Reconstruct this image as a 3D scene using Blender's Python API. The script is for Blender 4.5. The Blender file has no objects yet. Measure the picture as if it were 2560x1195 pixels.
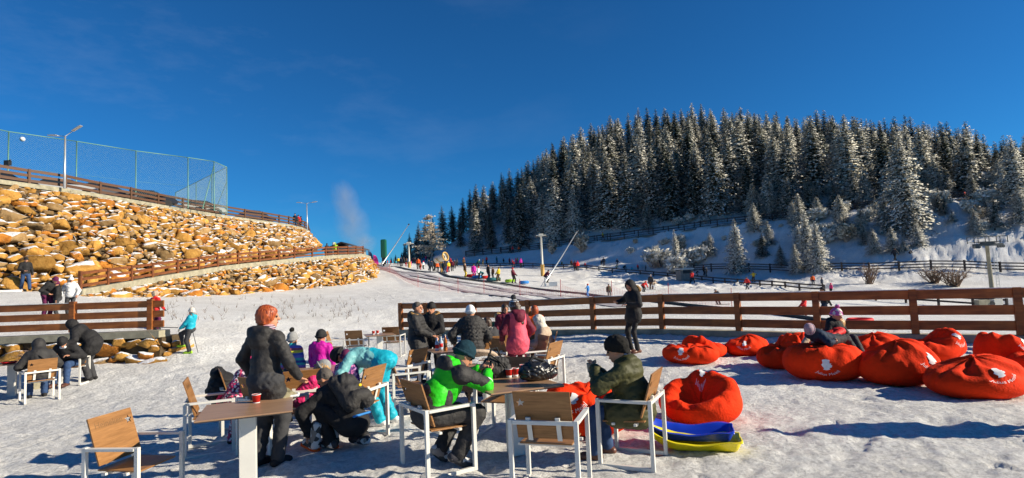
import bpy, bmesh, math, random
import numpy as np
from mathutils import Vector, Matrix

random.seed(7); np.random.seed(7)
SC = bpy.context.scene
COL = SC.collection
R = math.radians

# ------------------------------------------------------------------ camera
FPX, HC, PITCH, ROLL = 1440.0, 1.85, R(4.19), 0.042
cam_d = bpy.data.cameras.new('camera'); cam = bpy.data.objects.new('camera', cam_d); COL.objects.link(cam)
cam_d.sensor_width = 36; cam_d.lens = 36*FPX/2560; cam_d.clip_start = .1; cam_d.clip_end = 6000
FW = np.array([0, math.cos(PITCH), math.sin(PITCH)]); R0 = np.array([1., 0, 0]); U0 = np.array([0, -math.sin(PITCH), math.cos(PITCH)])
RT = math.cos(ROLL)*R0 - math.sin(ROLL)*U0
UP = math.sin(ROLL)*R0 + math.cos(ROLL)*U0
m = Matrix(((RT[0], UP[0], -FW[0], 0), (RT[1], UP[1], -FW[1], 0), (RT[2], UP[2], -FW[2], HC), (0, 0, 0, 1)))
cam.matrix_world = m
SC.camera = cam

# ------------------------------------------------------------------ sky, sun, exposure
SUN_AZ, SUN_EL = R(-9), R(24)          # azimuth from +X towards +Y
sdir = Vector((math.cos(SUN_EL)*math.cos(SUN_AZ), math.cos(SUN_EL)*math.sin(SUN_AZ), math.sin(SUN_EL)))
W = bpy.data.worlds.new('World'); SC.world = W; W.use_nodes = True
nt = W.node_tree; nt.nodes.clear()
out = nt.nodes.new('ShaderNodeOutputWorld'); bg = nt.nodes.new('ShaderNodeBackground'); bg.inputs[1].default_value = .1
sky = nt.nodes.new('ShaderNodeTexSky'); sky.sky_type = 'NISHITA'; sky.sun_disc = False
sky.sun_elevation = SUN_EL; sky.sun_rotation = math.pi/2 - SUN_AZ
sky.altitude = 1400; sky.air_density = 1.0; sky.dust_density = .25; sky.ozone_density = 3.5
tint = nt.nodes.new('ShaderNodeMixRGB'); tint.blend_type = 'MULTIPLY'; tint.inputs[0].default_value = 1; tint.inputs[2].default_value = (.105, .44, .70, 1)
tc = nt.nodes.new('ShaderNodeTexCoord'); mp = nt.nodes.new('ShaderNodeMapping'); mp.inputs['Scale'].default_value = (1.2, 1.2, 3.4)
mp.inputs['Rotation'].default_value = (0, .5, .3)
nz = nt.nodes.new('ShaderNodeTexNoise'); nz.inputs['Scale'].default_value = 2.1; nz.inputs['Detail'].default_value = 8; nz.inputs['Roughness'].default_value = .62
rp = nt.nodes.new('ShaderNodeValToRGB'); rp.color_ramp.elements[0].position = .5; rp.color_ramp.elements[1].position = .9
rp.color_ramp.elements[1].color = (.22, .22, .22, 1)
sx = nt.nodes.new('ShaderNodeSeparateXYZ'); mr = nt.nodes.new('ShaderNodeMapRange')
mr.inputs[1].default_value = .25; mr.inputs[2].default_value = -.5; mr.inputs[3].default_value = 0; mr.inputs[4].default_value = 1
mu = nt.nodes.new('ShaderNodeMath'); mu.operation = 'MULTIPLY'
mx = nt.nodes.new('ShaderNodeMixRGB'); mx.inputs[2].default_value = (3.2, 4.0, 5.2, 1)
L = nt.links.new
L(sky.outputs[0], tint.inputs[1]); L(tc.outputs['Generated'], mp.inputs[0]); L(mp.outputs[0], nz.inputs['Vector']); L(nz.outputs['Fac'], rp.inputs[0])
L(tc.outputs['Generated'], sx.inputs[0]); L(sx.outputs['X'], mr.inputs[0]); L(mr.outputs[0], mu.inputs[0]); L(rp.outputs[0], mu.inputs[1])
L(mu.outputs[0], mx.inputs[0]); L(tint.outputs[0], mx.inputs[1]); L(mx.outputs[0], bg.inputs[0]); L(bg.outputs[0], out.inputs[0])
sl = bpy.data.lights.new('sun', 'SUN'); sl.energy = 5.0; sl.angle = R(.5); sl.color = (1, .90, .71)
so = bpy.data.objects.new('sun', sl); COL.objects.link(so); so.rotation_euler = sdir.to_track_quat('Z', 'Y').to_euler()
SC.view_settings.view_transform = 'Standard'; SC.view_settings.look = 'None'; SC.view_settings.exposure = .64; SC.view_settings.gamma = 1
SC.cycles.use_denoising = True
SC.cycles.max_bounces = 6; SC.cycles.diffuse_bounces = 3; SC.cycles.glossy_bounces = 2; SC.cycles.transparent_max_bounces = 8; SC.cycles.volume_bounces = 1

# ------------------------------------------------------------------ picture <-> world
def ray(px, py):
    return FW + (px-1280)/FPX*RT + (597.5-py)/FPX*UP
def pt(px, py, d):                      # world point on the sight line at ground distance d
    r = ray(px, py); return np.array([0, 0, HC]) + r*(d/r[1])
def xat(px, d, z=0):                    # world x of column px at distance d, height z
    lo, hi = -200.0, 1400.0
    for _ in range(3):
        pass
    # solve py so that pt().z == z
    py = 700.0
    for _ in range(6):
        p = pt(px, py, d); py += (p[2]-z)*FPX/d
    return pt(px, py, d)[0]
def proj(p):
    v = np.array(p)-np.array([0, 0, HC]); w = v@FW
    return 1280+FPX*(v@RT)/w, 597.5-FPX*(v@UP)/w

# ------------------------------------------------------------------ noise helpers
def vnoise(x, y, seed=0):
    xi = np.floor(x).astype(np.int64); yi = np.floor(y).astype(np.int64); fx = x-xi; fy = y-yi
    fx = fx*fx*(3-2*fx); fy = fy*fy*(3-2*fy)
    def h(a, b):
        n = (a*374761393 + b*668265263 + seed*974634777) & 0x7fffffff
        n = ((n ^ (n >> 13))*1274126177) & 0x7fffffff
        return ((n ^ (n >> 16)) & 0xffff)/65535.0
    return (h(xi, yi)*(1-fx)+h(xi+1, yi)*fx)*(1-fy)+(h(xi, yi+1)*(1-fx)+h(xi+1, yi+1)*fx)*fy - .5
def fbm(x, y, o=4, seed=0):
    s = 0; a = 1.0
    for i in range(o):
        s = s + a*vnoise(x*2**i, y*2**i, seed+i); a *= .5
    return s

# ------------------------------------------------------------------ terrain height
class RBF:
    def __init__(s, P, lam=1e-3):
        P = np.array(P, float); s.c = P[:, :2]; n = len(P)
        d = np.linalg.norm(s.c[:, None]-s.c[None], axis=2); A = np.zeros((n+3, n+3))
        A[:n, :n] = d + lam*np.eye(n); A[:n, n] = 1; A[:n, n+1:] = s.c; A[n, :n] = 1; A[n+1:, :n] = s.c.T
        s.w = np.linalg.solve(A, np.concatenate([P[:, 2], [0, 0, 0]]))
    def __call__(s, x, y):
        x = np.asarray(x, float); y = np.asarray(y, float); sh = x.shape; x = x.ravel(); y = y.ravel(); o = np.empty(len(x)); n = len(s.c)
        for i in range(0, len(x), 20000):
            a = x[i:i+20000]; b = y[i:i+20000]
            o[i:i+20000] = np.hypot(a[:, None]-s.c[:, 0], b[:, None]-s.c[:, 1])@s.w[:n] + s.w[n]+s.w[n+1]*a+s.w[n+2]*b
        return o.reshape(sh)
TER = RBF([(3,5,0),(8,5,0),(8,12,0),(3,12,0),(3,17,0),(12,12,0),(22,10,0),(-4,5.5,-.17),(-4,3,-.2),(-3.9,7.2,-.10),(-2.3,13,-.28),(-4,17.5,-.26),(-4.4,22.3,-.08),(-7,22,-.1),(-2.62,6.15,-.02),(-10.3,12.3,-.3),
           (-8,8,-.2),(-12.2,16.6,-.05),(-17,16,0),(-9,17,-.2),(-14,10,-.3),(0,6,0),(0,12,-.12),(0,20,-.08),(-1,8,-.05),(0,-20,0),(20,-20,0),(-20,-20,-.1),(3,0,0)], .5)
SKYL = [(1035,575),(1100,520),(1190,460),(1260,430),(1330,385),(1420,330),(1480,310),(1545,285),(1600,270),(1730,265),(1860,268),(1980,278),(2130,275),(2200,290),(2330,300),(2430,308),(2500,345),(2560,325),(2800,330)]
DCR = [(1035,150),(1190,165),(1400,175),(1700,165),(2000,150),(2300,125),(2560,108),(2800,100)]
def lerp(tab, x):
    a = np.array(tab, float); return float(np.interp(x, a[:, 0], a[:, 1]))
UPC = [(px, py, d) for px, py, d in [
    (1100,735,45),(1300,742,38),(1600,752,34),(1900,780,30),(2065,797,34),(2300,818,26),(2530,832,22),(1870,725,64),(1630,725,68),(2200,747,60),(2500,765,55),
    (1365,706,75),(1283,710,68),(1100,682,75),(1000,668,100),(940,656,125),(1200,654,130),(1400,660,112),(1600,667,101),(1740,676,94),(1900,700,80),
    (2200,682,72),(2200,721,61),(2500,727,58),(2500,682,66),(2700,682,63),(2000,677,81),(1850,676,87),(1170,652,132),(1300,655,121),
    (1100,642,158),(1035,650,160),(900,652,140),(800,660,150),
    (560,736,45),(300,750,31),(430,745,37),(750,722,54),(900,703,64),(935,688,72),(700,762,36),(850,745,42),(980,770,31),(478,845,17.7),(620,800,24),(600,862,17.5),
    (60,730,29.6),(120,793,22),(0,795,22.5),(-300,800,22),(200,798,21.5),(-200,735,31),(380,800,22)]]
UPP = [tuple(pt(*c)) for c in UPC]
UPP += [(-13,18.2,.62),(-16,18.2,.66),(-20,18.2,.7),(-11.5,18.6,.55),(-5,27,-.1),(-1,24.5,-.15),(4,20,-.35),(8,16.5,-.5),(12,14.5,-.7),(17,12,-.8),(30,8,-.8),(-8.6,18,.1)]
for px, sy in SKYL:
    d = lerp(DCR, px); p = pt(px, sy, d); hh = 9+4*min(1, max(0, (px-1035)/300))
    UPP.append((p[0], p[1], p[2]-hh)); UPP.append((p[0]*1.25, p[1]*1.25, p[2]-hh-1)); UPP.append((p[0]*1.9, p[1]*1.9, p[2]-hh-9))
UPP += [(-60,60,8.6),(-80,100,9),(-40,130,6),(-20,200,4),(-100,200,8),(-60,300,0),(20,400,0),(-45,38,4),(-60,20,1)]
PATHP = [(1165, 641, 142), (1300, 628, 130), (1400, 616, 121), (1600, 591, 110), (1800, 565, 101), (2000, 544, 94), (2200, 519, 88), (2400, 499, 84), (2560, 485, 81), (2700, 475, 79)]
pth = [Vector(pt(*c)) for c in PATHP]
for a, b in zip(pth, pth[1:]):
    for k in range(4):
        q = a.lerp(b, k/4); UPP.append((q.x, q.y, q.z)); UPP.append((q.x*1.035, q.y+4.2, q.z+.6)); UPP.append((q.x*1.08, q.y+9, q.z+3.2))
UPP += [(-7,22.5,-.1),(-6,26,.0),(-8.5,21,.05)]
UPF = RBF(UPP, .02)
YB = [(-60,17.8),(-11.5,17.8),(-10.9,17.9),(-9.5,18.2),(-7,20.8),(-4.4,22.3),(-1.15,20.7),(1.5,18.95),(3.9,17.5),(7.25,14.5),(10,12.9),(10.9,12.3),(15,9.6),(40,-6)]
WB = [(-60,.15),(-11.5,.15),(-10.2,3),(-7,5),(-4.8,1.5),(-3.8,.6),(40,.6)]
def ground(x, y, detail=False):
    x = np.asarray(x, float); y = np.asarray(y, float)
    yb = np.interp(x, [a for a, b in YB], [b for a, b in YB]); w = np.interp(x, [a for a, b in WB], [b for a, b in WB])
    t = np.clip((y-yb+w*.5)/w, 0, 1); t = t*t*(3-2*t)
    z = TER(x, y)*(1-t)
    m = t > 0
    if m.ndim == 0:
        if m: z = z + float(UPF(np.array([x]), np.array([y]))[0])*t
    else:
        zz = np.zeros_like(z); zz[m] = UPF(x[m], y[m]); z = z + zz*t
    # snow heaped against the low wall and along the foot of the curbs
    z = z + .10*np.exp(-((y-yb+.35)/.35)**2)*(x > -4.0)*(1-t)
    return z
def size_word(h): return 'tall' if h > 14 else 'middling' if h > 10.5 else 'small'
def gz(x, y): return float(ground(np.array([x]), np.array([y]))[0])
def ghit(px, py, d0=3.0, d1=260.0):     # first ground point on the sight line
    ds = d0*(d1/d0)**np.linspace(0, 1, 700); r = ray(px, py)
    P = np.array([0, 0, HC])[None]+r[None]*(ds/r[1])[:, None]
    g = ground(P[:, 0], P[:, 1]); k = np.argmax(P[:, 2] < g)
    if P[k, 2] >= g[k]: return None
    return np.array([P[k, 0], P[k, 1], g[k]])
def at(px, d):                          # ground point in column px at distance d
    z = 0
    for _ in range(4):
        x = xat(px, d, z); z = gz(x, d)
    return Vector((x, d, z))

# ------------------------------------------------------------------ object helpers
def tag(o, label=None, cat=None, group=None, kind=None):
    if label: o['label'] = label
    if cat: o['category'] = cat
    if group: o['group'] = group
    if kind: o['kind'] = kind
    return o
def empty(name, label, cat, loc=(0, 0, 0), rz=0, group=None, scale=1):
    o = bpy.data.objects.new(name, None); COL.objects.link(o); o.location = loc; o.rotation_euler = (0, 0, rz); o.scale = (scale,)*3
    o.empty_display_size = .1
    return tag(o, label, cat, group)
def mesh_np(name, V, F, mat, parent=None, smooth=False):
    me = bpy.data.meshes.new(name); V = np.asarray(V, float)
    if isinstance(F, np.ndarray):
        n, k = F.shape; me.vertices.add(len(V)); me.vertices.foreach_set('co', V.astype(np.float32).ravel())
        me.loops.add(n*k); me.loops.foreach_set('vertex_index', F.astype(np.int32).ravel())
        me.polygons.add(n); me.polygons.foreach_set('loop_start', np.arange(0, n*k, k, dtype=np.int32))
        me.update(calc_edges=True)
    else:
        me.from_pydata([tuple(v) for v in V], [], F); me.update()
    if smooth: me.polygons.foreach_set('use_smooth', np.ones(len(me.polygons), bool))
    if mat: me.materials.append(mat)
    o = bpy.data.objects.new(name, me); COL.objects.link(o)
    if parent: o.parent = parent
    return o
class MB:                               # collects simple solids into one mesh
    def __init__(s): s.V = []; s.F = []
    def add(s, V, F):
        n = len(s.V); s.V += [tuple(v) for v in V]; s.F += [tuple(i+n for i in f) for f in F]; return s
    def box(s, c, size, rot=None, taper=1.0):
        hx, hy, hz = [q/2 for q in size]; V = []
        for z, k in ((-hz, 1), (hz, taper)):
            for x, y in ((-hx, -hy), (hx, -hy), (hx, hy), (-hx, hy)): V.append(Vector((x*k, y*k, z)))
        if rot is not None: V = [rot@v for v in V]
        V = [v+Vector(c) for v in V]
        return s.add(V, [(3, 2, 1, 0), (4, 5, 6, 7), (0, 1, 5, 4), (1, 2, 6, 5), (2, 3, 7, 6), (3, 0, 4, 7)])
    def bar(s, a, b, w, h=None, up=(0, 0, 1), w2=None):   # rectangular bar from a to b
        a = Vector(a); b = Vector(b); d = (b-a).normalized(); u = Vector(up)
        if abs(d.dot(u)) > .98: u = Vector((0, 1, 0))
        sd = d.cross(u).normalized(); u = sd.cross(d); h = h or w; V = []
        for p, k in ((a, 1), (b, (w2 or w)/w)):
            for x, y in ((-1, -1), (1, -1), (1, 1), (-1, 1)): V.append(p+sd*(x*w/2*k)+u*(y*h/2*k))
        return s.add(V, [(0, 1, 2, 3), (7, 6, 5, 4), (0, 4, 5, 1), (1, 5, 6, 2), (2, 6, 7, 3), (3, 7, 4, 0)])
    def tube(s, pts, r, n=8, cap=True):
        pts = [Vector(p) for p in pts]; rs = r if isinstance(r, (list, tuple)) else [r]*len(pts); V = []; F = []
        for i, p in enumerate(pts):
            d = (pts[min(i+1, len(pts)-1)]-pts[max(i-1, 0)]).normalized(); u = Vector((0, 0, 1)) if abs(d.z) < .9 else Vector((1, 0, 0))
            a = d.cross(u).normalized(); b = d.cross(a)
            for k in range(n): t = 2*math.pi*k/n; V.append(p+(a*math.cos(t)+b*math.sin(t))*rs[i])
        for i in range(len(pts)-1):
            for k in range(n): F.append((i*n+k, i*n+(k+1) % n, (i+1)*n+(k+1) % n, (i+1)*n+k))
        if cap: F.append(tuple(range(n))); F.append(tuple(reversed([(len(pts)-1)*n+k for k in range(n)])))
        return s.add(V, F)
    def lathe(s, prof, c=(0, 0, 0), n=20):
        V = []; F = []; m_ = len(prof)
        for r, z in prof:
            for k in range(n): t = 2*math.pi*k/n; V.append((c[0]+r*math.cos(t), c[1]+r*math.sin(t), c[2]+z))
        for i in range(m_-1):
            for k in range(n): F.append((i*n+k, i*n+(k+1) % n, (i+1)*n+(k+1) % n, (i+1)*n+k))
        F.append(tuple(reversed(range(n)))); F.append(tuple((m_-1)*n+k for k in range(n)))
        return s.add(V, F)
    def build(s, name, mat, parent=None, smooth=False, bevel=0):
        o = mesh_np(name, s.V, s.F, mat, parent, smooth)
        if bevel:
            b = o.modifiers.new('bevel', 'BEVEL'); b.width = bevel; b.segments = 2; b.limit_method = 'ANGLE'
        return o
def copy_tree(o, parent=None):
    c = o.copy(); COL.objects.link(c); c.parent = parent
    for ch in list(o.children): copy_tree(ch, c)
    return c

# ------------------------------------------------------------------ materials
MATS = {}
def new_mat(name):
    m_ = bpy.data.materials.new(name); m_.use_nodes = True; n = m_.node_tree; b = n.nodes['Principled BSDF']; return m_, n, b
def N(n, t, **kw):
    x = n.nodes.new('ShaderNode'+t)
    for k, v in kw.items():
        if k in x.inputs: x.inputs[k].default_value = v
        else: setattr(x, k, v)
    return x
def mat(name, col, rough=.6, var=.15, scale=8, bump=0, bscale=30, metal=0, sheen=0, spec=.5):
    """one base colour with slight mottling and a fine bump"""
    key = (name,)
    if key in MATS: return MATS[key]
    m_, n, b = new_mat(name); l = n.links.new
    t = N(n, 'TexCoord'); no = N(n, 'TexNoise', Scale=scale, Detail=4.0, Roughness=.6); l(t.outputs['Object'], no.inputs['Vector'])
    r_ = N(n, 'ValToRGB'); c = np.array(col)
    r_.color_ramp.elements[0].position = .3; r_.color_ramp.elements[1].position = .7
    r_.color_ramp.elements[0].color = (*np.clip(c*(1-var), 0, 1), 1); r_.color_ramp.elements[1].color = (*np.clip(c*(1+var), 0, 1), 1)
    l(no.outputs['Fac'], r_.inputs[0]); l(r_.outputs[0], b.inputs['Base Color'])
    b.inputs['Roughness'].default_value = rough; b.inputs['Metallic'].default_value = metal; b.inputs['Specular IOR Level'].default_value = spec
    if sheen: b.inputs['Sheen Weight'].default_value = sheen
    if bump:
        n2 = N(n, 'TexNoise', Scale=bscale, Detail=5.0); l(t.outputs['Object'], n2.inputs['Vector'])
        bu = N(n, 'Bump', Strength=bump, Distance=.02); l(n2.outputs['Fac'], bu.inputs['Height']); l(bu.outputs[0], b.inputs['Normal'])
    MATS[key] = m_
    return m_
def wood(name, c1, c2, rough=.5, axis=0, scale=6, spec=.4, knots=False):
    m_, n, b = new_mat(name); l = n.links.new; t = N(n, 'TexCoord'); mp_ = N(n, 'Mapping')
    s = [scale*2.2]*3; s[axis] = scale*.16; mp_.inputs['Scale'].default_value = s
    l(t.outputs['Object'], mp_.inputs[0]); no = N(n, 'TexNoise', Scale=2.0, Detail=7.0, Roughness=.65, Distortion=.6); l(mp_.outputs[0], no.inputs['Vector'])
    r_ = N(n, 'ValToRGB'); r_.color_ramp.elements[0].position = .32; r_.color_ramp.elements[1].position = .68
    r_.color_ramp.elements[0].color = (*c1, 1); r_.color_ramp.elements[1].color = (*c2, 1)
    l(no.outputs['Fac'], r_.inputs[0])
    if knots:
        n3 = N(n, 'TexNoise', Scale=1.7, Detail=3.0); l(t.outputs['Object'], n3.inputs['Vector']); r3 = N(n, 'ValToRGB')
        r3.color_ramp.elements[0].position = .35; r3.color_ramp.elements[0].color = (.45, .42, .4, 1); r3.color_ramp.elements[1].position = .6; r3.color_ramp.elements[1].color = (1, 1, 1, 1)
        l(n3.outputs['Fac'], r3.inputs[0]); mm = N(n, 'MixRGB', blend_type='MULTIPLY'); mm.inputs[0].default_value = .8
        l(r_.outputs[0], mm.inputs[1]); l(r3.outputs[0], mm.inputs[2]); l(mm.outputs[0], b.inputs['Base Color'])
    else: l(r_.outputs[0], b.inputs['Base Color'])
    b.inputs['Roughness'].default_value = rough; b.inputs['Specular IOR Level'].default_value = spec
    bu = N(n, 'Bump', Strength=.15, Distance=.01); l(no.outputs['Fac'], bu.inputs['Height']); l(bu.outputs[0], b.inputs['Normal'])
    return m_
def snow_mat(name='snow', dirt=.12, bs=1.0):
    m_, n, b = new_mat(name); l = n.links.new; g = N(n, 'NewGeometry')
    n1 = N(n, 'TexNoise', Scale=.35, Detail=6.0, Roughness=.65); l(g.outputs['Position'], n1.inputs['Vector'])
    r_ = N(n, 'ValToRGB'); r_.color_ramp.elements[0].position = .3; r_.color_ramp.elements[1].position = .65
    r_.color_ramp.elements[0].color = (.82-dirt, .80-dirt, .77-dirt, 1); r_.color_ramp.elements[1].color = (.87, .86, .84, 1); l(n1.outputs['Fac'], r_.inputs[0])
    # trodden, gritty snow: fine grey specks
    n2 = N(n, 'TexNoise', Scale=15.0, Detail=8.0, Roughness=.85); l(g.outputs['Position'], n2.inputs['Vector'])
    r2 = N(n, 'ValToRGB'); r2.color_ramp.elements[0].position = .34; r2.color_ramp.elements[0].color = (.42, .41, .40, 1); r2.color_ramp.elements[1].position = .56; r2.color_ramp.elements[1].color = (1, 1, 1, 1)
    l(n2.outputs['Fac'], r2.inputs[0]); mm = N(n, 'MixRGB', blend_type='MULTIPLY'); mm.inputs[0].default_value = .8*bs
    l(r_.outputs[0], mm.inputs[1]); l(r2.outputs[0], mm.inputs[2]); l(mm.outputs[0], b.inputs['Base Color'])
    b.inputs['Roughness'].default_value = .75; b.inputs['Specular IOR Level'].default_value = .25
    a = N(n, 'TexNoise', Scale=5.0, Detail=10.0, Roughness=.8); l(g.outputs['Position'], a.inputs['Vector'])
    b1 = N(n, 'Bump', Strength=.75*bs, Distance=.12); l(a.outputs['Fac'], b1.inputs['Height'])
    c = N(n, 'TexVoronoi', Scale=14.0); l(g.outputs['Position'], c.inputs['Vector'])
    b2 = N(n, 'Bump', Strength=.35*bs, Distance=.04); l(c.outputs['Distance'], b2.inputs['Height']); l(b1.outputs[0], b2.inputs['Normal']); l(b2.outputs[0], b.inputs['Normal'])
    return m_
def snowy(name, c1, c2, thr=.55, soft=.15, scale=3, cov=1.0, rough=.85, bump=.5, bscale=6, attr=False):
    """stone or bark or needles with snow lying on what faces up"""
    m_, n, b = new_mat(name); l = n.links.new; g = N(n, 'NewGeometry')
    n1 = N(n, 'TexNoise', Scale=scale, Detail=6.0, Roughness=.7); l(g.outputs['Position'], n1.inputs['Vector'])
    r_ = N(n, 'ValToRGB'); r_.color_ramp.elements[0].position = .3; r_.color_ramp.elements[1].position = .7
    r_.color_ramp.elements[0].color = (*c1, 1); r_.color_ramp.elements[1].color = (*c2, 1); l(n1.outputs['Fac'], r_.inputs[0]); base = r_.outputs[0]
    if attr:
        at_ = N(n, 'Attribute', attribute_name='shade'); mm = N(n, 'MixRGB', blend_type='MULTIPLY'); mm.inputs[0].default_value = 1
        l(base, mm.inputs[1]); l(at_.outputs['Color'], mm.inputs[2]); base = mm.outputs[0]
    sp = N(n, 'SeparateXYZ'); l(g.outputs['Normal'], sp.inputs[0])
    n2 = N(n, 'TexNoise', Scale=scale*.35, Detail=3.0); l(g.outputs['Position'], n2.inputs['Vector'])
    ad = N(n, 'Math', operation='MULTIPLY_ADD'); l(n2.outputs['Fac'], ad.inputs[0]); ad.inputs[1].default_value = .9; l(sp.outputs['Z'], ad.inputs[2])
    mr_ = N(n, 'MapRange'); mr_.inputs[1].default_value = thr+.45; mr_.inputs[2].default_value = thr+.45+soft; mr_.inputs[4].default_value = cov; l(ad.outputs[0], mr_.inputs[0])
    mxx = N(n, 'MixRGB'); mxx.inputs[2].default_value = (.85, .85, .87, 1); l(mr_.outputs[0], mxx.inputs[0]); l(base, mxx.inputs[1]); l(mxx.outputs[0], b.inputs['Base Color'])
    b.inputs['Roughness'].default_value = rough; b.inputs['Specular IOR Level'].default_value = .2
    if bump:
        n3 = N(n, 'TexNoise', Scale=bscale, Detail=7.0, Roughness=.7); l(g.outputs['Position'], n3.inputs['Vector'])
        bu = N(n, 'Bump', Strength=bump, Distance=.15); l(n3.outputs['Fac'], bu.inputs['Height']); l(bu.outputs[0], b.inputs['Normal'])
    return m_
M_SNOW = snow_mat()
M_ROCK = snowy('ochre_stone', (.31, .135, .022), (.62, .34, .085), .74, .08, 2.2, bump=.9, bscale=5, attr=True)
M_CONC = mat('concrete', (.30, .27, .19), .9, .3, 3, .5, 25)
M_FENCE = wood('stained_timber', (.20, .055, .010), (.44, .145, .028), .55, 0, 3.5, knots=True)
M_FENCEB = wood('dark_stained_timber', (.06, .028, .014), (.13, .06, .03), .6, 0, 3)
M_FENCED = wood('weathered_dark_timber', (.018, .014, .014), (.05, .035, .03), .7, 0, 3)
M_PLANK = wood('light_laminate', (.19, .085, .026), (.36, .175, .062), .45, 1, 9)
M_TOP = wood('table_laminate', (.26, .15, .085), (.40, .24, .14), .35, 0, 8, .5)
M_EDGE = mat('dark_edge', (.03, .022, .018), .6)
M_WHITE = mat('white_painted_metal', (.66, .64, .59), .35, .05, 5, .05, 60)
M_BACKING = mat('gap_filling_rubble', (.07, .045, .02), .95, .4, 6, .8, 10)
# ================================================================== the setting
def build_ground():
    ys = [-60, -35, -20, -12, -7, -4, -2, -.5, .8, 1.8] + list(2.5*(600/2.5)**np.linspace(0, 1, 600))
    us = np.linspace(-1.3, 1.3, 900); Y, Uu = np.meshgrid(np.array(ys), us, indexing='ij'); X = Uu*(np.abs(Y)+7.5)
    Z = ground(X, Y)
    near = np.clip((40-Y)/30, 0, 1)*(Y > 1)
    Z = Z + near*(.06*np.abs(fbm(X*3.1, Y*3.1, 4, 3)) + .03*fbm(X*.6, Y*.6, 3, 9) - .12*np.clip(fbm(X*2.9, Y*2.9, 2, 31)-.26, 0, 1))
    # trodden holes, more to the left of the terrace end and at the foot of the walls
    rough = np.exp(-((X+8)/4.5)**2)*np.exp(-((Y-19)/7)**2)*.9+np.exp(-((Y-46)/16)**2)*np.exp(-((X+3)/12)**2)*1.2
    Z = Z + rough*(.09*fbm(X*1.7, Y*1.7, 4, 21))
    far = np.clip((Y-40)/30, 0, 1); bank = np.clip((X-0)/20, 0, 1)*np.clip((Y-62)/8, 0, 1)
    Z = Z + far*bank*(.6*fbm(X*.35, Y*.35, 4, 5)+.45*np.abs(fbm(X*1.1, Y*.8, 3, 41))) + far*.12*fbm(X*.2, Y*.2, 3, 6)
    yb = np.interp(X, [a for a, b in YB], [b for a, b in YB])
    Z = Z + .12*np.clip(fbm(X*1.3, Y*1.3, 3, 11), 0, 1)*np.exp(-((Y-yb+.5)/.4)**2)*(X > -4)
    # boot prints trodden into the terrace and the path
    rg = np.random.default_rng(8); ysa = np.array(ys)
    for _ in range(2600):
        py_ = rg.uniform(4.2, 17) if rg.random() < .8 else rg.uniform(17, 26); px_ = rg.normal()*5.5-1 if rg.random() < .7 else rg.uniform(-13, 11)
        r0, r1 = np.searchsorted(ysa, [py_-.22, py_+.22]); w_ = abs(py_)+7.5; c0 = int((px_/w_-.03+1.3)/2.6*900); c1 = int((px_/w_+.03+1.3)/2.6*900)+2
        if c0 < 0 or c1 > 900 or r1 <= r0: continue
        xx = X[r0:r1, c0:c1]-px_; yy = Y[r0:r1, c0:c1]-py_; an = rg.uniform(0, 6.28); u_ = xx*math.cos(an)+yy*math.sin(an); v_ = -xx*math.sin(an)+yy*math.cos(an); q_ = (u_/.16)**2+(v_/.062)**2
        Z[r0:r1, c0:c1] += rg.uniform(.006, .014)*(-np.exp(-q_**2)+.55*np.exp(-(q_-1.7)**2*2.2))
    n, k = Y.shape; i = np.arange(n*k).reshape(n, k)
    F = np.stack([i[:-1, :-1], i[:-1, 1:], i[1:, 1:], i[1:, :-1]], -1).reshape(-1, 4)
    o = mesh_np('snow_ground', np.stack([X, Y, Z], -1).reshape(-1, 3), F, M_SNOW, smooth=True); tag(o, kind='structure')
build_ground()

def ribbon(name, path, width, mat_, lift=.03, thick=0, kind='structure', step=2.0, label=None, cat=None, group=None):
    """a strip of the given width following the ground along screen-free world points"""
    P = [Vector(p) for p in path]; Q = []
    for a, b in zip(P, P[1:]):
        n = max(1, int((b-a).length/step)); Q += [a.lerp(b, i/n) for i in range(n)]
    Q.append(P[-1]); V = []; F = []
    for i, q in enumerate(Q):
        d = (Q[min(i+1, len(Q)-1)]-Q[max(i-1, 0)]); d.z = 0; d.normalize(); s = Vector((-d.y, d.x, 0))
        for k in (-1, -.33, .33, 1):
            p = q+s*k*width/2; V.append((p.x, p.y, gz(p.x, p.y)+lift))
    for i in range(len(Q)-1):
        for k in range(3): a = i*4+k; F.append((a, a+4, a+5, a+1))
    o = mesh_np(name, V, F, mat_, smooth=True)
    if thick:
        sd = o.modifiers.new('thick', 'SOLIDIFY'); sd.thickness = thick; sd.offset = 1
    tag(o, label, cat, group, kind); return o

# ---------------- boulders
def hull_rock(rng, k=15):
    bm = bmesh.new(); ax = np.array([1, rng.uniform(.6, .9), rng.uniform(.5, .85)])
    for _ in range(k):
        v = rng.normal(size=3); v /= np.linalg.norm(v); v = np.sign(v)*np.abs(v)**.7; bm.verts.new(Vector(v*ax*rng.uniform(.85, 1.05)))
    g = bmesh.ops.convex_hull(bm, input=bm.verts); dele = [e for e in g['geom_interior'] if isinstance(e, bmesh.types.BMVert)]
    if dele: bmesh.ops.delete(bm, geom=dele, context='VERTS')
    bmesh.ops.bevel(bm, geom=list(bm.edges), offset=.07, segments=1, affect='EDGES', profile=.5)
    bmesh.ops.triangulate(bm, faces=bm.faces); bmesh.ops.subdivide_edges(bm, edges=[e for e in bm.edges if e.calc_length() > .5], cuts=1, use_grid_fill=False)
    bmesh.ops.triangulate(bm, faces=bm.faces)
    bm.verts.index_update(); V = np.array([v.co[:] for v in bm.verts]); V += rng.normal(size=V.shape)*.022
    F = np.array([[v.index for v in f.verts] for f in bm.faces]); bm.free(); return V, F
_rng = np.random.default_rng(3)
ROCKS = [hull_rock(_rng, int(_rng.integers(12, 20))) for _ in range(26)]
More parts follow.
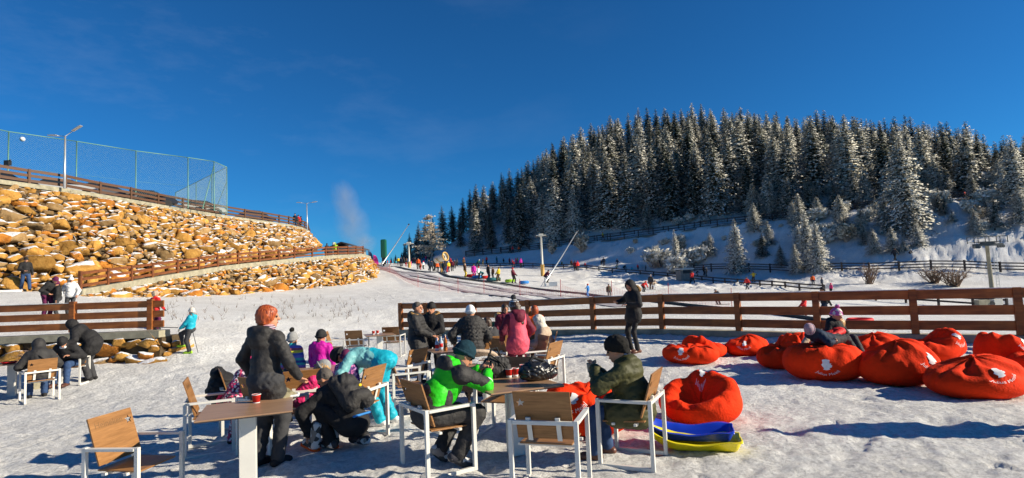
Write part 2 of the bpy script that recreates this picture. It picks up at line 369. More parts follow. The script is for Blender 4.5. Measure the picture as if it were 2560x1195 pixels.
def rand_rot(rng, tilt=.5):
    a = rng.uniform(0, 6.283); b = rng.normal()*tilt; c = rng.normal()*tilt
    return np.array(Matrix.Rotation(b, 3, 'X')@Matrix.Rotation(c, 3, 'Y')@Matrix.Rotation(a, 3, 'Z'))
def boulder_wall(label, top, bot, coping_h, size=(.35, .8), seed=1, courses=1.0, coping_d=.45, fill=True):
    """top/bot: lists of world points along the wall (same count)"""
    rng = np.random.default_rng(seed); top = [Vector(p) for p in top]; bot = [Vector(p) for p in bot]
    root = empty('stone_retaining_wall', label, 'stone wall', bot[0])
    seg = [(top[i+1]-top[i]).length for i in range(len(top)-1)]; cum = np.concatenate([[0], np.cumsum(seg)])
    T = np.array([p[:] for p in top]); B = np.array([p[:] for p in bot])
    def P(s, t):
        tt = np.array([np.interp(s, cum, T[:, k]) for k in range(3)]); bb = np.array([np.interp(s, cum, B[:, k]) for k in range(3)]); return bb+(tt-bb)*t
    VV = []; FF = []; CC = []; n0 = 0; placed = []
    H = max((T-B)[:, 2]); area = cum[-1]*np.mean(np.linalg.norm(T-B, axis=1)); tries = int(area/(size[0]*size[1])*12)
    for q in range(tries):
        s = rng.uniform(0, cum[-1]); t = rng.uniform(-.03, 1.0); p = P(s, t); h = np.linalg.norm(P(s, 1)-P(s, 0))
        sc = size[0]+(size[1]-size[0])*rng.random()**1.7*(1.15-t*.7)
        if q > tries*.55: sc = size[0]*rng.uniform(.6, 1.1)
        if t*h+sc*.7 > h: sc = min(sc, size[0]*1.1); t = min(t, 1-sc*.55/h); p = P(s, t)
        if placed:
            A = np.array(placed[-1400:]); d = np.linalg.norm((A[:, :3]-p)*np.array([1, 1, 1.35]), axis=1)
            if np.any(d < (A[:, 3]+sc)*.57): continue
        placed.append((*p, sc)); V, F = ROCKS[rng.integers(len(ROCKS))]
        e = P(min(s+.3, cum[-1]), t)-P(max(s-.3, 0), t); e[2] *= .3; e /= np.linalg.norm(e)+1e-9; nrm = np.array([e[1], -e[0], 0]); nrm /= np.linalg.norm(nrm); u = np.cross(nrm, e)
        Bs = np.stack([e*1.12, nrm*.75, -u*.82 if u[2] < 0 else u*.82], 1)
        Vt = (V@rand_rot(rng, .35).T*sc*rng.uniform(.9, 1.15, 3))@Bs.T + p + nrm*rng.uniform(-.08, .12)*sc
        VV.append(Vt); FF.append(F+n0); n0 += len(V)
        g = rng.random(); tone = np.array([1, 1, 1])*rng.uniform(.55, 1.3) if g < .6 else np.array([.75, .9, 1.7])*rng.uniform(.6, 1.15) if g < .85 else np.array([1.15, .85, .6])*rng.uniform(.6, 1.0)
        CC.append(np.tile(tone, (len(V), 1)))
    V = np.concatenate(VV); F = np.concatenate(FF); C_ = np.concatenate(CC)
    o = mesh_np('boulders', V, F, M_ROCK, root); o.data.transform(Matrix.Translation(-bot[0]))
    at_ = o.data.attributes.new('shade', 'FLOAT_COLOR', 'POINT'); at_.data.foreach_set('color', np.c_[C_, np.ones(len(C_))].astype(np.float32).ravel())
    # rubble packing behind the boulders and the earth fill
    mbk = []; fs = []; S = np.linspace(0, cum[-1], 60)
    for s in S:
        a = P(s, 0); b = P(s, 1); e = P(min(s+.3, cum[-1]), .5)-P(max(s-.3, 0), .5); nn = np.array([e[1], -e[0], 0]); nn /= np.linalg.norm(nn)
        mbk += [a-nn*size[0]*.15-[0, 0, .6], b-nn*size[0]*.15, b-nn*1.1, a-nn*(1.1+.0)-[0, 0, .6]]
    for i in range(len(S)-1):
        for k in range(4): fs.append((i*4+k, i*4+(k+1) % 4, (i+1)*4+(k+1) % 4, (i+1)*4+k))
    fs += [(0, 1, 2, 3), tuple((len(S)-1)*4+k for k in (3, 2, 1, 0))]
    if fill: mesh_np('rubble_fill', np.array(mbk)-np.array(bot[0]), fs, M_BACKING, root)
    # concrete coping beam
    if coping_h:
        V = []; F = []
        for i, p in enumerate(top):
            d = (top[min(i+1, len(top)-1)]-top[max(i-1, 0)]); d.z = 0; d.normalize(); nn = Vector((d.y, -d.x, 0))
            for a, z in ((.12, 0), (.12, coping_h), (-coping_d, coping_h), (-coping_d, 0)): V.append(p+nn*a+Vector((0, 0, z))-bot[0])
        for i in range(len(top)-1):
            for k in range(4): F.append((i*4+k, i*4+(k+1) % 4, (i+1)*4+(k+1) % 4, (i+1)*4+k))
        F += [(0, 1, 2, 3), tuple((len(top)-1)*4+k for k in (3, 2, 1, 0))]
        mesh_np('coping', V, F, M_CONC, root)
    return root

# ---------------- timber rail fences
def fence(label, P, heights=(.2, .55, .9), rail_h=.2, post_w=.15, post_h=1.05, rail_t=.05, mat_=None, snow=False, group=None, posts=None, per_span=True, ends=.0, caprail=False):
    P = [Vector(p) for p in P]; root = empty('rail_fence', label, 'fence', P[0], 0, group); M_ = mat_ or M_FENCE; base = P[0]
    for i, p in enumerate(P):
        d = P[min(i+1, len(P)-1)]-P[max(i-1, 0)]; a = math.atan2(d.y, d.x)
        MB().box((0, 0, post_h/2), (post_w, post_w*.9, post_h)).build('post', M_, root, bevel=.006).location = p-base
        root.children[-1].rotation_euler[2] = a
    for a, b in zip(P, P[1:]):
        d = b-a; L_ = d.length; u = d.normalized()
        for h in heights:
            o = MB().box((0, 0, 0), (L_-post_w*.98, rail_t, rail_h)).build('rail', M_, root, bevel=.005)
            o.location = (a+b)/2-base+Vector((0, 0, h)); o.rotation_euler = (random.uniform(-.01, .01), -math.asin(u.z), math.atan2(u.y, u.x))
            if snow and h == heights[-1]:
                s_ = MB().box((0, 0, 0), (L_-post_w, rail_t*1.4, .018)).build('snow_strip', M_SNOW, root); s_.location = o.location+Vector((0, 0, rail_h/2+.008)); s_.rotation_euler = o.rotation_euler
    return root
def far_fence(label, P, heights, rail_h, post_w, post_h, rail_t=.06, mat_=None, group=None):
    """distant fence: every post a part, each rail line a part"""
    P = [Vector(p) for p in P]; root = empty('rail_fence', label, 'fence', P[0], 0, group); base = P[0]; M_ = mat_ or M_FENCED
    proto = None
    for p in P:
        if proto is None: proto = MB().box((0, 0, post_h/2-.2), (post_w, post_w, post_h+.4)).build('post', M_, root); o = proto
        else: o = proto.copy(); COL.objects.link(o)
        o.location = p-base
    for h in heights:
        mb = MB()
        for a, b in zip(P, P[1:]): mb.bar(a-base+Vector((0, 0, h)), b-base+Vector((0, 0, h)), rail_t, rail_h)
        mb.build('rail', M_, root)
    return root

def resample(P, step):
    P = [Vector(p) for p in P]; out_ = [P[0]]; acc = 0
    for a, b in zip(P, P[1:]):
        L_ = (b-a).length; s = step-acc
        while s < L_: out_.append(a.lerp(b, s/L_)); s += step
        acc = L_-(s-step)
    return out_

# ---------------- terrace curb and fence on the right
FL = [(-4.4, 22.3), (-1.15, 20.7), (1.5, 18.95), (3.9, 17.5), (7.25, 14.5), (10.0, 12.9), (10.9, 12.3), (15, 9.6)]
def on_line(px, tab):                  # where column px crosses a plan polyline
    best = None
    for (x0, y0), (x1, y1) in zip(tab, tab[1:]):
        for k in range(41):
            t = k/40; x = x0+(x1-x0)*t; y = y0+(y1-y0)*t; q = proj((x, y, gz(x, y-.4)+.6))[0]
            if best is None or abs(q-px) < best[0]: best = (abs(q-px), x, y)
    return best[1], best[2]
PP = []
for px in (975, 1068, 1186, 1322, 1480, 1655, 1840, 2042, 2280, 2548): PP.append(on_line(px, FL))
PP = [FL[0]] + PP[1:]; PP += [(13.2, 10.8), (15, 9.6)]
def tz(x, y): return float(TER(np.array([x]), np.array([y]))[0])
curb = empty('terrace_curb', 'long weathered concrete curb under the fence along the right and back of the terrace', 'curb', (PP[0][0], PP[0][1], tz(*PP[0])))
V = []; F = []
for i, (x, y) in enumerate(PP):
    a = Vector(PP[min(i+1, len(PP)-1)])-Vector(PP[max(i-1, 0)]); a.normalize(); nn = Vector((a.y, -a.x)); z = tz(x, y)
    for o_, h in ((.16, -.15), (.15, .25), (-.2, .25), (-.21, -.3)): V.append((x+nn.x*o_-PP[0][0], y+nn.y*o_-PP[0][1], z+h-tz(*PP[0])))
for i in range(len(PP)-1):
    for k in range(4): F.append((i*4+k, i*4+(k+1) % 4, (i+1)*4+(k+1) % 4, (i+1)*4+k))
F += [(0, 1, 2, 3), tuple((len(PP)-1)*4+k for k in (3, 2, 1, 0))]
mesh_np('curb_beam', V, F, M_CONC, curb)
fence('long brown timber fence with three broad rails behind the red beanbags', [(x, y, tz(x, y)+.25) for x, y in PP], (.20, .54, .90), .21, .15, 1.02, snow=True)

# ---------------- left low wall, curb and fence
LX = [-24, -20.5, -17.9, xat(-30, 17.4, .6), xat(175, 17.4, .6), xat(371, 17.4, .6)]
LZ = [.74, .74, .73, .72, .70, .68]
LP = [Vector((x, 17.5, z+.17)) for x, z in zip(LX, LZ)]
fl = fence('short brown timber fence with three rails at the left edge above the low stone wall', LP, (.17, .47, .77), .20, .16, .92, snow=True)
e = LP[-1]
for h in (.17, .47, .77):               # rails run on past the last post
    o = MB().box((.24, 0, 0), (.33, .05, .2)).build('rail', M_FENCE, fl, bevel=.005); o.location = e-LP[0]+Vector((0, 0, h))
lx1 = xat(402, 17.4, .6)
top = [(x, 17.42, .62) for x in (-24, -20, -17, -14, lx1)]; bot = [(x, 17.05, -.3) for x in (-24, -20, -17, -14, lx1)]
lw = boulder_wall('low ochre stone wall under the short fence, behind the seated men on the left', top, bot, .20, (.28, .60), 5)
# wall end that turns back round the fence end
boulder_wall('end of the low stone wall turning back behind the last fence post', [(lx1, 17.5, .5), (lx1+.25, 18.0, .5), (lx1+.1, 18.7, .5)], [(lx1+.05, 17.4, -.3), (lx1+.5, 18.0, -.2), (lx1+.3, 18.8, 0)], 0, (.2, .38), 8, fill=False)

# ---------------- ramp wall (lower tier) with fence
RT_ = [(200, 737, 31), (380, 703, 38), (560, 664, 46.5), (740, 650, 56), (840, 641, 63), (908, 638, 70)]
RTOP = [Vector(pt(*c)) for c in [(200, 741, 31), (380, 708, 38), (560, 676, 46.5), (740, 655, 56), (840, 646, 63), (908, 643, 70), (925, 648, 78), (925, 652, 90)]]
RBOT = [Vector(pt(*c)) for c in [(230, 760, 30), (400, 753, 36.5), (560, 742, 44), (750, 727, 53), (880, 712, 60), (935, 692, 68), (942, 682, 76), (940, 672, 88)]]
for p in RBOT: p.z = min(p.z, gz(p.x, p.y))-.1
boulder_wall('lower tier of the ochre boulder wall under the sloping ramp fence', RTOP, RBOT, .38, (.3, 1.0), 11)
rf = [Vector((p.x, p.y, p.z+.36)) for p in RTOP[:6]]
rfP = [rf[0]]
for px in (260, 320, 380, 435, 488, 540, 590, 640, 690, 735, 778, 812, 844, 868, 889, 908):
    t = np.interp(px, [200, 380, 560, 740, 840, 908], range(6)); i = min(int(t), 4); rfP.append(rf[i].lerp(rf[i+1], t-i))
fence('brown timber fence climbing the ramp between the two tiers of boulders', rfP, (.2, .55, .88), .16, .16, 1.0, mat_=wood('sunlit_stained_timber', (.12, .035, .010), (.27, .085, .022), .6, 0, 3.5, knots=True))  # stain colour darkened to hold back the sunlight on this fence
MB().box((0, 0, .55), (.25, .25, 1.3)).build('post', M_FENCEB, fl)    # stub handled below
_o = fl.children[-1]; bpy.data.objects.remove(_o)
M_SNOWR = snow_mat('packed_snow', .2)
V = []; F = []
RIN = [Vector(pt(*c)) for c in [(190, 734, 35), (380, 700, 43), (560, 664, 51), (740, 640, 61), (830, 630, 68), (890, 630, 74), (900, 640, 82), (900, 645, 92)]]
for a, b in zip(RTOP, RIN):
    b.z = a.z+.34; n_ = Vector((a.x, a.y, a.z+.34)); V += [n_, b+(b-n_)*.3, b+(b-n_)*.3-Vector((0, 0, 3)), n_-Vector((0, 0, 3))]
for i in range(len(RIN)-1):
    for k in range(4): F.append((i*4+k, (i+1)*4+k, (i+1)*4+(k+1) % 4, i*4+(k+1) % 4))
F += [(0, 1, 2, 3), tuple((len(RIN)-1)*4+k for k in (3, 2, 1, 0))]
tag(mesh_np('ramp', V, F, M_SNOWR), kind='structure')

# ---------------- upper tier
ZT = 9.75
UT = [(-330, 42.0-10), (-160, 35), (0, 38), (163, 42), (327, 48), (450, 54), (564, 60.5), (653, 66), (720, 71), (753, 75), (772, 80), (775, 88), (765, 98)]
UTOP = [Vector((xat(px, d, ZT), d, ZT)) for px, d in UT]
UBc = [(-330, 760, 28), (-160, 740, 31), (0, 728, 33), (190, 705, 36), (360, 678, 42), (480, 662, 47), (590, 650, 53), (680, 640, 58), (745, 628, 64), (785, 618, 68), (795, 614, 74), (795, 610, 84), (788, 610, 95)]
UBOT = [Vector(pt(*c)) for c in UBc]
boulder_wall('tall upper ochre boulder wall with snow on its ledges, left of the picture', UTOP, UBOT, .3, (.34, 1.15), 17, coping_d=.6)
up = []
for px in (-330, -250, -170, -90, -5, 72, 163, 250, 327, 395, 457, 513, 565, 612, 656, 698, 722, 745, 762, 770):
    xs = [a for a, b in UT]; d = np.interp(px, xs[:11], [b for a, b in UT][:11]); up.append(Vector((xat(px, d, ZT+.3), d, ZT+.3)))
up += [UTOP[11]+Vector((0, 0, .3)), UTOP[12]+Vector((0, 0, .3))]
fence('dark brown timber fence along the road on top of the tall boulder wall', up, (.22, .58, .93), .2, .17, 1.05, mat_=M_FENCEB)
V = [tuple(p+Vector((0, .1, .2))) for p in UTOP]; n_ = len(V)
V2 = [(p.x*1.0-60-0*i, p.y+45, ZT+.2) for i, p in enumerate(UTOP)]
tag(mesh_np('upper_road', V+V2, [(i, i+1, n_+i+1, n_+i) for i in range(n_-1)], M_SNOWR), kind='structure')

# ---------------- pistes: conveyor, lanes
M_BELT = mat('conveyor_rubber', (.035, .042, .04), .6, .3, 4, .3, 20)
M_LANE = mat('dark_lane_snow', (.36, .33, .35), .8, .35, 1.2, .8, 3)  # mauve-grey strips, darker than the snow beside them
def gpath(pts): return [Vector(ghit(px, py, 14)) if ghit(px, py, 14) is not None else None for px, py in pts]
def clean(p): return [q for q in p if q is not None]
bp = clean(gpath([(935, 661), (1010, 672), (1120, 692), (1260, 711), (1460, 736), (1620, 754), (1800, 774), (1960, 790), (2250, 826)]))
ribbon('conveyor_belt', bp, .5, M_BELT, .02, .13, None, 2, 'long dark conveyor belt running up the nursery slope beside the sledging lanes', 'conveyor')
for k, (pa, w_) in enumerate([([(950, 668), (1040, 690), (1120, 703), (1260, 727), (1400, 748), (1560, 768)], 1.1), ([(945, 672), (1030, 698), (1120, 717), (1250, 740), (1350, 760)], .8), ([(930, 662), (1000, 680), (1100, 695), (1230, 716), (1420, 741), (1600, 764)], .7)]):
    q = clean(gpath(pa)); ribbon('sledging_lane', q, w_, M_LANE, .05+.012*k)

# ---------------- distant fences
FG = 'dark timber fences round the slopes'
def gh(px, py, d0=30): 
    q = ghit(px, py, d0); return Vector(q)
def line_fence(label, pts, step, *a, **k):
    P = resample([gh(*p) for p in pts], step); P = [Vector((p.x, p.y, gz(p.x, p.y))) for p in P]; return far_fence(label, P, *a, **k)
line_fence('dark two-rail fence crossing the middle of the piste from the crowd to the booth', [(1135, 667), (1300, 667), (1400, 672), (1500, 679), (1600, 688), (1700, 697), (1850, 713), (2000, 727), (2120, 737)], 2.6, (.35, .75), .16, .16, .85, group=FG)
line_fence('lower right two-rail dark fence partly hidden behind the timber terrace fence', [(2190, 752), (2300, 760), (2420, 768), (2560, 776)], 2.6, (.4, .85), .17, .16, 1.0, group=FG)
far_fence('straight dark three-rail fence right of the booth at the foot of the bank', [Vector((p.x, p.y, gz(p.x, p.y)+.1)) for p in resample([pt(1735, 675, 93), pt(1900, 679, 84), pt(2200, 682, 72), pt(2560, 682, 65), pt(2700, 682, 62)], 3.2)], (.3, .65, 1.0), .14, .17, 1.15, group=FG)
line = resample(pth, 3.0)
far_fence('long dark three-rail fence climbing the hillside below the wood', [Vector((p.x, p.y, gz(p.x, p.y)+.05)) for p in line], (.35, .75, 1.15), .13, .17, 1.3, group=FG)
M_PATH = mat('trodden_path', (.34, .27, .20), .9, .35, .8, .6, 5)
ribbon('hillside_path', [Vector((p.x, p.y+.2, 0)) for p in pth], 1.1, M_PATH, .12)
far_fence('second dark rail fence along the upper side of the hillside path', [Vector((p.x, p.y, gz(p.x, p.y)+.05)) for p in resample([Vector((p.x*1.03, p.y+3.4, 0)) for p in pth], 3.0)], (.45, .95), .12, .16, 1.1, group=FG)
# ================================================================== vegetation
def needle_mat(name, dark, frost_lo, frost_hi, amount):
    m_, n, b = new_mat(name); l = n.links.new; g = N(n, 'NewGeometry'); t = N(n, 'TexCoord')
    a = N(n, 'Attribute', attribute_name='frost')
    n1 = N(n, 'TexNoise', Scale=1.6, Detail=5.0, Roughness=.7); l(g.outputs['Position'], n1.inputs['Vector'])
    ad = N(n, 'Math', operation='ADD'); l(a.outputs['Fac'], ad.inputs[0]); l(n1.outputs['Fac'], ad.inputs[1])
    mr_ = N(n, 'MapRange'); mr_.inputs[1].default_value = 1.25-amount; mr_.inputs[2].default_value = 1.75-amount; l(ad.outputs[0], mr_.inputs[0])
    r_ = N(n, 'ValToRGB'); r_.color_ramp.elements[0].color = (*dark, 1); r_.color_ramp.elements[1].color = (*frost_hi, 1)
    e_ = r_.color_ramp.elements.new(.45); e_.color = (*frost_lo, 1)
    l(mr_.outputs[0], r_.inputs[0]); l(r_.outputs[0], b.inputs['Base Color']); b.inputs['Roughness'].default_value = .9; b.inputs['Specular IOR Level'].default_value = .1
    return m_
M_NEED = [needle_mat('spruce_needles', (.026, .038, .028), (.15, .16, .125), (.58, .56, .52), .68),
          needle_mat('frosted_needles', (.03, .042, .032), (.27, .27, .23), (.70, .68, .62), .80),
          needle_mat('dark_needles', (.018, .030, .022), (.08, .095, .075), (.42, .42, .40), .56)]
M_LARCH = needle_mat('frosted_larch_twigs', (.10, .075, .05), (.36, .30, .22), (.66, .58, .46), .62)
M_BARK = mat('bark', (.06, .045, .035), .95, .3, 4, .6, 20)
M_TWIG = mat('bare_twigs', (.20, .13, .085), .9, .3, 3)
M_TWIGF = mat('frosty_twigs', (.38, .31, .25), .9, .3, 3)
def spruce_mesh(seed, h=12.0, rad=2.4, dens=1.0, low=.04, open_=0.0, leaf=.34):
    rng = np.random.default_rng(seed); C_ = []; D_ = []; S_ = []; FR = []; z = h*.985
    lv = 0
    while z > h*low:
        f = 1-z/h; Rr = rad*(f**.82)*(1+.12*rng.normal())+.10; nb = int((3+8*min(1, f*2.2))*dens)
        a0 = rng.uniform(0, 6.28)
        for b in range(nb):
            a = a0+6.283*b/nb+rng.normal()*.25; Lb = Rr*rng.uniform(.62, 1.12)
            if rng.random() < open_: continue
            nc = max(2, int(Lb/(leaf*.62))); droop = rng.uniform(.25, .5)*(.4+f); lift = .35*(1-f)
            for c in range(nc):
                t = (c+.7)/nc; r = Lb*t; zz = z+r*lift-droop*r*t*.9+rng.normal()*.05
                side = rng.normal()*.16*Lb*(t*.8+.2)
                C_.append((r*math.cos(a)-side*math.sin(a), r*math.sin(a)+side*math.cos(a), zz))
                dv = np.array([math.cos(a+rng.normal()*.5), math.sin(a+rng.normal()*.5), -.35*droop*2+.2*rng.normal()]); D_.append(dv/np.linalg.norm(dv)); S_.append(leaf*rng.uniform(.65, 1.35)*(1-.35*t)*(.55+.6*min(1, f*3)))
                FR.append(.15+.55*t+rng.normal()*.12)
        z -= (.23+.16*f)*h/12/dens**.3; lv += 1
    C_ = np.array(C_); D_ = np.array(D_); S_ = np.array(S_)[:, None]; FR = np.array(FR); n = len(C_)
    upv = np.tile([0, 0, 1.], (n, 1))+rng.normal(size=(n, 3))*.35; sd = np.cross(D_, upv); sd /= np.linalg.norm(sd, axis=1)[:, None]; nn = np.cross(sd, D_)
    # each spray: a drooping roof-shaped tuft of three blades
    V = np.stack([C_-D_*S_*.5, C_+sd*S_*.42-nn*S_*.12, C_+D_*S_*.85-nn*S_*.10, C_-sd*S_*.42-nn*S_*.12, C_-nn*S_*.55+D_*S_*.25], 1).reshape(-1, 3)
    i = np.arange(n)*5; F = np.concatenate([np.stack([i, i+1, i+2], 1), np.stack([i, i+2, i+3], 1), np.stack([i, i+4, i+2], 1)])
    fr = np.stack([FR-.1, FR+.1, FR+.15, FR+.1, FR-.45], 1).ravel()
    # turn every blade to face outwards and give it a soft outward normal
    ow = C_.copy(); ow[:, 2] = 0; ow /= np.linalg.norm(ow, axis=1)[:, None]+1e-6; ow[:, 2] = .42; OW = np.repeat(ow, 5, 0)
    fn = np.cross(V[F[:, 1]]-V[F[:, 0]], V[F[:, 2]]-V[F[:, 0]]); bad = (fn*OW[F[:, 0]]).sum(1) < 0; F[bad] = F[bad][:, ::-1]
    NV = OW+rng.normal(size=OW.shape)*.38; NV /= np.linalg.norm(NV, axis=1)[:, None]
    return V, F, fr, h, NV
def make_conifer(name, label, cat, seed, mat_, h, rad, dens=1, low=.05, open_=0, leaf=.34, group=None):
    V, F, fr, h, NV = spruce_mesh(seed, h, rad, dens, low, open_, leaf)
    root = empty(name, label, cat, (0, 0, 0), 0, group)
    o = mesh_np('crown', V, F, mat_, root); a = o.data.attributes.new('frost', 'FLOAT', 'POINT'); a.data.foreach_set('value', fr.astype(np.float32)); o.data.polygons.foreach_set('use_smooth', np.ones(len(F), bool)); o.data.normals_split_custom_set_from_vertices(NV.tolist())
    t = MB().tube([(0, 0, -.6), (0, 0, h*.3), (0, 0, h*.93)], [h*.016, h*.012, h*.003], 7).build('trunk', M_BARK, root)
    return root
PROTO = []
GW = 'spruces of the wood on the hillside'
for k in range(9):
    mt = [0, 1, 0, 2, 1, 0, 2, 1, 0][k]
    r_ = make_conifer('spruce_tree', 'x', 'tree', 50+k, M_NEED[mt], 12, [2.7, 3.0, 2.4, 2.7, 3.3, 2.9, 2.3, 2.8, 3.2][k], [1.15, 1.2, 1.05, 1.15, 1.25, 1.1, 1.1, 1.15, 1.2][k], open_=.05, group=GW); PROTO.append((r_, mt))
used = [False]*len(PROTO)
def put(k, x, y, h, label, group=GW, wide=1.0, zoff=0):
    src, mt = PROTO[k]
    if not used[k]: o = src; used[k] = True
    else: o = copy_tree(src)
    s = h/12; o.location = (x, y, gz(x, y)-.1+zoff); o.scale = (s*wide, s*wide, s); o.rotation_euler = (random.gauss(0, .02), random.gauss(0, .02), random.uniform(0, 6.28))
    o['label'] = label; o['category'] = 'tree'
    if group: o['group'] = group
    elif 'group' in o: del o['group']
    return o
def zone(px, frac):
    hx = 'over the far path end' if px < 1180 else 'left of the lance tip' if px < 1320 else 'above the lance tip' if px < 1480 else 'above the cream pylon' if px < 1600 else 'left of centre' if px < 1720 else 'at the summit' if px < 1860 else 'right of the summit' if px < 2020 else 'above the twin spruces' if px < 2180 else 'behind the biggest spruce' if px < 2360 else 'by the right edge'
    vz = 'on the crest' if frac > .86 else 'high up' if frac > .62 else 'halfway up' if frac > .36 else 'lower down' if frac > .16 else 'in the front row'
    return vz+' '+hx
TONE = ['half-dusted', 'pale frosted', 'dark green']
# crest row
spots = []
px = 1040
while px < 2640:
    d = lerp(DCR, px)*random.uniform(.97, 1.03); tip = pt(px, lerp(SKYL, px)+random.uniform(-9, 16), d); x, y = tip[0], tip[1]; h = tip[2]-gz(x, y)
    spots.append((x, y, max(6, min(17, h)), 1.0)); px += random.uniform(17, 30)*(1.0 if px > 1300 else .9)
def pathy(x): 
    q = [(p.x, p.y) for p in pth]; return np.interp(x, [a for a, b in q], [b for a, b in q])
rngt = random.Random(5); tries = 0; grid = [(s[0], s[1]) for s in spots]
while len(spots) < 272 and tries < 60000:
    tries += 1; px = rngt.uniform(1060, 2680) if rngt.random() < .6 else rngt.uniform(1780, 2680); f = rngt.random(); dc = lerp(DCR, px)*.985; x0 = (px-1280)/1440
    dl = None; d = 70+f*(dc-70); x = x0*d; yp = float(pathy(x))
    off = 5.2
    if px < 1160: yp = 143
    if d < yp+off or d > dc-3: continue
    if any((x-a)**2+(d-b)**2 < (4.1+f*.9)**2 for a, b in grid): continue
    grid.append((x, d)); fr = (d-yp)/(dc-yp); spots.append((x, d, (rngt.uniform(10.5, 17) if fr > .12 else rngt.uniform(5, 11))*(1 if px > 1300 else .85), fr))
for i, (x, y, h, fr) in enumerate(spots):
    px = proj((x, y, gz(x, y)))[0]
    if fr < .999: h = max(4, min(h, pt(px, lerp(SKYL, px)+10, y)[2]-gz(x, y)))
    k = rngt.choice([0, 2, 3, 5, 6, 8] if px < 1350 else [0, 1, 2, 3, 4, 5, 6, 7, 8]); 
    if px < 1200: k = rngt.choice([3, 6, 2])
    put(k, x, y, h, '%s %s spruce %s' % (size_word(h), TONE[PROTO[k][1]], zone(px, fr)), wide=rngt.uniform(.95, 1.25)*(1.0 if h > 8 else 1.1))
# named single trees near and below the path
def put_px(k, px, ytop, yfoot, d, label, wide=1.0):
    p = pt(px, yfoot, d); h = (yfoot-ytop)*d/FPX; o = put(k, p[0], p[1], h, label, None, wide); o.location.z = min(gz(p[0], p[1]), p[2])-.1; o.scale[2] *= 1; return o
big = make_conifer('spruce_tree', 'x', 'tree', 91, M_NEED[1], 12, 3.6, 1.35, .02, .03, .30); PROTO.append((big, 1)); used.append(False); KB = len(PROTO)-1
put_px(KB, 2268, 318, 572, 80, 'biggest frosted spruce, standing alone in front of the wood between two stretches of path fence', 1.0)
put_px(KB, 2545, 330, 560, 78, 'broad frosted spruce cut by the right edge of the picture above the bank', .95)
put_px(4, 2012, 430, 585, 80, 'left and slimmer of the twin frosted spruces standing below the hillside path', .8)
put_px(KB, 2042, 478, 612, 77, 'right and broader of the twin frosted spruces standing below the hillside path', .95)
put_px(1, 1838, 482, 622, 86, 'pointed frosted spruce below the path, left of the twin spruces', 1.1)
put_px(7, 1690, 510, 622, 94, 'slender frosted spruce on the bank crossing the path fence', .8)
put_px(1, 1985, 545, 628, 79, 'small frosted spruce at the foot of the twin spruces', 1.3)
SG = None
for j, (px, yt, yf, d, k, lb, w_) in enumerate([
    (2185, 548, 618, 77, 1, 'leftmost of the row of small frosted firs on the open bank', 1.5), (2232, 560, 630, 76, 7, 'second small frosted fir from the left on the open bank', 1.6), (2300, 556, 632, 75, 4, 'cone-shaped small frosted fir at the right of the row on the open bank', 1.5),
    (2262, 590, 632, 75, 1, 'lowest and roundest little fir in the row on the open bank', 2.0), (2160, 540, 590, 80, 0, 'small dusted fir just behind the row on the open bank', 1.6), (2385, 520, 600, 78, 1, 'frosted fir above the big lift pylon', 1.6),
    (2440, 530, 618, 76, 7, 'bushy frosted fir directly behind the head of the big lift pylon', 1.7), (2500, 500, 575, 78, 3, 'dark fir below the path at the far right', 1.7), (2110, 505, 560, 84, 2, 'small dark fir touching the path fence right of the twin spruces', 1.5),
    (1775, 556, 618, 95, 7, 'pale bushy fir on the bank right of the slender spruce', 1.6), (1905, 560, 622, 88, 3, 'dark low fir between the pointed spruce and the twins', 1.7), (1950, 575, 630, 84, 0, 'low snow-dusted fir left of the twin spruces', 1.7), (2560, 500, 590, 78, 2, 'dark fir at the very right edge under the broad spruce', 1.5),
    (2350, 480, 560, 82, 8, 'dusted fir right beside the biggest spruce', 1.5), (2410, 450, 500, 90, 8, 'dusted fir standing just above the right stretch of path fence', 1.3), (2150, 470, 530, 90, 5, 'dusted fir above the path fence left of the biggest spruce', 1.2)]):
    put_px(k, px, yt, yf, d, lb, w_)
rf_ = random.Random(21); gridf = []; nf_ = 0
while nf_ < 40:
    px = rf_.uniform(1880, 2610); yp = float(np.interp(px, [c_[0] for c_ in PATHP], [c_[2] for c_ in PATHP])); d = yp+rf_.choice([rf_.uniform(-9, -1.5), rf_.uniform(2, 7), rf_.uniform(-5, -1.5)]); x = (px-1280)/1440*d
    if any((x-a)**2+(d-b)**2 < 2.6**2 for a, b in gridf): continue
    gridf.append((x, d)); nf_ += 1; h = rf_.uniform(2.6, 6.0) if d < yp else rf_.uniform(4, 8); k = rf_.choice([0, 1, 4, 7, 8, 5]); sd_ = 'above' if d > yp else 'below'
    put(k, x, d, h, '%s %s fir just %s the path fence, %s' % ('young' if h < 4.4 else 'half-grown', TONE[PROTO[k][1]], sd_, 'by the twin spruces' if px < 2100 else 'left of the biggest spruce' if px < 2240 else 'right of the biggest spruce' if px < 2400 else 'by the right edge'), 'small firs along the hillside path', 1.45)
# far small conifers on the left of the wood
for px, yt, yf, d, lb in [(989, 625, 652, 150, 'lone small dark spruce on the horizon left of the lift pylon'), (1004, 620, 652, 152, 'second lone dark spruce on the horizon, close to the first lift pylon'), (978, 632, 652, 150, 'smallest dark spruce on the horizon beside the tall green stele'), (1026, 577, 650, 158, 'dark spruce rising behind the far lift pylon'), (1047, 555, 650, 160, 'tall dark spruce left of the pale larch'), (1013, 600, 650, 160, 'dark spruce just left of the far lift pylon'), (1010, 622, 652, 155, 'short dark spruce behind the crowd')]:
    put_px(3, px, yt, yf, d, lb, 1.0)
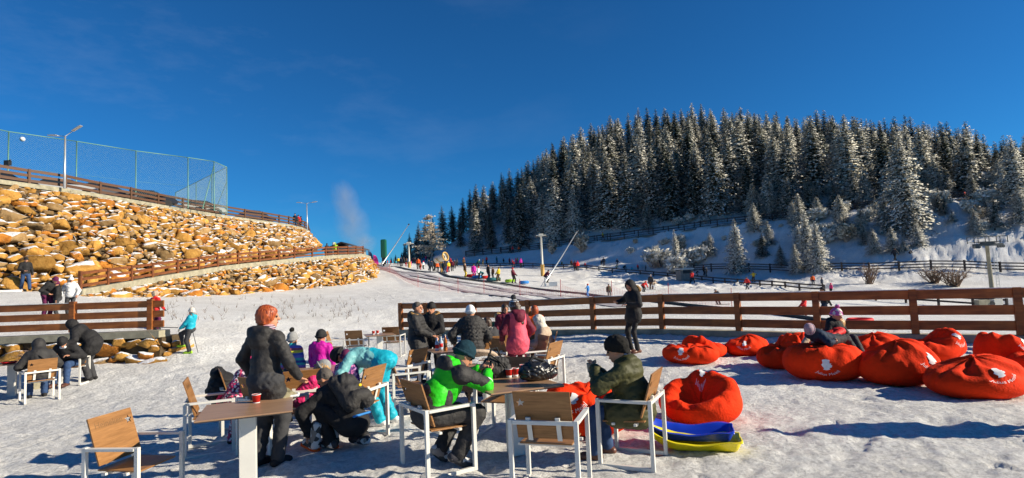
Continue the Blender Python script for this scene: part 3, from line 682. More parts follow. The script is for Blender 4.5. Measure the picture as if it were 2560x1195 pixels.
# pale frosted larch
def larch():
    rng = np.random.default_rng(4); h = 11.5; root = empty('larch_tree', 'wide pale frosted larch with layered branches at the left end of the dark wood', 'tree')
    C_ = []; D_ = []; mb = MB(); mb.tube([(0, 0, -.5), (.1, 0, 4), (-.15, 0, 8), (.2, 0, h)], [.25, .2, .13, .04], 7)
    for k in range(60):
        z = rng.uniform(2.0, h*.98); f = 1-z/h; a = rng.uniform(0, 6.28); Lb = (1.0+4.6*f**.75)*rng.uniform(.6, 1.1); p0 = np.array([0, 0, z]); e = np.array([math.cos(a), math.sin(a), rng.uniform(-.12, .18)])
        mb.tube([p0, p0+e*Lb*.5, p0+e*Lb+[0, 0, -.1*Lb]], [.05, .035, .012], 5)
        for c in range(int(Lb*26)):
            t = rng.random()**.7; q = p0+e*Lb*t+np.array([0, 0, -.1*Lb*t*t])+rng.normal(size=3)*[.28, .28, .10]; C_.append(q); D_.append(rng.normal(size=3)*[1, 1, .35])
    C_ = np.array(C_); D_ = np.array(D_); D_ /= np.linalg.norm(D_, axis=1)[:, None]; n = len(C_); s = rng.uniform(.14, .32, (n, 1)); sd = np.cross(D_, rng.normal(size=(n, 3))); sd /= np.linalg.norm(sd, axis=1)[:, None]
    V = np.stack([C_-D_*s, C_+sd*s*.35, C_+D_*s, C_-sd*s*.35], 1).reshape(-1, 3); i = np.arange(n)*4; F = np.stack([i, i+1, i+2, i+3], 1)
    o = mesh_np('crown', V, F, M_LARCH, root); a = o.data.attributes.new('frost', 'FLOAT', 'POINT'); a.data.foreach_set('value', rng.uniform(.2, .9, len(V)).astype(np.float32))
    mb.build('trunk', M_TWIGF, root); return root
lr = larch(); p = pt(1080, 648, 140); lr.location = (p[0], p[1], min(p[2], gz(p[0], p[1]))); lr.scale = (1.02,)*3

def shrub(seed, h, w, frost, name='snowy_shrub'):
    """low leafless or evergreen bush: a fan of branching twigs with tufts"""
    rng = np.random.default_rng(seed); mb = MB(); C_ = []
    for k in range(38):
        a = rng.uniform(0, 6.28); e = np.array([math.cos(a)*rng.uniform(.1, .75), math.sin(a)*rng.uniform(.1, .75), 1]); e *= h*rng.uniform(.6, 1.0)/np.linalg.norm(e); p0 = rng.normal(size=3)*[w*.08, w*.08, 0]
        q = p0+e*.55+rng.normal(size=3)*.05; r = p0+e*[w/h, w/h, 1]; mb.tube([p0, q, r], [.02, .014, .006], 4, False)
        for j in range(4):
            s = q+(r-q)*rng.random(); t = s+rng.normal(size=3)*[.25*w, .25*w, .15*h]*.6+[0, 0, .1*h]; mb.tube([s, t], [.01, .004], 3, False)
            for c in range(6 if frost else 1): C_.append(s+(t-s)*rng.random()+rng.normal(size=3)*.06)
    root = empty(name, 'x', 'shrub'); mb.build('branches', M_TWIGF if frost else M_TWIG, root)
    if frost:
        C_ = np.array(C_); n = len(C_); D_ = rng.normal(size=(n, 3)); D_ /= np.linalg.norm(D_, axis=1)[:, None]; sd = np.cross(D_, rng.normal(size=(n, 3))); sd /= np.linalg.norm(sd, axis=1)[:, None]; s = rng.uniform(.06, .17, (n, 1))*h
        V = np.stack([C_-D_*s, C_+sd*s*.5, C_+D_*s, C_-sd*s*.5], 1).reshape(-1, 3); i = np.arange(n)*4
        o = mesh_np('foliage', V, np.stack([i, i+1, i+2, i+3], 1), M_NEED[1] if frost == 1 else M_LARCH, root); a = o.data.attributes.new('frost', 'FLOAT', 'POINT'); a.data.foreach_set('value', rng.uniform(.1, .9, len(V)).astype(np.float32))
    return root
SH = [shrub(1, 1.0, .9, 1), shrub(2, 1.0, 1.1, 1), shrub(3, 1.0, .6, 2), shrub(4, 1.0, 1.0, 0, 'bare_shrub')]; shu = [False]*4
def put_shrub(k, px, ytop, yfoot, d, label, group=None, wide=1):
    p = pt(px, yfoot, d); o = SH[k] if not shu[k] else copy_tree(SH[k]); shu[k] = True; h = (yfoot-ytop)*d/FPX
    o.location = (p[0], p[1], gz(p[0], p[1])-.05); o.scale = (h*wide, h*wide, h); o.rotation_euler[2] = random.uniform(0, 6); o['label'] = label
    if group: o['group'] = group
    elif 'group' in o: del o['group']
put_shrub(2, 1455, 582, 625, 113, 'round pale frosty bush on the shaded bank below the hillside path')
put_shrub(2, 1380, 600, 628, 118, 'smaller round pale bush on the shaded bank, left of its twin')
for px, yt, yf, d, k, lb, w_ in [(2335, 662, 706, 64, 3, 'broad brown leafless shrub in front of the straight fence, left of its neighbour', 1.6), (2385, 665, 712, 62, 3, 'brown leafless shrub close to the big lift pylon', 1.8), (2175, 655, 708, 66, 3, 'pinkish brown leafless shrub reaching above the straight fence', .9),
    (1640, 592, 640, 98, 1, 'snowy bush below the slender spruce on the bank', 1.3), (1735, 590, 640, 95, 0, 'snowy bush just left of the pointed spruce', 1.2), (1690, 600, 650, 93, 0, 'dark snowy bush at the very foot of the slender spruce', 1.2)]:
    put_shrub(k, px, yt, yf, d, lb, None, w_)
BG_ = 'snowy bushes scattered over the bank'; rs = random.Random(9)
for j in range(80):
    px = rs.uniform(1560, 2580); t = rs.random(); x0 = (px-1280)/1440
    if j % 3: d = None
    yp = np.interp(px, [c[0] for c in PATHP], [c[2] for c in PATHP]); lo = np.interp(px, [1560, 1850, 2200, 2560], [104, 88, 74, 68]); d = lo+(yp-lo)*(.35+.6*t) if px > 1800 else lo+(yp-lo)*(.15+.5*t)
    if rs.random() < .4: d = yp+rs.uniform(4, 14)
    x = xat(px, d, gz(x0*d, d)); k = rs.choice([0, 1, 0, 1, 2]); q = proj((x, d, gz(x, d)))
    h = rs.uniform(.8, 2.2)*(1.15 if px > 2000 else .8); side = 'above the hillside path' if d > yp else 'below the path'
    where = 'beside the slender spruce' if px < 1720 else 'above the booth' if px < 1790 else 'by the pointed spruce' if px < 1890 else 'left of the twin spruces' if px < 1980 else 'at the twin spruces' if px < 2080 else 'right of the twin spruces' if px < 2180 else 'left of the biggest spruce' if px < 2250 else 'right of the biggest spruce' if px < 2350 else 'towards the big pylon' if px < 2450 else 'at the right edge'
    o = SH[k] if not shu[k] else copy_tree(SH[k]); shu[k] = True; o.location = (x, d, gz(x, d)-.1); o.scale = (h*rs.uniform(.9, 1.5), h*1.2, h); o.rotation_euler[2] = rs.uniform(0, 6)
    o['label'] = ('big ' if h > 1.9 else 'middling ' if h > 1.35 else 'tiny ')+('pale upright' if k == 2 else 'wide snowy' if k else 'round snowy')+' bush %s, %s' % (side, where); o['group'] = BG_
bl_ = {}
for o in list(COL.objects):
    if o.parent is None and o.get('category') in ('tree', 'shrub'): bl_.setdefault(o['label'], []).append(o)
for lb, lst in bl_.items():
    if len(lst) > 1:
        lst.sort(key=lambda o: proj(o.location)[0])
        for i, o in enumerate(lst): o['label'] = ['leftmost', 'second', 'third', 'fourth', 'fifth', 'sixth', 'seventh', 'eighth', 'ninth'][min(i, 8)]+' '+lb
# dry weeds on the snow slope at the foot of the walls
wd = MB(); rw = random.Random(3)
for _ in range(130):
    px = rw.choice([rw.gauss(700, 60), rw.gauss(480, 60), rw.gauss(830, 50), rw.uniform(600, 900)]); py = rw.uniform(742, 806); q = ghit(px, py, 14)
    if q is None: continue
    for k in range(4): e = Vector((rw.gauss(0, .08), rw.gauss(0, .08), rw.uniform(.08, .3))); wd.tube([q, Vector(q)+e], [.006, .003], 3, False)
tag(wd.build('dry_grass', M_TWIG), kind='stuff')
# plant pot shrub by the low wall, far left
# ================================================================== poles, lifts, nets
M_GAL = mat('galvanised_steel', (.55, .56, .56), .4, .1, 3, .1, 20, metal=.6)
M_GREENP = mat('green_painted_post', (.12, .27, .20), .5, .1)
M_NET = mat('green_wire', (.30, .42, .40), .6, .1)
M_BLACK = mat('black_plastic', (.015, .015, .016), .5, .2)
M_DKSTEEL = mat('dark_steel', (.05, .055, .06), .5, .2, 5)
M_YELP = mat('ochre_padding', (.55, .33, .09), .7, .15, 3, .3, 12)
M_CREAM = mat('cream_paint', (.62, .60, .52), .5, .06)
NPX = [(-170, 38.5), (22, 43), (192, 46.5), (340, 50.4), (470, 53.7), (535, 55.8), (567, 58.6)]; NZ = 14.8
NP = [Vector((xat(px, d, NZ), d, 0)) for px, d in NPX]; back = Vector((xat(439, 72, NZ), 72, 0)); NP2 = [NP[-1], NP[-1].lerp(back, .25), NP[-1].lerp(back, .55), back]
net = empty('sports_net_fence', 'tall green wire-mesh fence on posts above the road, top left', 'mesh fence', (NP[0].x, NP[0].y, ZT+.2)); nb = net.location.copy()
for p in NP+NP2[1:]:
    o = MB().tube([(0, 0, 0), (0, 0, NZ-ZT-.2)], .045, 8).build('post', M_GREENP, net, True); o.location = Vector((p.x, p.y, ZT+.2))-nb
tr = MB()
for Q in (NP, NP2):
    for a, b in zip(Q, Q[1:]): tr.tube([Vector((a.x, a.y, NZ))-nb, Vector((b.x, b.y, NZ))-nb], .035, 6); tr.tube([Vector((a.x, a.y, ZT+2.3))-nb, Vector((b.x, b.y, ZT+2.3))-nb], .008, 4)
tr.build('top_rail', M_GREENP, net, True)
br = MB(); br.tube([Vector((NP[5].x, NP[5].y, NZ-.4))-nb, Vector((NP[4].x*.45+NP[5].x*.55, NP[4].y*.45+NP[5].y*.55, ZT+.3))-nb], .04, 6); br.tube([Vector((NP[6].x, NP[6].y, NZ-1.5))-nb, Vector((NP2[1].x, NP2[1].y, ZT+.3))-nb], .03, 6); br.build('brace', M_GREENP, net, True)
wm = MB(); HN = NZ-ZT-.2
for Q in (NP, NP2):
    for a, b in zip(Q, Q[1:]):
        d = b-a; L_ = Vector((d.x, d.y, 0)).length; u = Vector((d.x, d.y, 0))/L_; st = .16; s = -HN
        while s < L_:
            for sg in (0, 1):
                p0, p1 = (s, 0), (s+HN, HN)
                if p0[0] < 0: p0 = (0, -s)
                if p1[0] > L_: p1 = (L_, L_-s)
                A_ = (p0[0], p0[1] if not sg else HN-p0[1]); B_ = (p1[0], p1[1] if not sg else HN-p1[1])
                wm.tube([Vector((a.x, a.y, ZT+.2))+u*A_[0]+Vector((0, 0, A_[1]))-nb, Vector((a.x, a.y, ZT+.2))+u*B_[0]+Vector((0, 0, B_[1]))-nb], .0042, 3, False)
            s += st
wm.build('wire_mesh', M_NET, net)
o = MB().box((0, 0, 0), (.35, .3, .35)).tube([(0, 0, .1), (.3, -.1, .2)], .05, 6).build('floodlight', M_BLACK, net); o.location = Vector((NP[1].x+.1, NP[1].y-.15, ZT+2.6))-nb
def street_lamp(px, ytop, d, zb, label, a1=.35, a2=-.05, arm=1.1):
    q = pt(px, ytop, d); h = q[2]-zb; root = empty('street_lamp', label, 'street lamp', (q[0], q[1], zb))
    MB().tube([(0, 0, 0), (0, 0, h*.5), (0, 0, h)], [.09, .075, .055], 10).build('pole', M_GAL, root, True)
    MB().tube([(0, 0, h-.02), (arm*.9, 0, h+a1)], .03, 6).tube([(0, 0, h-.02), (-arm*.9, 0, h+a2)], .03, 6).build('arm', M_GAL, root, True)
    for sx_, aa in ((1, a1), (-1, a2)):
        o = MB().box((0, 0, 0), (.75, .28, .06)).box((0, 0, .05), (.45, .2, .05)).build('lamp_head', M_GAL, root, bevel=.015); o.location = (sx_*(arm*1.1), 0, h+aa*1.2); o.rotation_euler[1] = -math.atan2(aa*sx_, arm)*1.0
    return root
street_lamp(163, 340, 41.5, ZT+.2, 'slim double-armed street lamp in front of the green mesh fence, one arm raised', .45, .06, .78)
street_lamp(767, 508, 78, ZT+.2, 'small double-armed street lamp at the right end of the upper road', .10, .10, .95)
# lift pylons
def pylon(px, ytop, yfoot, d, label, col1, pad=0, w=.32, headw=1.6, tilt=0):
    p = pt(px, yfoot, d); h = (yfoot-ytop)*d/FPX; zb = min(p[2], gz(p[0], p[1])); h += p[2]-zb
    root = empty('lift_pylon', label, 'lift pylon', (p[0], p[1], zb)); 
    MB().tube([(0, 0, -.3), (tilt*h*.5, 0, h*.5), (tilt*h, 0, h-.35)], [w*.62, w*.5, w*.42], 12).build('mast', col1, root, True)
    MB().box((0, 0, h-.25), (headw, .3, .22)).box((0, 0, h-.05), (headw*.45, .4, .22)).build('crosshead', M_CREAM if pad else M_DKSTEEL, root, bevel=.02)
    for s in (-1, 1):
        o = MB().tube([(0, -.08, 0), (0, .08, 0)], .2, 14).tube([(.3, -.08, 0), (.3, .08, 0)], .2, 14).tube([(-.3, -.08, 0), (-.3, .08, 0)], .2, 14).box((0, 0, .12), (.8, .05, .08)).build('sheave_train', M_DKSTEEL, root); o.location = (s*headw*.42, -.1, h-.42); o.scale = (.7, .7, .7)
    if pad: MB().tube([(0, 0, -.2), (0, 0, pad)], w*.95, 14).build('padding', M_YELP, root, True)
    return root, h
pylon(1356, 585, 668, 98, 'cream lift pylon with ochre padding in the middle of the piste, right of the crowd', M_CREAM, 1.9, .35, 1.7)
pylon(1023, 606, 652, 105, 'far cream lift pylon with ochre foot behind the crowd', M_CREAM, 1.1, .3, 1.7)
pb, ph = pylon(2487, 606, 785, 52, 'big grey lift pylon with a ladder at the right edge behind the fences', M_CONC, 0, .34, 2.6, -.012)
ld = MB(); 
for s in (-.16, .16): ld.tube([(.48, s-.15, .6), (.40, s-.15, ph-.6)], .018, 5)
for k in range(int((ph-1.4)/.3)): ld.tube([(.48, -.31, .8+k*.3), (.48, .01, .8+k*.3)], .014, 4)
ld.build('ladder', M_GAL, pb)
pf = MB()
for a, b in [((-1.5, -.4, 0), (1.5, -.4, 0)), ((-1.5, .4, 0), (1.5, .4, 0)), ((-1.5, -.4, .5), (1.5, -.4, .5)), ((-1.5, .4, .5), (1.5, .4, .5))]: pf.bar(Vector(a)+Vector((0, 0, ph)), Vector(b)+Vector((0, 0, ph)), .05)
for x in (-1.5, -.5, .5, 1.5):
    for y in (-.4, .4): pf.bar((x, y, ph-.1), (x, y, ph+.5), .05)
pf.build('service_platform', M_DKSTEEL, pb)
# drive cabinet at the pylon foot
p = pt(2470, 768, 50); cab = empty('control_cabinet', 'grey and cream lift cabinet with round dial, seen between the right fence rails', 'cabinet', (p[0], p[1], gz(p[0], p[1])))
zc = p[2]-gz(p[0], p[1])
MB().box((-.45, 0, zc/2+.2), (1.0, .5, zc+.9)).build('housing', M_CONC, cab, bevel=.02); MB().box((.75, 0, zc/2+.2), (.75, .5, zc+.9)).build('side_box', M_CREAM, cab, bevel=.02)
MB().tube([(.22, -.28, zc+.3), (.22, .2, zc+.3)], .2, 16).build('dial', M_BLACK, cab)
# snow lances
def lance(pxf, pyf, pxt, pyt, d, label, dt=0):
    a = Vector(ghit(pxf, pyf, 20)) if d is None else Vector(pt(pxf, pyf, d)); d_ = a.y; a.z = gz(a.x, a.y); b = Vector(pt(pxt, pyt, d_+dt)); root = empty('snow_lance', label, 'snow lance', a); e = b-a
    MB().tube([e*.02+Vector((0, 0, .5)), e*.5+Vector((0, 0, .2)), e], [.10, .08, .05], 8).build('lance_tube', M_GAL, root, True)
    MB().tube([e*.985, e*1.015], .12, 8).build('nozzle_head', M_DKSTEEL, root)
    MB().tube([(0, 0, -.2), (0, 0, 1.0)], .1, 8).tube([(0, 0, .9), e*.12+Vector((0, 0, .5))], .05, 6).tube([(-.5, 0, 0), (0, 0, .8)], .04, 6).box((.9, 0, .25), (.9, .5, .5)).build('stand', M_GAL, root)
    return root
lance(1363, 712, 1444, 577, 66, 'long pale snow lance leaning right on the piste in front of the lift pylon')
lance(955, 657, 1022, 561, 96, 'thin snow lance leaning right in front of the sky beside the tall green stele')
# fan snow gun
p = pt(1104, 668, 84); g = empty('snow_cannon', 'cream and yellow fan snow cannon standing above the crowd at the piste edge', 'snow cannon', (p[0], p[1], gz(p[0], p[1])), R(-32)); dz = pt(1104, 645, 84)[2]-gz(p[0], p[1])
def ring_pts(r, x, n=20): return [(x, r*math.cos(6.2832*k/n), r*math.sin(6.2832*k/n)) for k in range(n)]
def xlathe(prof, n=20, sub=None):
    mb = MB(); V = []; F = []
    for r, x in prof: V += ring_pts(r, x, n)
    for i in range(len(prof)-1):
        for k in range(n): F.append((i*n+k, (i+1)*n+k, (i+1)*n+(k+1) % n, i*n+(k+1) % n))
    return mb.add(V, F)
o = xlathe([(0, -1.1), (.45, -1.1), (.55, -.95), (.54, 0), (.60, .7), (.56, .72), (.46, .2), (.0, .2)]).build('barrel', M_CREAM, g, True); o.location = (0, 0, dz); o.rotation_euler[1] = R(-14)
o = xlathe([(.58, .68), (.70, .72), (.70, .88), (.56, .9), (.54, .7)]).build('nozzle_ring', M_YELP, g, True); o.location = (0, 0, dz); o.rotation_euler[1] = R(-14)
o = xlathe([(0, .3), (.47, .3), (.47, .36), (0, .36)]).build('fan_grille', M_BLACK, g); o.location = (0, 0, dz); o.rotation_euler[1] = R(-14)
MB().tube([(0, 0, -.2), (0, 0, dz-.5)], .14, 10).bar((-.4, -.8, dz-.1), (-.4, .8, dz-.1), .1).bar((-.4, -.8, dz-.1), (0, 0, dz-.8), .1).bar((-.4, .8, dz-.1), (0, 0, dz-.8), .1).build('tower', M_YELP, g)
# tall green stele
p = pt(960, 652, 110); st = empty('advertising_stele', 'tall dark green rounded sign on a black post standing against the sky', 'sign', (p[0], p[1], gz(p[0], p[1])-.3)); hz = pt(960, 597, 110)[2]-st.location.z; M_GSIGN = mat('green_sign_panel', (.01, .10, .055), .3, .1)
MB().box((0, 0, (hz-2)/2), (.75, .4, hz-2)).build('post', M_BLACK, st, bevel=.05); MB().box((0, 0, hz-1.9), (1.1, .8, 3.6)).build('panel', M_GSIGN, st, bevel=.25)
# feather flags
for px, yt, yf, d, c, lb in [(934, 637, 660, 112, (.75, .03, .30), 'pink feather flag on the horizon left of the green stele'), (922, 627, 657, 118, (.03, .05, .14), 'dark blue feather flag on the horizon at the end of the boulder wall')]:
    p = pt(px, yf, d); h = (yf-yt)*d/FPX; f = empty('feather_flag', lb, 'flag', (p[0], p[1], gz(p[0], p[1]))); h += p[2]-f.location.z
    MB().tube([(0, 0, 0), (-.05, 0, h)], .03, 6).build('pole', M_BLACK, f)
    V = []; n_ = 12
    for k in range(n_+1): t = k/n_; z = h*(.12+.88*t); w_ = .95*math.sqrt(max(0, 1-t**2.6)); V += [(0, .02*math.sin(t*6), z), (w_*.5, .05*math.sin(t*5), z), (w_, .1*math.sin(t*6+1), z)]
    o = mesh_np('cloth', V, [q for k in range(n_) for q in ((k*3, k*3+1, k*3+4, k*3+3), (k*3+1, k*3+2, k*3+5, k*3+4))], mat('flag_cloth_%d' % px, c, .8), f, True)
# ticket booth
p = pt(1711, 684, 88); bo = empty('wooden_booth', 'small grey booth with flat snowy roof and a dark window beside the mid-piste fence', 'booth', (p[0], p[1], gz(p[0], p[1])), R(8)); M_BOOTH = mat('weathered_boards', (.22, .20, .17), .85, .25, 3, .3, 12)
MB().box((0, 0, .75), (2.0, 1.8, 1.5)).build('wall', M_BOOTH, bo, bevel=.02); MB().box((0, 0, 1.72), (2.3, 2.1, .1)).build('roof', M_CREAM, bo); MB().box((0, 0, 1.83), (2.25, 2.05, .12)).build('roof_snow', M_SNOW, bo, bevel=.05)
MB().box((0, -.905, 1.35), (1.25, .04, .5)).build('window', M_BLACK, bo)
for s in (-1, 1): MB().box((s*.95, -.95, 1.58), (.1, .1, .24)).build('roof_post', M_BOOTH, bo)
# safety net with thin red poles beside the lanes
M_RED = mat('faded_red_paint', (.45, .05, .05), .6, .1); M_PINKN = mat('faded_pink_netting', (.70, .26, .25), .8, .1)
nps = [(940, 667, 678, 92), (974, 678, 699, 76), (1045, 694, 726, 58), (1098, 702, 735, 52), (1145, 709, 742, 49), (1210, 718, 752, 45), (1300, 728, 764, 41), (1402, 738, 776, 39), (1530, 752, 790, 37), (1672, 768, 806, 35), (1830, 775, 812, 33)]
sn = empty('safety_net', 'sagging faded pink safety net on thin red poles beside the sledging lanes', 'safety net'); Q = []
for px, yt, yf, d in nps:
    p = at(px, d); Q.append(p)
    o = MB().tube([(0, 0, -.1), (.03, 0, 1.2)], .02, 5).build('pole', M_RED, sn); o.location = p
nm = MB()
for a, b in zip(Q, Q[1:]):
    n_ = max(6, int((b-a).length/.35))
    for k in range(9):
        z = .12+k*.095; P_ = []
        for i in range(n_+1): t = i/n_; q = a.lerp(b, t); P_.append(Vector((q.x, q.y, gz(q.x, q.y)+z*(1-.5*math.sin(math.pi*t)))))
        nm.tube(P_, .0045, 3, False)
    for i in range(1, n_*2):
        t = i/(n_*2); q = a.lerp(b, t); g_ = gz(q.x, q.y); nm.tube([(q.x, q.y, g_+.04), (q.x, q.y, g_+.9*(1-.5*math.sin(math.pi*t)))], .0045, 3, False)
nm.build('netting', M_PINKN, sn)
# house roof beyond the ramp
p = pt(866, 640, 125); hs = empty('chalet', 'low chalet whose dark gable roof shows behind the ramp fence', 'house', (p[0], p[1], 6.0)); zt = pt(862, 607, 125)[2]-6
MB().box((0, 0, (zt-1.3)/2), (7, 6, zt-1.3)).build('wall', M_BOOTH, hs)
mesh_np('roof', [(-4.2, -3.6, zt-1.5), (0, -3.6, zt), (4.2, -3.6, zt-1.5), (-4.2, 3.6, zt-1.5), (0, 3.6, zt), (4.2, 3.6, zt-1.5), (-4.2, -3.6, zt-1.75), (0, -3.6, zt-.25), (4.2, -3.6, zt-1.75), (-4.2, 3.6, zt-1.75), (0, 3.6, zt-.25), (4.2, 3.6, zt-1.75)], [(0, 1, 4, 3), (1, 2, 5, 4), (6, 9, 10, 7), (7, 10, 11, 8), (0, 6, 7, 1), (1, 7, 8, 2), (3, 4, 10, 9), (4, 5, 11, 10), (0, 3, 9, 6), (2, 8, 11, 5)], M_FENCED, hs)
_o = MB().tube([(0, 0, 0), (0, 0, 3.2)], .28, 12).build('chimney', M_CREAM, hs); q = pt(834, 606, 122); _o.location = (q[0]-p[0], q[1]-p[1], q[2]-3.2-6)
# moon
mo = bpy.data.meshes.new('moon'); bm = bmesh.new(); bmesh.ops.create_uvsphere(bm, u_segments=32, v_segments=16, radius=9); bm.to_mesh(mo); bm.free(); mo.polygons.foreach_set('use_smooth', np.ones(len(mo.polygons), bool)); mo.materials.append(mat('moon_rock', (.75, .76, .80), .95, .2, .12))
oo = bpy.data.objects.new('moon', mo); COL.objects.link(oo); oo.location = Vector(pt(56, 348, 2200)); tag(oo, 'pale daytime moon seen through the green mesh fence at the top left', 'moon')
# drifting smoke
sm, n, b = new_mat('chimney_smoke'); n.nodes.remove(b); ou = [x for x in n.nodes if x.type == 'OUTPUT_MATERIAL'][0]; pv = N(n, 'VolumePrincipled'); pv.inputs['Color'].default_value = (.55, .56, .60, 1)
t = N(n, 'TexCoord'); no = N(n, 'TexNoise', Scale=1.5, Detail=5.0, Roughness=.65); l = n.links.new; l(t.outputs['Object'], no.inputs['Vector'])
ln = N(n, 'VectorMath', operation='LENGTH'); l(t.outputs['Object'], ln.inputs[0]); mr_ = N(n, 'MapRange'); mr_.inputs[1].default_value = 1; mr_.inputs[2].default_value = .15; l(ln.outputs['Value'], mr_.inputs[0])
mr2 = N(n, 'MapRange'); mr2.inputs[1].default_value = .34; mr2.inputs[2].default_value = .66; l(no.outputs['Fac'], mr2.inputs[0]); m1 = N(n, 'Math', operation='MULTIPLY'); l(mr_.outputs[0], m1.inputs[0]); l(mr2.outputs[0], m1.inputs[1])
m2 = N(n, 'Math', operation='MULTIPLY'); l(m1.outputs[0], m2.inputs[0]); m2.inputs[1].default_value = .5; l(m2.outputs[0], pv.inputs['Density']); l(pv.outputs[0], ou.inputs['Volume'])
for px, py, d, r, s, lb in [(905, 612, 112, (3.2, 1.8, 2.4), 1, 'dense low puff of grey smoke beside the end of the ramp fence'), (880, 560, 112, (3.8, 1.6, 5.2), 1, 'thin upper plume of grey smoke rising against the sky above the boulder wall'), (862, 500, 112, (3.0, 1.4, 4.6), 1, 'faintest topmost wisp of smoke above the ramp')]:
    me = bpy.data.meshes.new('smoke'); bm = bmesh.new(); bmesh.ops.create_icosphere(bm, subdivisions=3, radius=1); bm.to_mesh(me); bm.free(); me.materials.append(sm); o = bpy.data.objects.new('smoke', me); COL.objects.link(o); o.location = Vector(pt(px, py, d)); o.scale = r; o.rotation_euler[1] = R(-18); tag(o, lb, 'smoke', None, 'stuff')
# ================================================================== implicit surfaces for bodies, clothes, bags
def v3(*a): return np.array(a, float)
class SDF:
    """smooth union of tapered capsules / ellipsoids, meshed by surface nets"""
    def __init__(s): s.p = []; s.cuts = []; s.subs = []
    def c(s, a, b, ra, rb=None, q=None): s.p.append(('c', np.array(a, float), np.array(b, float), ra, ra if rb is None else rb, q)); return s
    def e(s, c_, r, rot=None): s.p.append(('e', np.array(c_, float), np.array(r, float), None if rot is None else np.array(rot, float))); return s
    def chain(s, pts, rs, q=None):
        for i in range(len(pts)-1): s.c(pts[i], pts[i+1], rs[i], rs[i+1], q)
        return s
    def cut(s, p, n): n = np.array(n, float); s.cuts.append((np.array(p, float), n/np.linalg.norm(n))); return s
    def sub(s, c_, r, rot=None): s.subs.append((np.array(c_, float), np.array(r, float), None if rot is None else np.array(rot, float))); return s
    @staticmethod
    def _d(pr, X):
        if pr[0] == 'c':
            _, a, b, ra, rb, q = pr; ab = b-a; L2 = max(ab@ab, 1e-9); t = np.clip(((X-a)@ab)/L2, 0, 1)
            r = ra+(rb-ra)*t
            if q: r = r+q[0]*(np.abs(np.sin(math.pi*t*math.sqrt(L2)/q[1]))-.5)
            return np.linalg.norm(X-a-t[..., None]*ab, axis=-1)-r
        _, c_, r, rot = pr; Y = X-c_
        if rot is not None: Y = Y@rot
        k = np.linalg.norm(Y/r, axis=-1); return (k-1)*min(r)
    def mesh(s, vox=.016, k=.03, wr=0, seed=0, wscale=16, quilt=None):
        lo = np.full(3, 1e9); hi = -lo
        for pr in s.p:
            if pr[0] == 'c': rr = max(pr[3], pr[4])+.02; lo = np.minimum(lo, np.minimum(pr[1], pr[2])-rr); hi = np.maximum(hi, np.maximum(pr[1], pr[2])+rr)
            else: rr = max(pr[2]); lo = np.minimum(lo, pr[1]-rr); hi = np.maximum(hi, pr[1]+rr)
        lo -= 3*vox; hi += 3*vox; n = np.ceil((hi-lo)/vox).astype(int)+1
        f = np.full(n, 9.0); ax = [lo[i]+vox*np.arange(n[i]) for i in range(3)]
        for pr in s.p:
            if pr[0] == 'c': rr = max(pr[3], pr[4])+.02; a = np.minimum(pr[1], pr[2])-rr; b = np.maximum(pr[1], pr[2])+rr
            else: rr = max(pr[2]); a = pr[1]-rr; b = pr[1]+rr
            mg = k+3*vox+.02; i0 = np.maximum(((a-mg-lo)/vox).astype(int), 0); i1 = np.minimum(((b+mg-lo)/vox).astype(int)+2, n)
            sl_ = tuple(slice(i0[i], i1[i]) for i in range(3)); X = np.stack(np.meshgrid(*[ax[i][sl_[i]] for i in range(3)], indexing='ij'), -1)
            d = s._d(pr, X); g = f[sl_]; h = np.maximum(k-np.abs(g-d), 0)/k; f[sl_] = np.minimum(g, d)-h*h*k*.25
        X = None
        if wr or s.cuts or s.subs or quilt: X = np.stack(np.meshgrid(*ax, indexing='ij'), -1)
        if wr:
            rg = np.random.default_rng(seed); w = 0
            for _ in range(5):
                kv = rg.normal(size=3)*wscale*rg.uniform(.6, 1.9)*[1, 1, 1.5]; k2 = rg.normal(size=3)*wscale*.5; w = w+1-2*np.abs(np.sin(X@kv+1.3*np.sin(X@k2+rg.uniform(0, 6))+rg.uniform(0, 6)))**.7
            kv = rg.normal(size=3)*wscale*.4; w = w*(.6+.4*np.sin(X@kv)); f = f+wr*w*.32
        if quilt: f = f-quilt[0]*(np.sqrt(np.abs(np.sin(math.pi*(X@quilt[2])/quilt[1])))-.6)
        for c_, r, rot in s.subs:
            Y = X-c_; Y = Y@rot if rot is not None else Y; f = np.maximum(f, -(np.linalg.norm(Y/r, axis=-1)-1)*min(r))
        for p_, n_ in s.cuts: f = np.maximum(f, (X-p_)@n_)
        return surface_nets(f, lo, vox)
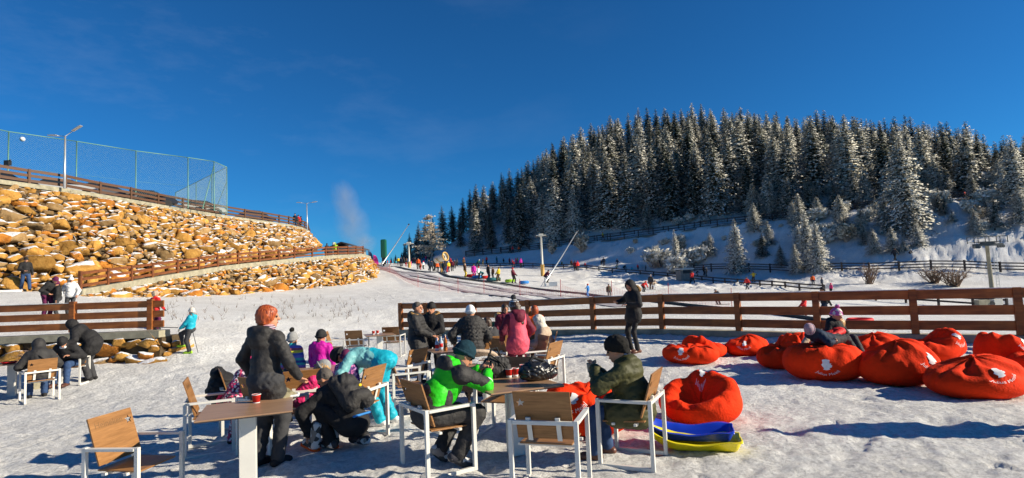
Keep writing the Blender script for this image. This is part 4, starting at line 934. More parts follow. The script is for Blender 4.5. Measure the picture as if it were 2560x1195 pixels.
def surface_nets(f, lo, vox):
    ins = f < 0; c = np.zeros(np.array(f.shape)-1, np.int8)
    offs = [(i, j, k) for i in (0, 1) for j in (0, 1) for k in (0, 1)]; S = f.shape
    for o in offs: c += ins[o[0]:S[0]-1+o[0], o[1]:S[1]-1+o[1], o[2]:S[2]-1+o[2]]
    idx = np.argwhere((c > 0) & (c < 8)); 
    if len(idx) == 0: return np.zeros((0, 3)), np.zeros((0, 4), int)
    mp_ = np.full(c.shape, -1, np.int64); mp_[tuple(idx.T)] = np.arange(len(idx)); pos = np.zeros((len(idx), 3)); cnt = np.zeros(len(idx))
    for a in offs:
        for x in range(3):
            if a[x] == 0:
                b = list(a); b[x] = 1; fa = f[tuple((idx+a).T)]; fb = f[tuple((idx+b).T)]; cr = (fa < 0) != (fb < 0)
                t = np.where(cr, fa/np.where(cr, fa-fb, 1), 0); q = np.tile(np.array(a, float), (len(idx), 1)); q[:, x] += t; pos += q*cr[:, None]; cnt += cr
    V = lo+(idx+pos/cnt[:, None])*vox; F = []
    for x in range(3):
        u, v = (x+1) % 3, (x+2) % 3; s0 = [slice(1, -1)]*3; s0[x] = slice(0, -1); s1 = [slice(1, -1)]*3; s1[x] = slice(1, None)
        A = ins[tuple(s0)]; B = ins[tuple(s1)]; e = np.argwhere(A != B); sgn = A[tuple(e.T)]; e0 = e.copy(); e0[:, u] += 1; e0[:, v] += 1
        def cell(du, dv): q = e0.copy(); q[:, u] -= du; q[:, v] -= dv; return mp_[tuple(q.T)]
        Q = np.stack([cell(1, 1), cell(0, 1), cell(0, 0), cell(1, 0)], 1); Q[~sgn] = Q[~sgn][:, ::-1]; F.append(Q)
    F = np.concatenate(F); F = F[(F >= 0).all(1)]; return V, F

# ------------------------------------------------------------------ materials for clothes
def cloth(name, col, rough=.8, var=.12, bump=.6, scale=5, sheen=0, spec=.25): return mat('cloth_'+name, col, rough, var, scale, bump, 18, 0, sheen, spec)
SKIN = mat('skin', (.52, .24, .14), .55, .08, 6, .05, 40)
def hairm(name, c1, c2):
    m_, n, b = new_mat(name); l = n.links.new; t = N(n, 'TexCoord'); mp_ = N(n, 'Mapping'); mp_.inputs['Scale'].default_value = (60, 60, 7); l(t.outputs['Object'], mp_.inputs[0])
    no = N(n, 'TexNoise', Scale=1.0, Detail=4.0, Distortion=.5); l(mp_.outputs[0], no.inputs['Vector']); r_ = N(n, 'ValToRGB'); r_.color_ramp.elements[0].position = .35; r_.color_ramp.elements[1].position = .65
    r_.color_ramp.elements[0].color = (*c1, 1); r_.color_ramp.elements[1].color = (*c2, 1); l(no.outputs['Fac'], r_.inputs[0]); l(r_.outputs[0], b.inputs['Base Color']); b.inputs['Roughness'].default_value = .45
    bu = N(n, 'Bump', Strength=.8, Distance=.01); l(no.outputs['Fac'], bu.inputs['Height']); l(bu.outputs[0], b.inputs['Normal']); return m_
C = dict(
    black=cloth('black', (.021, .020, .021), .75, .3, .8, 9, 0, .22), nylon=cloth('black_nylon', (.034, .032, .032), .66, .3, .8, 7, 0, .25), char=cloth('charcoal', (.042, .042, .046), .8, .2), navy=cloth('navy', (.008, .020, .045), .75, .2), knit=cloth('navy_knit', (.006, .030, .045), .9, .2, .5, 30),
    green=cloth('bright_green', (.03, .55, .015), .5, .08), teal=cloth('turquoise', (.16, .40, .42), .45, .1), cyan=cloth('cyan', (.01, .36, .48), .5, .1), magenta=cloth('magenta', (.50, .01, .30), .55, .1), pink=cloth('pink', (.70, .03, .16), .6, .1), coral=cloth('coral_pink', (.72, .09, .14), .6, .08),
    maroon=cloth('maroon', (.13, .012, .03), .7, .15), red=cloth('red', (.62, .02, .02), .6, .1), orange=cloth('orange', (.75, .10, .01), .6, .1), yellow=cloth('yellow', (.72, .50, .02), .6, .1), white=cloth('white', (.72, .71, .70), .7, .05), beige=cloth('beige', (.45, .34, .25), .8, .12), olive=cloth('olive', (.060, .058, .022), .6, .2, .5),
    brown=cloth('brown', (.10, .05, .025), .8, .2), jeans=cloth('jeans', (.03, .06, .14), .85, .25, .3, 12), blue=cloth('blue', (.03, .20, .55), .6, .1), dgreen=cloth('dark_green', (.006, .07, .04), .6, .2), purple=cloth('plum_knit', (.11, .015, .06), .85, .2, .5, 30), grey=cloth('grey', (.26, .26, .26), .85, .12, .4, 25),
    dteal=cloth('dark_teal', (.02, .10, .12), .7, .2), lime=cloth('lime', (.35, .62, .03), .5, .1), fur=cloth('brown_fur', (.30, .17, .06), .95, .4, 1, 25), wfur=cloth('pale_fur', (.62, .56, .48), .95, .2, 1, 25), blackfur=cloth('black_fur', (.012, .011, .010), .95, .4, 1, 25),
    leather=cloth('brown_leather', (.10, .035, .02), .4, .3, .2, 8, 0, .5), sole=cloth('dark_sole', (.02, .02, .02), .7), hair_r=hairm('red_hair', (.16, .022, .006), (.50, .10, .02)), hair_b=hairm('brown_hair', (.025, .012, .007), (.09, .045, .02)), hair_y=hairm('blond_hair', (.28, .14, .04), (.60, .36, .14)), hair_g=cloth('short_grey_hair', (.10, .085, .075), .8, .3, .4, 20))
def pattern(name, cols, scale, kind='vor'):
    m_, n, b = new_mat(name); l = n.links.new; t = N(n, 'TexCoord')
    if kind == 'vor':
        v = N(n, 'TexVoronoi', Scale=scale); l(t.outputs['Object'], v.inputs['Vector']); s = N(n, 'SeparateColor'); l(v.outputs['Color'], s.inputs[0]); src = s.outputs[0]
    else:
        s = N(n, 'SeparateXYZ'); l(t.outputs['Object'], s.inputs[0]); w = N(n, 'TexNoise', Scale=3.0); l(t.outputs['Object'], w.inputs['Vector'])
        a = N(n, 'Math', operation='MULTIPLY_ADD'); l(w.outputs['Fac'], a.inputs[0]); a.inputs[1].default_value = .05; l(s.outputs['Z'], a.inputs[2]); m1 = N(n, 'Math', operation='MULTIPLY'); l(a.outputs[0], m1.inputs[0]); m1.inputs[1].default_value = scale; fr = N(n, 'Math', operation='FRACT'); l(m1.outputs[0], fr.inputs[0]); src = fr.outputs[0]
    r_ = N(n, 'ValToRGB'); r_.color_ramp.interpolation = 'CONSTANT'; els = r_.color_ramp.elements
    for i, c_ in enumerate(cols):
        if i < 2: e_ = els[i]
        else: e_ = els.new(i/len(cols))
        e_.position = i/len(cols); e_.color = (*c_, 1)
    l(src, r_.inputs[0]); l(r_.outputs[0], b.inputs['Base Color']); b.inputs['Roughness'].default_value = .75; return m_
C['camo'] = pattern('pink_spotted_cloth', [(.6, .02, .12), (.75, .72, .72), (.02, .015, .03), (.55, .05, .12), (.10, .02, .09), (.65, .5, .55)], 26)
C['violet'] = pattern('violet_speckled_cloth', [(.08, .02, .16), (.12, .03, .20), (.45, .25, .5), (.07, .02, .13), (.5, .12, .3)], 28)
C['stripe'] = pattern('multicoloured_striped_cloth', [(.05, .10, .45), (.65, .62, .05), (.45, .08, .12), (.16, .12, .5), (.03, .40, .42), (.03, .08, .3), (.05, .45, .40), (.15, .15, .5)], 2.3, 'stripe')
C['pomstripe'] = pattern('striped_knit', [(.05, .05, .06), (.55, .55, .55), (.10, .10, .11), (.45, .45, .45)], 14, 'stripe')
C['pinkstripe'] = pattern('pink_striped_knit', [(.6, .05, .2), (.75, .7, .6), (.45, .1, .35), (.7, .65, .6)], 16)
C['redstripe'] = pattern('dark_striped_knit', [(.03, .02, .05), (.6, .35, .4), (.05, .03, .08), (.5, .4, .45)], 22, 'stripe')
C['snowpatch'] = pattern('grey_mixed_boot', [(.03, .03, .04), (.6, .6, .6), (.05, .05, .05), (.25, .22, .2)], 18)

# ------------------------------------------------------------------ skeleton
def unit(v): v = np.array(v, float); return v/(np.linalg.norm(v)+1e-9)
def ik(a, b, l1, l2, hint):
    d = b-a; L_ = np.linalg.norm(d); 
    if L_ > (l1+l2)*.995: b = a+d/L_*(l1+l2)*.995; d = b-a; L_ = np.linalg.norm(d)
    x = (l1*l1-l2*l2+L_*L_)/(2*L_); h = math.sqrt(max(l1*l1-x*x, 0)); u = d/L_; hn = np.array(hint, float); hn = unit(hn-u*(hn@u)); return a+u*x+hn*h, b
def skel(pel=(0, 0, .95), lean=0, side=0, turn=0, head=(0, 0), hl=None, hr=None, fl=None, fr=None, el=(-.6, .7, -.3), er=(-.6, -.7, -.3), kl=(1, .15, .1), kr=(1, -.15, .1), hunch=0, footdir=(0, 0)):
    P = np.array(pel, float); cl, sl_ = math.cos(R(lean)), math.sin(R(lean)); up = unit([sl_, math.sin(R(side)), cl]); ta = R(turn)
    rtl = unit(np.cross(up, [cl*math.cos(ta)-0, math.sin(ta), -sl_])); fwd = np.cross(rtl, up)   # rtl: body left
    J = dict(pel=P, up=up, left=rtl, fwd=fwd); J['waist'] = P+up*.17; up2 = unit(up+fwd*math.sin(R(hunch))); J['chest'] = J['waist']+up2*.20; J['neck'] = J['chest']+up2*.14; J['up2'] = up2
    hp, hy = R(head[0]), R(head[1]); hu = unit(up2*.35+np.array([0, 0, .65])*1.0) if lean < 60 else unit(up2); hf = unit(fwd-hu*(fwd@hu)); hlft = np.cross(hu, hf)
    f2 = hf*math.cos(hy)+hlft*math.sin(hy); l2 = np.cross(hu, f2); f3 = f2*math.cos(hp)-hu*math.sin(hp); u3 = hu*math.cos(hp)+f2*math.sin(hp)
    J['hc'] = J['neck']+unit(hu+u3)*.155+f3*.025; J['hu'] = u3; J['hf'] = f3; J['hl'] = l2
    for k, sg, tgt, hint in (('l', 1, hl, el), ('r', -1, hr, er)):
        S_ = J['chest']+up2*.075+rtl*.175*sg; tgt = np.array(tgt if tgt is not None else (P+np.array([.04, .26*sg, -.1])), float); E, H_ = ik(S_, tgt, .29, .26, hint); J['s'+k] = S_; J['e'+k] = E; J['w'+k] = H_
    hipl = np.cross(unit([0, 0, 1]), unit([fwd[0], fwd[1], 1e-6]))
    for k, sg, tgt, hint in (('l', 1, fl, kl), ('r', -1, fr, kr)):
        S_ = P+hipl*.095*sg-np.array([0, 0, .03]); tgt = np.array(tgt if tgt is not None else (0, .11*sg, .09), float); K_, A_ = ik(S_, tgt, .43, .43, hint); J['p'+k] = S_; J['k'+k] = K_; J['a'+k] = A_
    return J
def hand_mesh(J, k, glove=False, curl=.6, grip=None):
    H_ = J['w'+k]; E = J['e'+k]; d = unit(H_-E); sg = 1 if k == 'l' else -1; n_ = unit(np.cross(d, J['left']*sg)) if abs(d@J['left']) < .9 else unit(np.cross(d, [0, 0, 1])); a = unit(np.cross(n_, d)); r = 1.15 if glove else 1.0
    S = SDF().c(H_-d*.05, H_+d*.015, .027*r, .03*r).e(H_+d*.05, (.047*r, .04*r, .018*r), np.stack([d, a, n_], 1)); L4 = [.07, .078, .073, .056]
    for i in range(4):
        b = H_+d*.085+a*(.028-.019*i)*r; m1 = b+unit(d-n_*curl*.5)*L4[i]*.55; m2 = m1+unit(d*.6-n_*curl*1.4)*L4[i]*.5; S.chain([b, m1, m2], [.0095*r, .009*r, .0078*r])
    b = H_+d*.03+a*.03*r; m1 = b+unit(a*.8+d*.7-n_*.3)*.038; m2 = m1+unit(d*.9+a*.1-n_*.5*curl)*.03; S.chain([b, m1, m2], [.012*r, .0105*r, .009*r]); return S.mesh(.0065, .006)
class Fig:
    def __init__(s, label, px, d, heading, H=1.72, loc=None, z=None, J=None, head_s=1.0, group=None, name='person', cat='person', **pose):
        p = at(px, d) if loc is None else Vector(loc); 
        if z is not None: p.z = z
        s.J = skel(**pose); s.root = empty(name, label, cat, p, R(heading), group, H/1.75); s.hs = head_s; s.seed = hash(label) % 1000 if False else sum(map(ord, label)) % 997
    def part(s, name, S, mat_, vox=.016, k=.03, wr=0, sc=16, parent=None, quilt=None):
        V, F = S.mesh(vox, k, wr, s.seed, sc, quilt); o = mesh_np(name, V, F, mat_, parent or s.root, True); return o
    def body(s, face=True, gloves=None, curl=.6, lod=0, bare_head=True):
        J = s.J; hc, hu, hf, hl = J['hc'], J['hu'], J['hf'], J['hl']; g = s.hs; M = np.stack([hf, hl, hu], 1); S = SDF(); q = lambda a, b, c_: hc+(hf*a+hl*b+hu*c_)*g
        S.e(q(-.008, 0, .03), (.098*g, .078*g, .098*g), M).e(q(.018, 0, -.045), (.070*g, .060*g, .075*g), M).c(q(.06, 0, -.095), q(.045, 0, -.09), .026*g)
        S.c(J['neck']-J['up2']*.03, q(-.015, 0, -.07), .056, .055)
        if face: S.c(q(.092, 0, .012), q(.112, 0, -.022), .010*g, .016*g).c(q(.088, -.03, .03), q(.088, .03, .03), .012*g).c(q(.088, -.016, -.06), q(.088, .016, -.06), .010*g)
        for sg in (1, -1): S.e(q(-.005, .08*sg, -.005), (.022*g, .010*g, .033*g), M)
        S.chain([J['pel'], J['waist'], J['chest'], J['neck']], [.10, .10, .11, .06]).c(J['sl'], J['sr'], .045)
        for k in 'lr': S.chain([J['s'+k], J['e'+k], J['w'+k]], [.045, .037, .026]); S.chain([J['p'+k], J['k'+k], J['a'+k]], [.075, .05, .04])
        vox = [.013, .02, .035][lod]; V, F = S.mesh(vox, .02); Vs = [V]; Fs = [F]; n_ = len(V)
        if gloves is None and lod < 2:
            for k in 'lr': v_, f_ = hand_mesh(J, k, False, curl); Vs.append(v_); Fs.append(f_+n_); n_ += len(v_)
        mesh_np('body', np.concatenate(Vs), np.concatenate(Fs), SKIN, s.root, True)
        if gloves is not None:
            for k in 'lr':
                v_, f_ = hand_mesh(J, k, True, curl) if lod < 2 else SDF().c(J['w'+k], J['w'+k]+unit(J['w'+k]-J['e'+k])*.12, .045, .05).mesh(.03)
                mesh_np('glove', v_, f_, gloves, s.root, True)
        if face and lod == 0:
            for sg in (1, -1): s.part('eye', SDF().e(q(.083, .032*sg, .008), (.014*g,)*3), C['sole'], .006, .005)
            s.part('mouth', SDF().c(q(.097, -.02, -.062), q(.097, .02, -.062), .007*g), mat('lips', (.42, .12, .09), .5), .006, .005)
        return s
    def trousers(s, mat_, loose=1.0, vox=.018, wr=.012, boots=C['black'], bootmat=None, lod=0, bootsize=1.0, footdir=None, shin=None):
        J = s.J; L_ = loose; S = SDF().e(J['pel']-J['up']*.02, (.155*L_, .175*L_, .14)); S.c(J['pel'], J['waist'], .135*L_, .13*L_)
        for k in 'lr': S.c(J['p'+k], J['k'+k], .098*L_, .068*L_).c(J['k'+k], J['a'+k]+unit(J['k'+k]-J['a'+k])*.02, .068*L_, .063*L_)
        v = [vox, .024, .04][lod]; s.part('trousers', S, mat_, v, .03, wr)
        for k, sg in (('l', 1), ('r', -1)):
            a = J['a'+k]; sh = unit(J['k'+k]-a); fd = unit(J['fwd']*[1, 1, 0]) if footdir is None else unit(footdir[0 if k == 'l' else 1]); fd = unit(fd-sh*(fd@sh)*(.0 if footdir is None else 1)); b = bootsize; up_ = -sh if sh[2] < 0 else sh; up_ = unit(up_-fd*(up_@fd))
            B = SDF().c(a+sh*.07*b, a, .052*b, .052*b).c(a-up_*.035-fd*.05, a-up_*.045+fd*.13*b, .046*b, .042*b).c(a-up_*.04+fd*.10*b, a-up_*.05+fd*.17*b, .045*b, .034*b)
            B.cut(a-up_*.086, -up_); o = s.part('boot', B, boots, [.012, .02, .035][lod], .02)
        return s
    def jacket(s, mat_, bulk=1.0, hem=.02, vox=.017, wr=.012, quilt=None, hood=None, fur=None, sleeve=None, lod=0, long=0, hoodmat=None, collar=True, yoke=None):
        J = s.J; b = bulk; up, up2, left, fwd = J['up'], J['up2'], J['left'], J['fwd']; M = np.stack([fwd, left, up], 1); q = None; qt = (quilt[0]*1.1, quilt[1], up) if quilt else None
        T = SDF().e(J['pel']+up*.0, (.15*b, .185*b, .16), M).e(J['waist'], (.14*b, .17*b, .17), M).e(J['chest']+fwd*.01, (.145*b, .185*b, .19), np.stack([fwd, left, up2], 1))
        T.c(J['sl']-left*.03, J['sr']+left*.03, .078*b); T.c(J['pel'], J['chest'], .13*b, .14*b, q)
        if long:
            T.c(J['pel'], J['waist'], .165*b, .155*b)
            d_ = unit(-up*1+np.array([0, 0, -.6])) if abs(up[2]) > .5 else -up; hipd = unit(((J['kl']+J['kr'])/2)-J['pel']); 
            T.c(J['pel'], J['pel']+hipd*long, .165*b, .165*b); T.c(J['pl'], J['pl']+unit(J['kl']-J['pl'])*long, .125*b, .125*b); T.c(J['pr'], J['pr']+unit(J['kr']-J['pr'])*long, .125*b, .125*b)
        if collar: T.c(J['neck']-up2*.02, J['neck']+up2*.035, .085*b, .07)
        A = SDF() if sleeve is not None else T
        for k in 'lr': A.c(J['s'+k], J['e'+k], .075*b, .062*b, q).c(J['e'+k], J['w'+k]-unit(J['w'+k]-J['e'+k])*.01, .062*b, .047*b, q)
        if hood == 'down': T.c(J['neck']-fwd*.09+left*.09+up2*.01, J['neck']-fwd*.09-left*.09+up2*.01, .062*b).e(J['neck']-fwd*.12-up2*.06, (.07, .12, .11), M)
        if not long: T.cut(J['pel']-up*(.09+hem), -up)
        v = [vox, .024, .04][lod]; kk = .035
        jk = s.part('jacket', T, mat_, v, kk, wr, quilt=qt)
        if sleeve is not None: s.part('sleeves', A, sleeve, v, kk, wr, parent=jk)
        if hood == 'up':
            hc, hu, hf, hl = J['hc'], J['hu'], J['hf'], J['hl']; g = s.hs; Mh = np.stack([hf, hl, hu], 1)
            Hd = SDF().e(hc-hf*.015*g+hu*.015, (.135*g, .125*g, .15*g), Mh).e(J['neck']-fwd*.02+up2*.03, (.12, .14, .10), M); Hd.sub(hc+hf*.11*g, (.10*g, .082*g, .105*g), Mh); s.part('hood', Hd, hoodmat or mat_, v, .03, wr*.5, parent=jk)
        if fur is not None:
            hc, hu, hf, hl = J['hc'], J['hu'], J['hf'], J['hl']; Fm = SDF(); rg = random.Random(s.seed)
            n_ = 26
            for i in range(n_):
                t = 6.283*i/n_
                if hood == 'up': p = hc+hf*.075+hl*.105*math.sin(t)+hu*(.135*math.cos(t))
                else: p = J['neck']-fwd*(.03+.10*math.cos(t))+left*.135*math.sin(t)+up2*(.02+.03*math.cos(t))
                if hood != 'up' and math.cos(t) < -.75: continue
                Fm.e(p+np.array([rg.gauss(0, .006) for _ in range(3)]), (.034, .034, .034))
            s.part('fur_trim', Fm, fur, .013, .012, .01, 60, parent=jk)
        return s
    def hat(s, mat_, pom=None, kind='beanie', lod=0):
        J = s.J; hc, hu, hf, hl = J['hc'], J['hu'], J['hf'], J['hl']; g = s.hs; M = np.stack([hf, hl, hu], 1)
        Hh = SDF().e(hc-hf*.012*g+hu*.035*g, (.115*g, .094*g, .125*g), M)
        if kind == 'fur': Hh.e(hc-hf*.02*g+hu*.06*g, (.135*g, .12*g, .11*g), M).e(hc-hf*.07*g-hu*.03*g, (.07*g, .09*g, .08*g), M)
        Hh.cut(hc+hu*(-.002*g)+hf*.02, -unit(hu*.93-hf*.34)); o = s.part('hat', Hh, mat_, [.014, .02, .035][lod], .02, .012 if kind == 'fur' else .004, 60 if kind == 'fur' else 20)
        if kind == 'beanie' and lod < 2:
            b = SDF(); n_ = 20
            P_ = [hc-hf*.012*g+hf*.112*g*math.cos(6.283*i/n_)+hl*.094*g*math.sin(6.283*i/n_)+hu*(.018+.02*math.cos(6.283*i/n_))*g for i in range(n_+1)]
            for a, c_ in zip(P_, P_[1:]): b.c(a, c_, .017*g)
            s.part('brim', b, mat_, .012, .01, parent=o)
        if pom is not None: s.part('pompom', SDF().e(hc+hu*.19*g-hf*.03, (.05, .05, .05)), pom, .013, .01, .012, 70, parent=o)
        return s
    def hair(s, mat_, kind='short', lod=0):
        J = s.J; hc, hu, hf, hl = J['hc'], J['hu'], J['hf'], J['hl']; g = s.hs; M = np.stack([hf, hl, hu], 1); S = SDF()
        if kind == 'crop': S.e(hc-hf*.012*g+hu*.034*g, (.101*g, .082*g, .100*g), M).cut(hc+hu*.0, -unit(hu*.75-hf*.66))
        elif kind == 'bob': S.e(hc-hf*.018*g+hu*.032*g, (.112*g, .093*g, .110*g), M).e(hc-hf*.045*g-hu*.03*g, (.075*g, .088*g, .085*g), M).sub(hc+hf*.13*g-hu*.035, (.095*g, .080*g, .095*g), M).sub(hc+hf*.03*g-hu*.115*g, (.09*g, .12*g, .06*g), M)
        elif kind == 'long': S.e(hc-hf*.02*g+hu*.025*g, (.112*g, .094*g, .112*g), M).c(hc-hf*.07*g-hu*.02, hc-hf*.12*g-hu*.34, .07, .05).sub(hc+hf*.13*g-hu*.04, (.09*g, .072*g, .10*g), M)
        elif kind == 'tail': S.c(hc-hf*.08*g-hu*.05, hc-hf*.13-hu*.12+hl*-.05, .035, .032).c(hc-hf*.13-hu*.12-hl*.05, hc-hf*.12-hu*.33-hl*.06, .03, .016)
        s.part('hair', S, mat_, .013, .02, .010, 60); return s

# ================================================================== furniture
def star_pts(cx, cz, r): return [(cx+r*(1 if k % 2 == 0 else .42)*math.sin(math.pi*k/5), cz+r*(1 if k % 2 == 0 else .42)*math.cos(math.pi*k/5)) for k in range(10)]
def text_mesh(s, size):
    cu = bpy.data.curves.new('lettering', 'FONT'); cu.body = s; cu.size = size; cu.align_x = 'CENTER'; cu.align_y = 'CENTER'; cu.resolution_u = 3
    o = bpy.data.objects.new('t', cu); me = bpy.data.meshes.new_from_object(o); V = np.array([v.co[:] for v in me.vertices]); F = [tuple(p.vertices) for p in me.polygons]; bpy.data.objects.remove(o); return V, F
M_ENGR = mat('engraved_lettering', (.17, .085, .03), .7)
def make_chair():
    r_ = empty('armchair', 'x', 'chair', (0, 0, 0)); W_, D_, t, ha = .58, .52, .038, .665
    for s in (1, -1):
        y = s*W_/2; mb = MB(); mb.box((-D_/2, y, ha/2), (t, t, ha)).box((D_/2, y, ha/2), (t, t, ha)); mb.box((0, y, ha-t/2+.0), (D_-t-.002, t*1.3, t*.7)).box((0, y, t/2), (D_-t-.002, t, t)); mb.build('side_frame', M_WHITE, r_, bevel=.003)
    mb = MB(); mb.box((-D_/2, 0, ha-t/2-.004), (t*.8, W_-t-.002, t*.9)).box((.12, 0, .418), (t*.8, W_-t-.002, t*.6)).box((-.10, 0, .418), (t*.8, W_-t-.002, t*.6)); mb.build('cross_rails', M_WHITE, r_, bevel=.002)
    MB().box((.01, 0, .440), (.42, W_-.115, .014)).build('seat', M_PLANK, r_, bevel=.002).rotation_euler[1] = R(2)
    # back panel with a star-shaped hole, engraved lettering on its front
    bw, bh = W_-.075, .44; bm = bmesh.new(); outer = [(-bw/2, -bh/2), (bw/2, -bh/2), (bw/2, bh/2), (-bw/2, bh/2)]; st = star_pts(bw/2-.06, .115, .046)
    es = []
    for loop in (outer, st):
        vs = [bm.verts.new((0, a, b)) for a, b in loop]; es += [bm.edges.new((vs[i], vs[(i+1) % len(vs)])) for i in range(len(vs))]
    g = bmesh.ops.triangle_fill(bm, use_beauty=True, use_dissolve=False, edges=es, normal=(1, 0, 0)); fs = [f for f in g['geom'] if isinstance(f, bmesh.types.BMFace)]
    ex = bmesh.ops.extrude_face_region(bm, geom=fs); bmesh.ops.translate(bm, verts=[v for v in ex['geom'] if isinstance(v, bmesh.types.BMVert)], vec=(.014, 0, 0)); bmesh.ops.recalc_face_normals(bm, faces=bm.faces)
    me = bpy.data.meshes.new('backrest'); bm.to_mesh(me); bm.free(); me.materials.append(M_PLANK); bk = bpy.data.objects.new('backrest', me); COL.objects.link(bk); bk.parent = r_; bk.location = (-.225, 0, .695); bk.rotation_euler[1] = R(-17)
    V, F = text_mesh('Heineken', .085); V2 = np.stack([np.full(len(V), .0152), V[:, 0]*-1*-1, V[:, 1]+.135], 1); V2[:, 1] = V[:, 0]-.04
    mesh_np('lettering', V2, F, M_ENGR, bk)
    for s in (-1, 1): MB().box((-.008, s*.13, -.10), (.006, .042, .22)).box((-.02, s*.13, -.0), (.02, .042, .03)).build('strap', M_WHITE, r_, bevel=.002).matrix_local = Matrix.Translation((-.232, 0, .675))@Matrix.Rotation(R(-17), 4, 'Y')
    return r_
CH0 = make_chair(); chu = False
def chair(label, x, y, heading, z=None, s=1.0):
    global chu
    o = CH0 if not chu else copy_tree(CH0); chu = True; o.location = (x, y, (gz(x, y) if z is None else z)-.008); o.rotation_euler[2] = R(heading); o.scale = (s,)*3; o['label'] = label; o['group'] = 'white-framed wooden terrace chairs'; return o
def pd(px, d, dz=0): v = at(px, d); return v.x, v.y
def make_table():
    r_ = empty('terrace_table', 'x', 'table'); MB().box((0, 0, .742), (.82, .80, .014)).build('tabletop', M_TOP, r_, bevel=.002); MB().box((0, 0, .730), (.815, .795, .008)).build('underside', M_EDGE, r_)
    MB().box((0, -.06, .365), (.15, .05, .72)).box((0, .06, .365), (.15, .05, .72)).build('leg', M_WHITE, r_, bevel=.004); return r_
TB0 = make_table(); tbu = False
def table(label, x, y, heading, z=None):
    global tbu
    o = TB0 if not tbu else copy_tree(TB0); tbu = True; o.location = (x, y, gz(x, y) if z is None else z); o.rotation_euler[2] = R(heading); o['label'] = label; o['group'] = 'wood-topped tables on one white slab leg'; return o
def cup(label, p, s=1.0):
    r_ = empty('paper_cup', label, 'cup', p, random.uniform(0, 6), 'red paper cups', s)
    MB().lathe([(.028, 0), (.040, .098), (.042, .10), (.042, .104), (.037, .104), (.034, .09)], n=20).build('cup_wall', mat('red_print', (.60, .015, .01), .5, .3, 18), r_, True); MB().lathe([(.0415, .0995), (.0432, .101), (.0432, .106), (.038, .106), (.038, .0995)], n=20).build('rim', C['white'], r_, True)
    MB().lathe([(.0285, .001), (.0325, .03), (.032, .031)], n=20).build('base_band', C['white'], r_, True); return r_

# ------------------------------------------------------------------ beanbags
M_BAG = mat('red_canvas', (.80, .038, .005), .85, .14, 4, .5, 40, 0, 0, .12); M_PRINT = mat('white_print', (.78, .76, .74), .7, .1, 20)
def bag_surface(rx, ry, h, mode, seed):
    rg = np.random.default_rng(seed); ph = rg.uniform(0, 6, 8); am = rg.uniform(.5, 1.2, 8)
    def S(th, fi):
        th = np.asarray(th, float); fi = np.asarray(fi, float); sf = np.sin(fi); cr = np.cos(fi)**.62; u = np.cos(th)*cr; v = np.sin(th)*cr
        zb = np.where(sf < 0, -np.abs(sf)**1.0, np.abs(sf)**.85); z = .5+.5*zb; z = np.where(sf < 0, np.maximum(z, 0)*1.0, z)
        top = np.clip(sf, 0, 1); k = 1+.05*np.sin(th*2+ph[0])
        if mode == 'seat':      # sat-in hollow with a raised back towards -X
            z = z*(1+.42*(-u)*top**.5)-.70*np.exp(-(((u-.12)/.46)**2+((v)/.52)**2)**1.3)*top**.4*.85
        elif mode == 'dome': z = z-.10*np.exp(-((u/.4)**2+(v/.4)**2))*top
        elif mode == 'flop':    # a hump at one end, the rest slumped
            z = z*(.62+.42*np.exp(-((u+.55)/.38)**2))+.0
        elif mode == 'peak': z = z*(.74+.26*np.exp(-(((u+.25)/.55)**2+(v/.7)**2)))
        elif mode == 'flat': z = z*.8-.18*np.exp(-((u/.6)**2+(v/.5)**2))*top
        r = k*(1+.018*np.sin(6*th+ph[1])*top)
        w = 0
        w3 = (1-np.abs(np.sin(th*4.5+ph[3]+1.5*np.sin(3*u+ph[1]))))**3*np.exp(-((top-.62)/.30)**2)+.8*(1-np.abs(np.sin(5*u+3*v+ph[0]+np.sin(4*v))))**4*top**2; z = z+.035*w3
        for i in range(3): w = w+am[i]*np.sin(th*(5+3*i)+ph[2+i]+4*fi*np.sin(ph[5]+i))*np.exp(-((top-.75)/.3)**2)
        w2 = np.sin(th*17+ph[6]+2*np.sin(th*5))*np.clip(1-np.abs(sf-.35)/.3, 0, 1)+.6*np.sin(9*u*2+7*v+ph[7])*top
        z = z+.022*w*(.5+top)*.8+.010*w2; r = r*(1+.008*w2+.012*w)
        # stretched side seams
        for a in (0, 2.09, 4.19): r = r*(1-.03*np.exp(-(np.abs(((th-a+math.pi) % (2*math.pi))-math.pi)/.04)))
        return np.stack([rx*u*r, ry*v*r, h*z], -1)
    return S
def logo_shape():
    head = [(-.30, -.42), (-.05, -.5), (.22, -.42), (.16, -.28), (.34, -.22), (.40, -.08), (.30, -.02), (.36, .08), (.22, .12), (.30, .42), (.02, .52), (-.28, .45), (-.26, .16), (-.38, .02), (-.30, -.12), (-.22, -.26)]
    return head
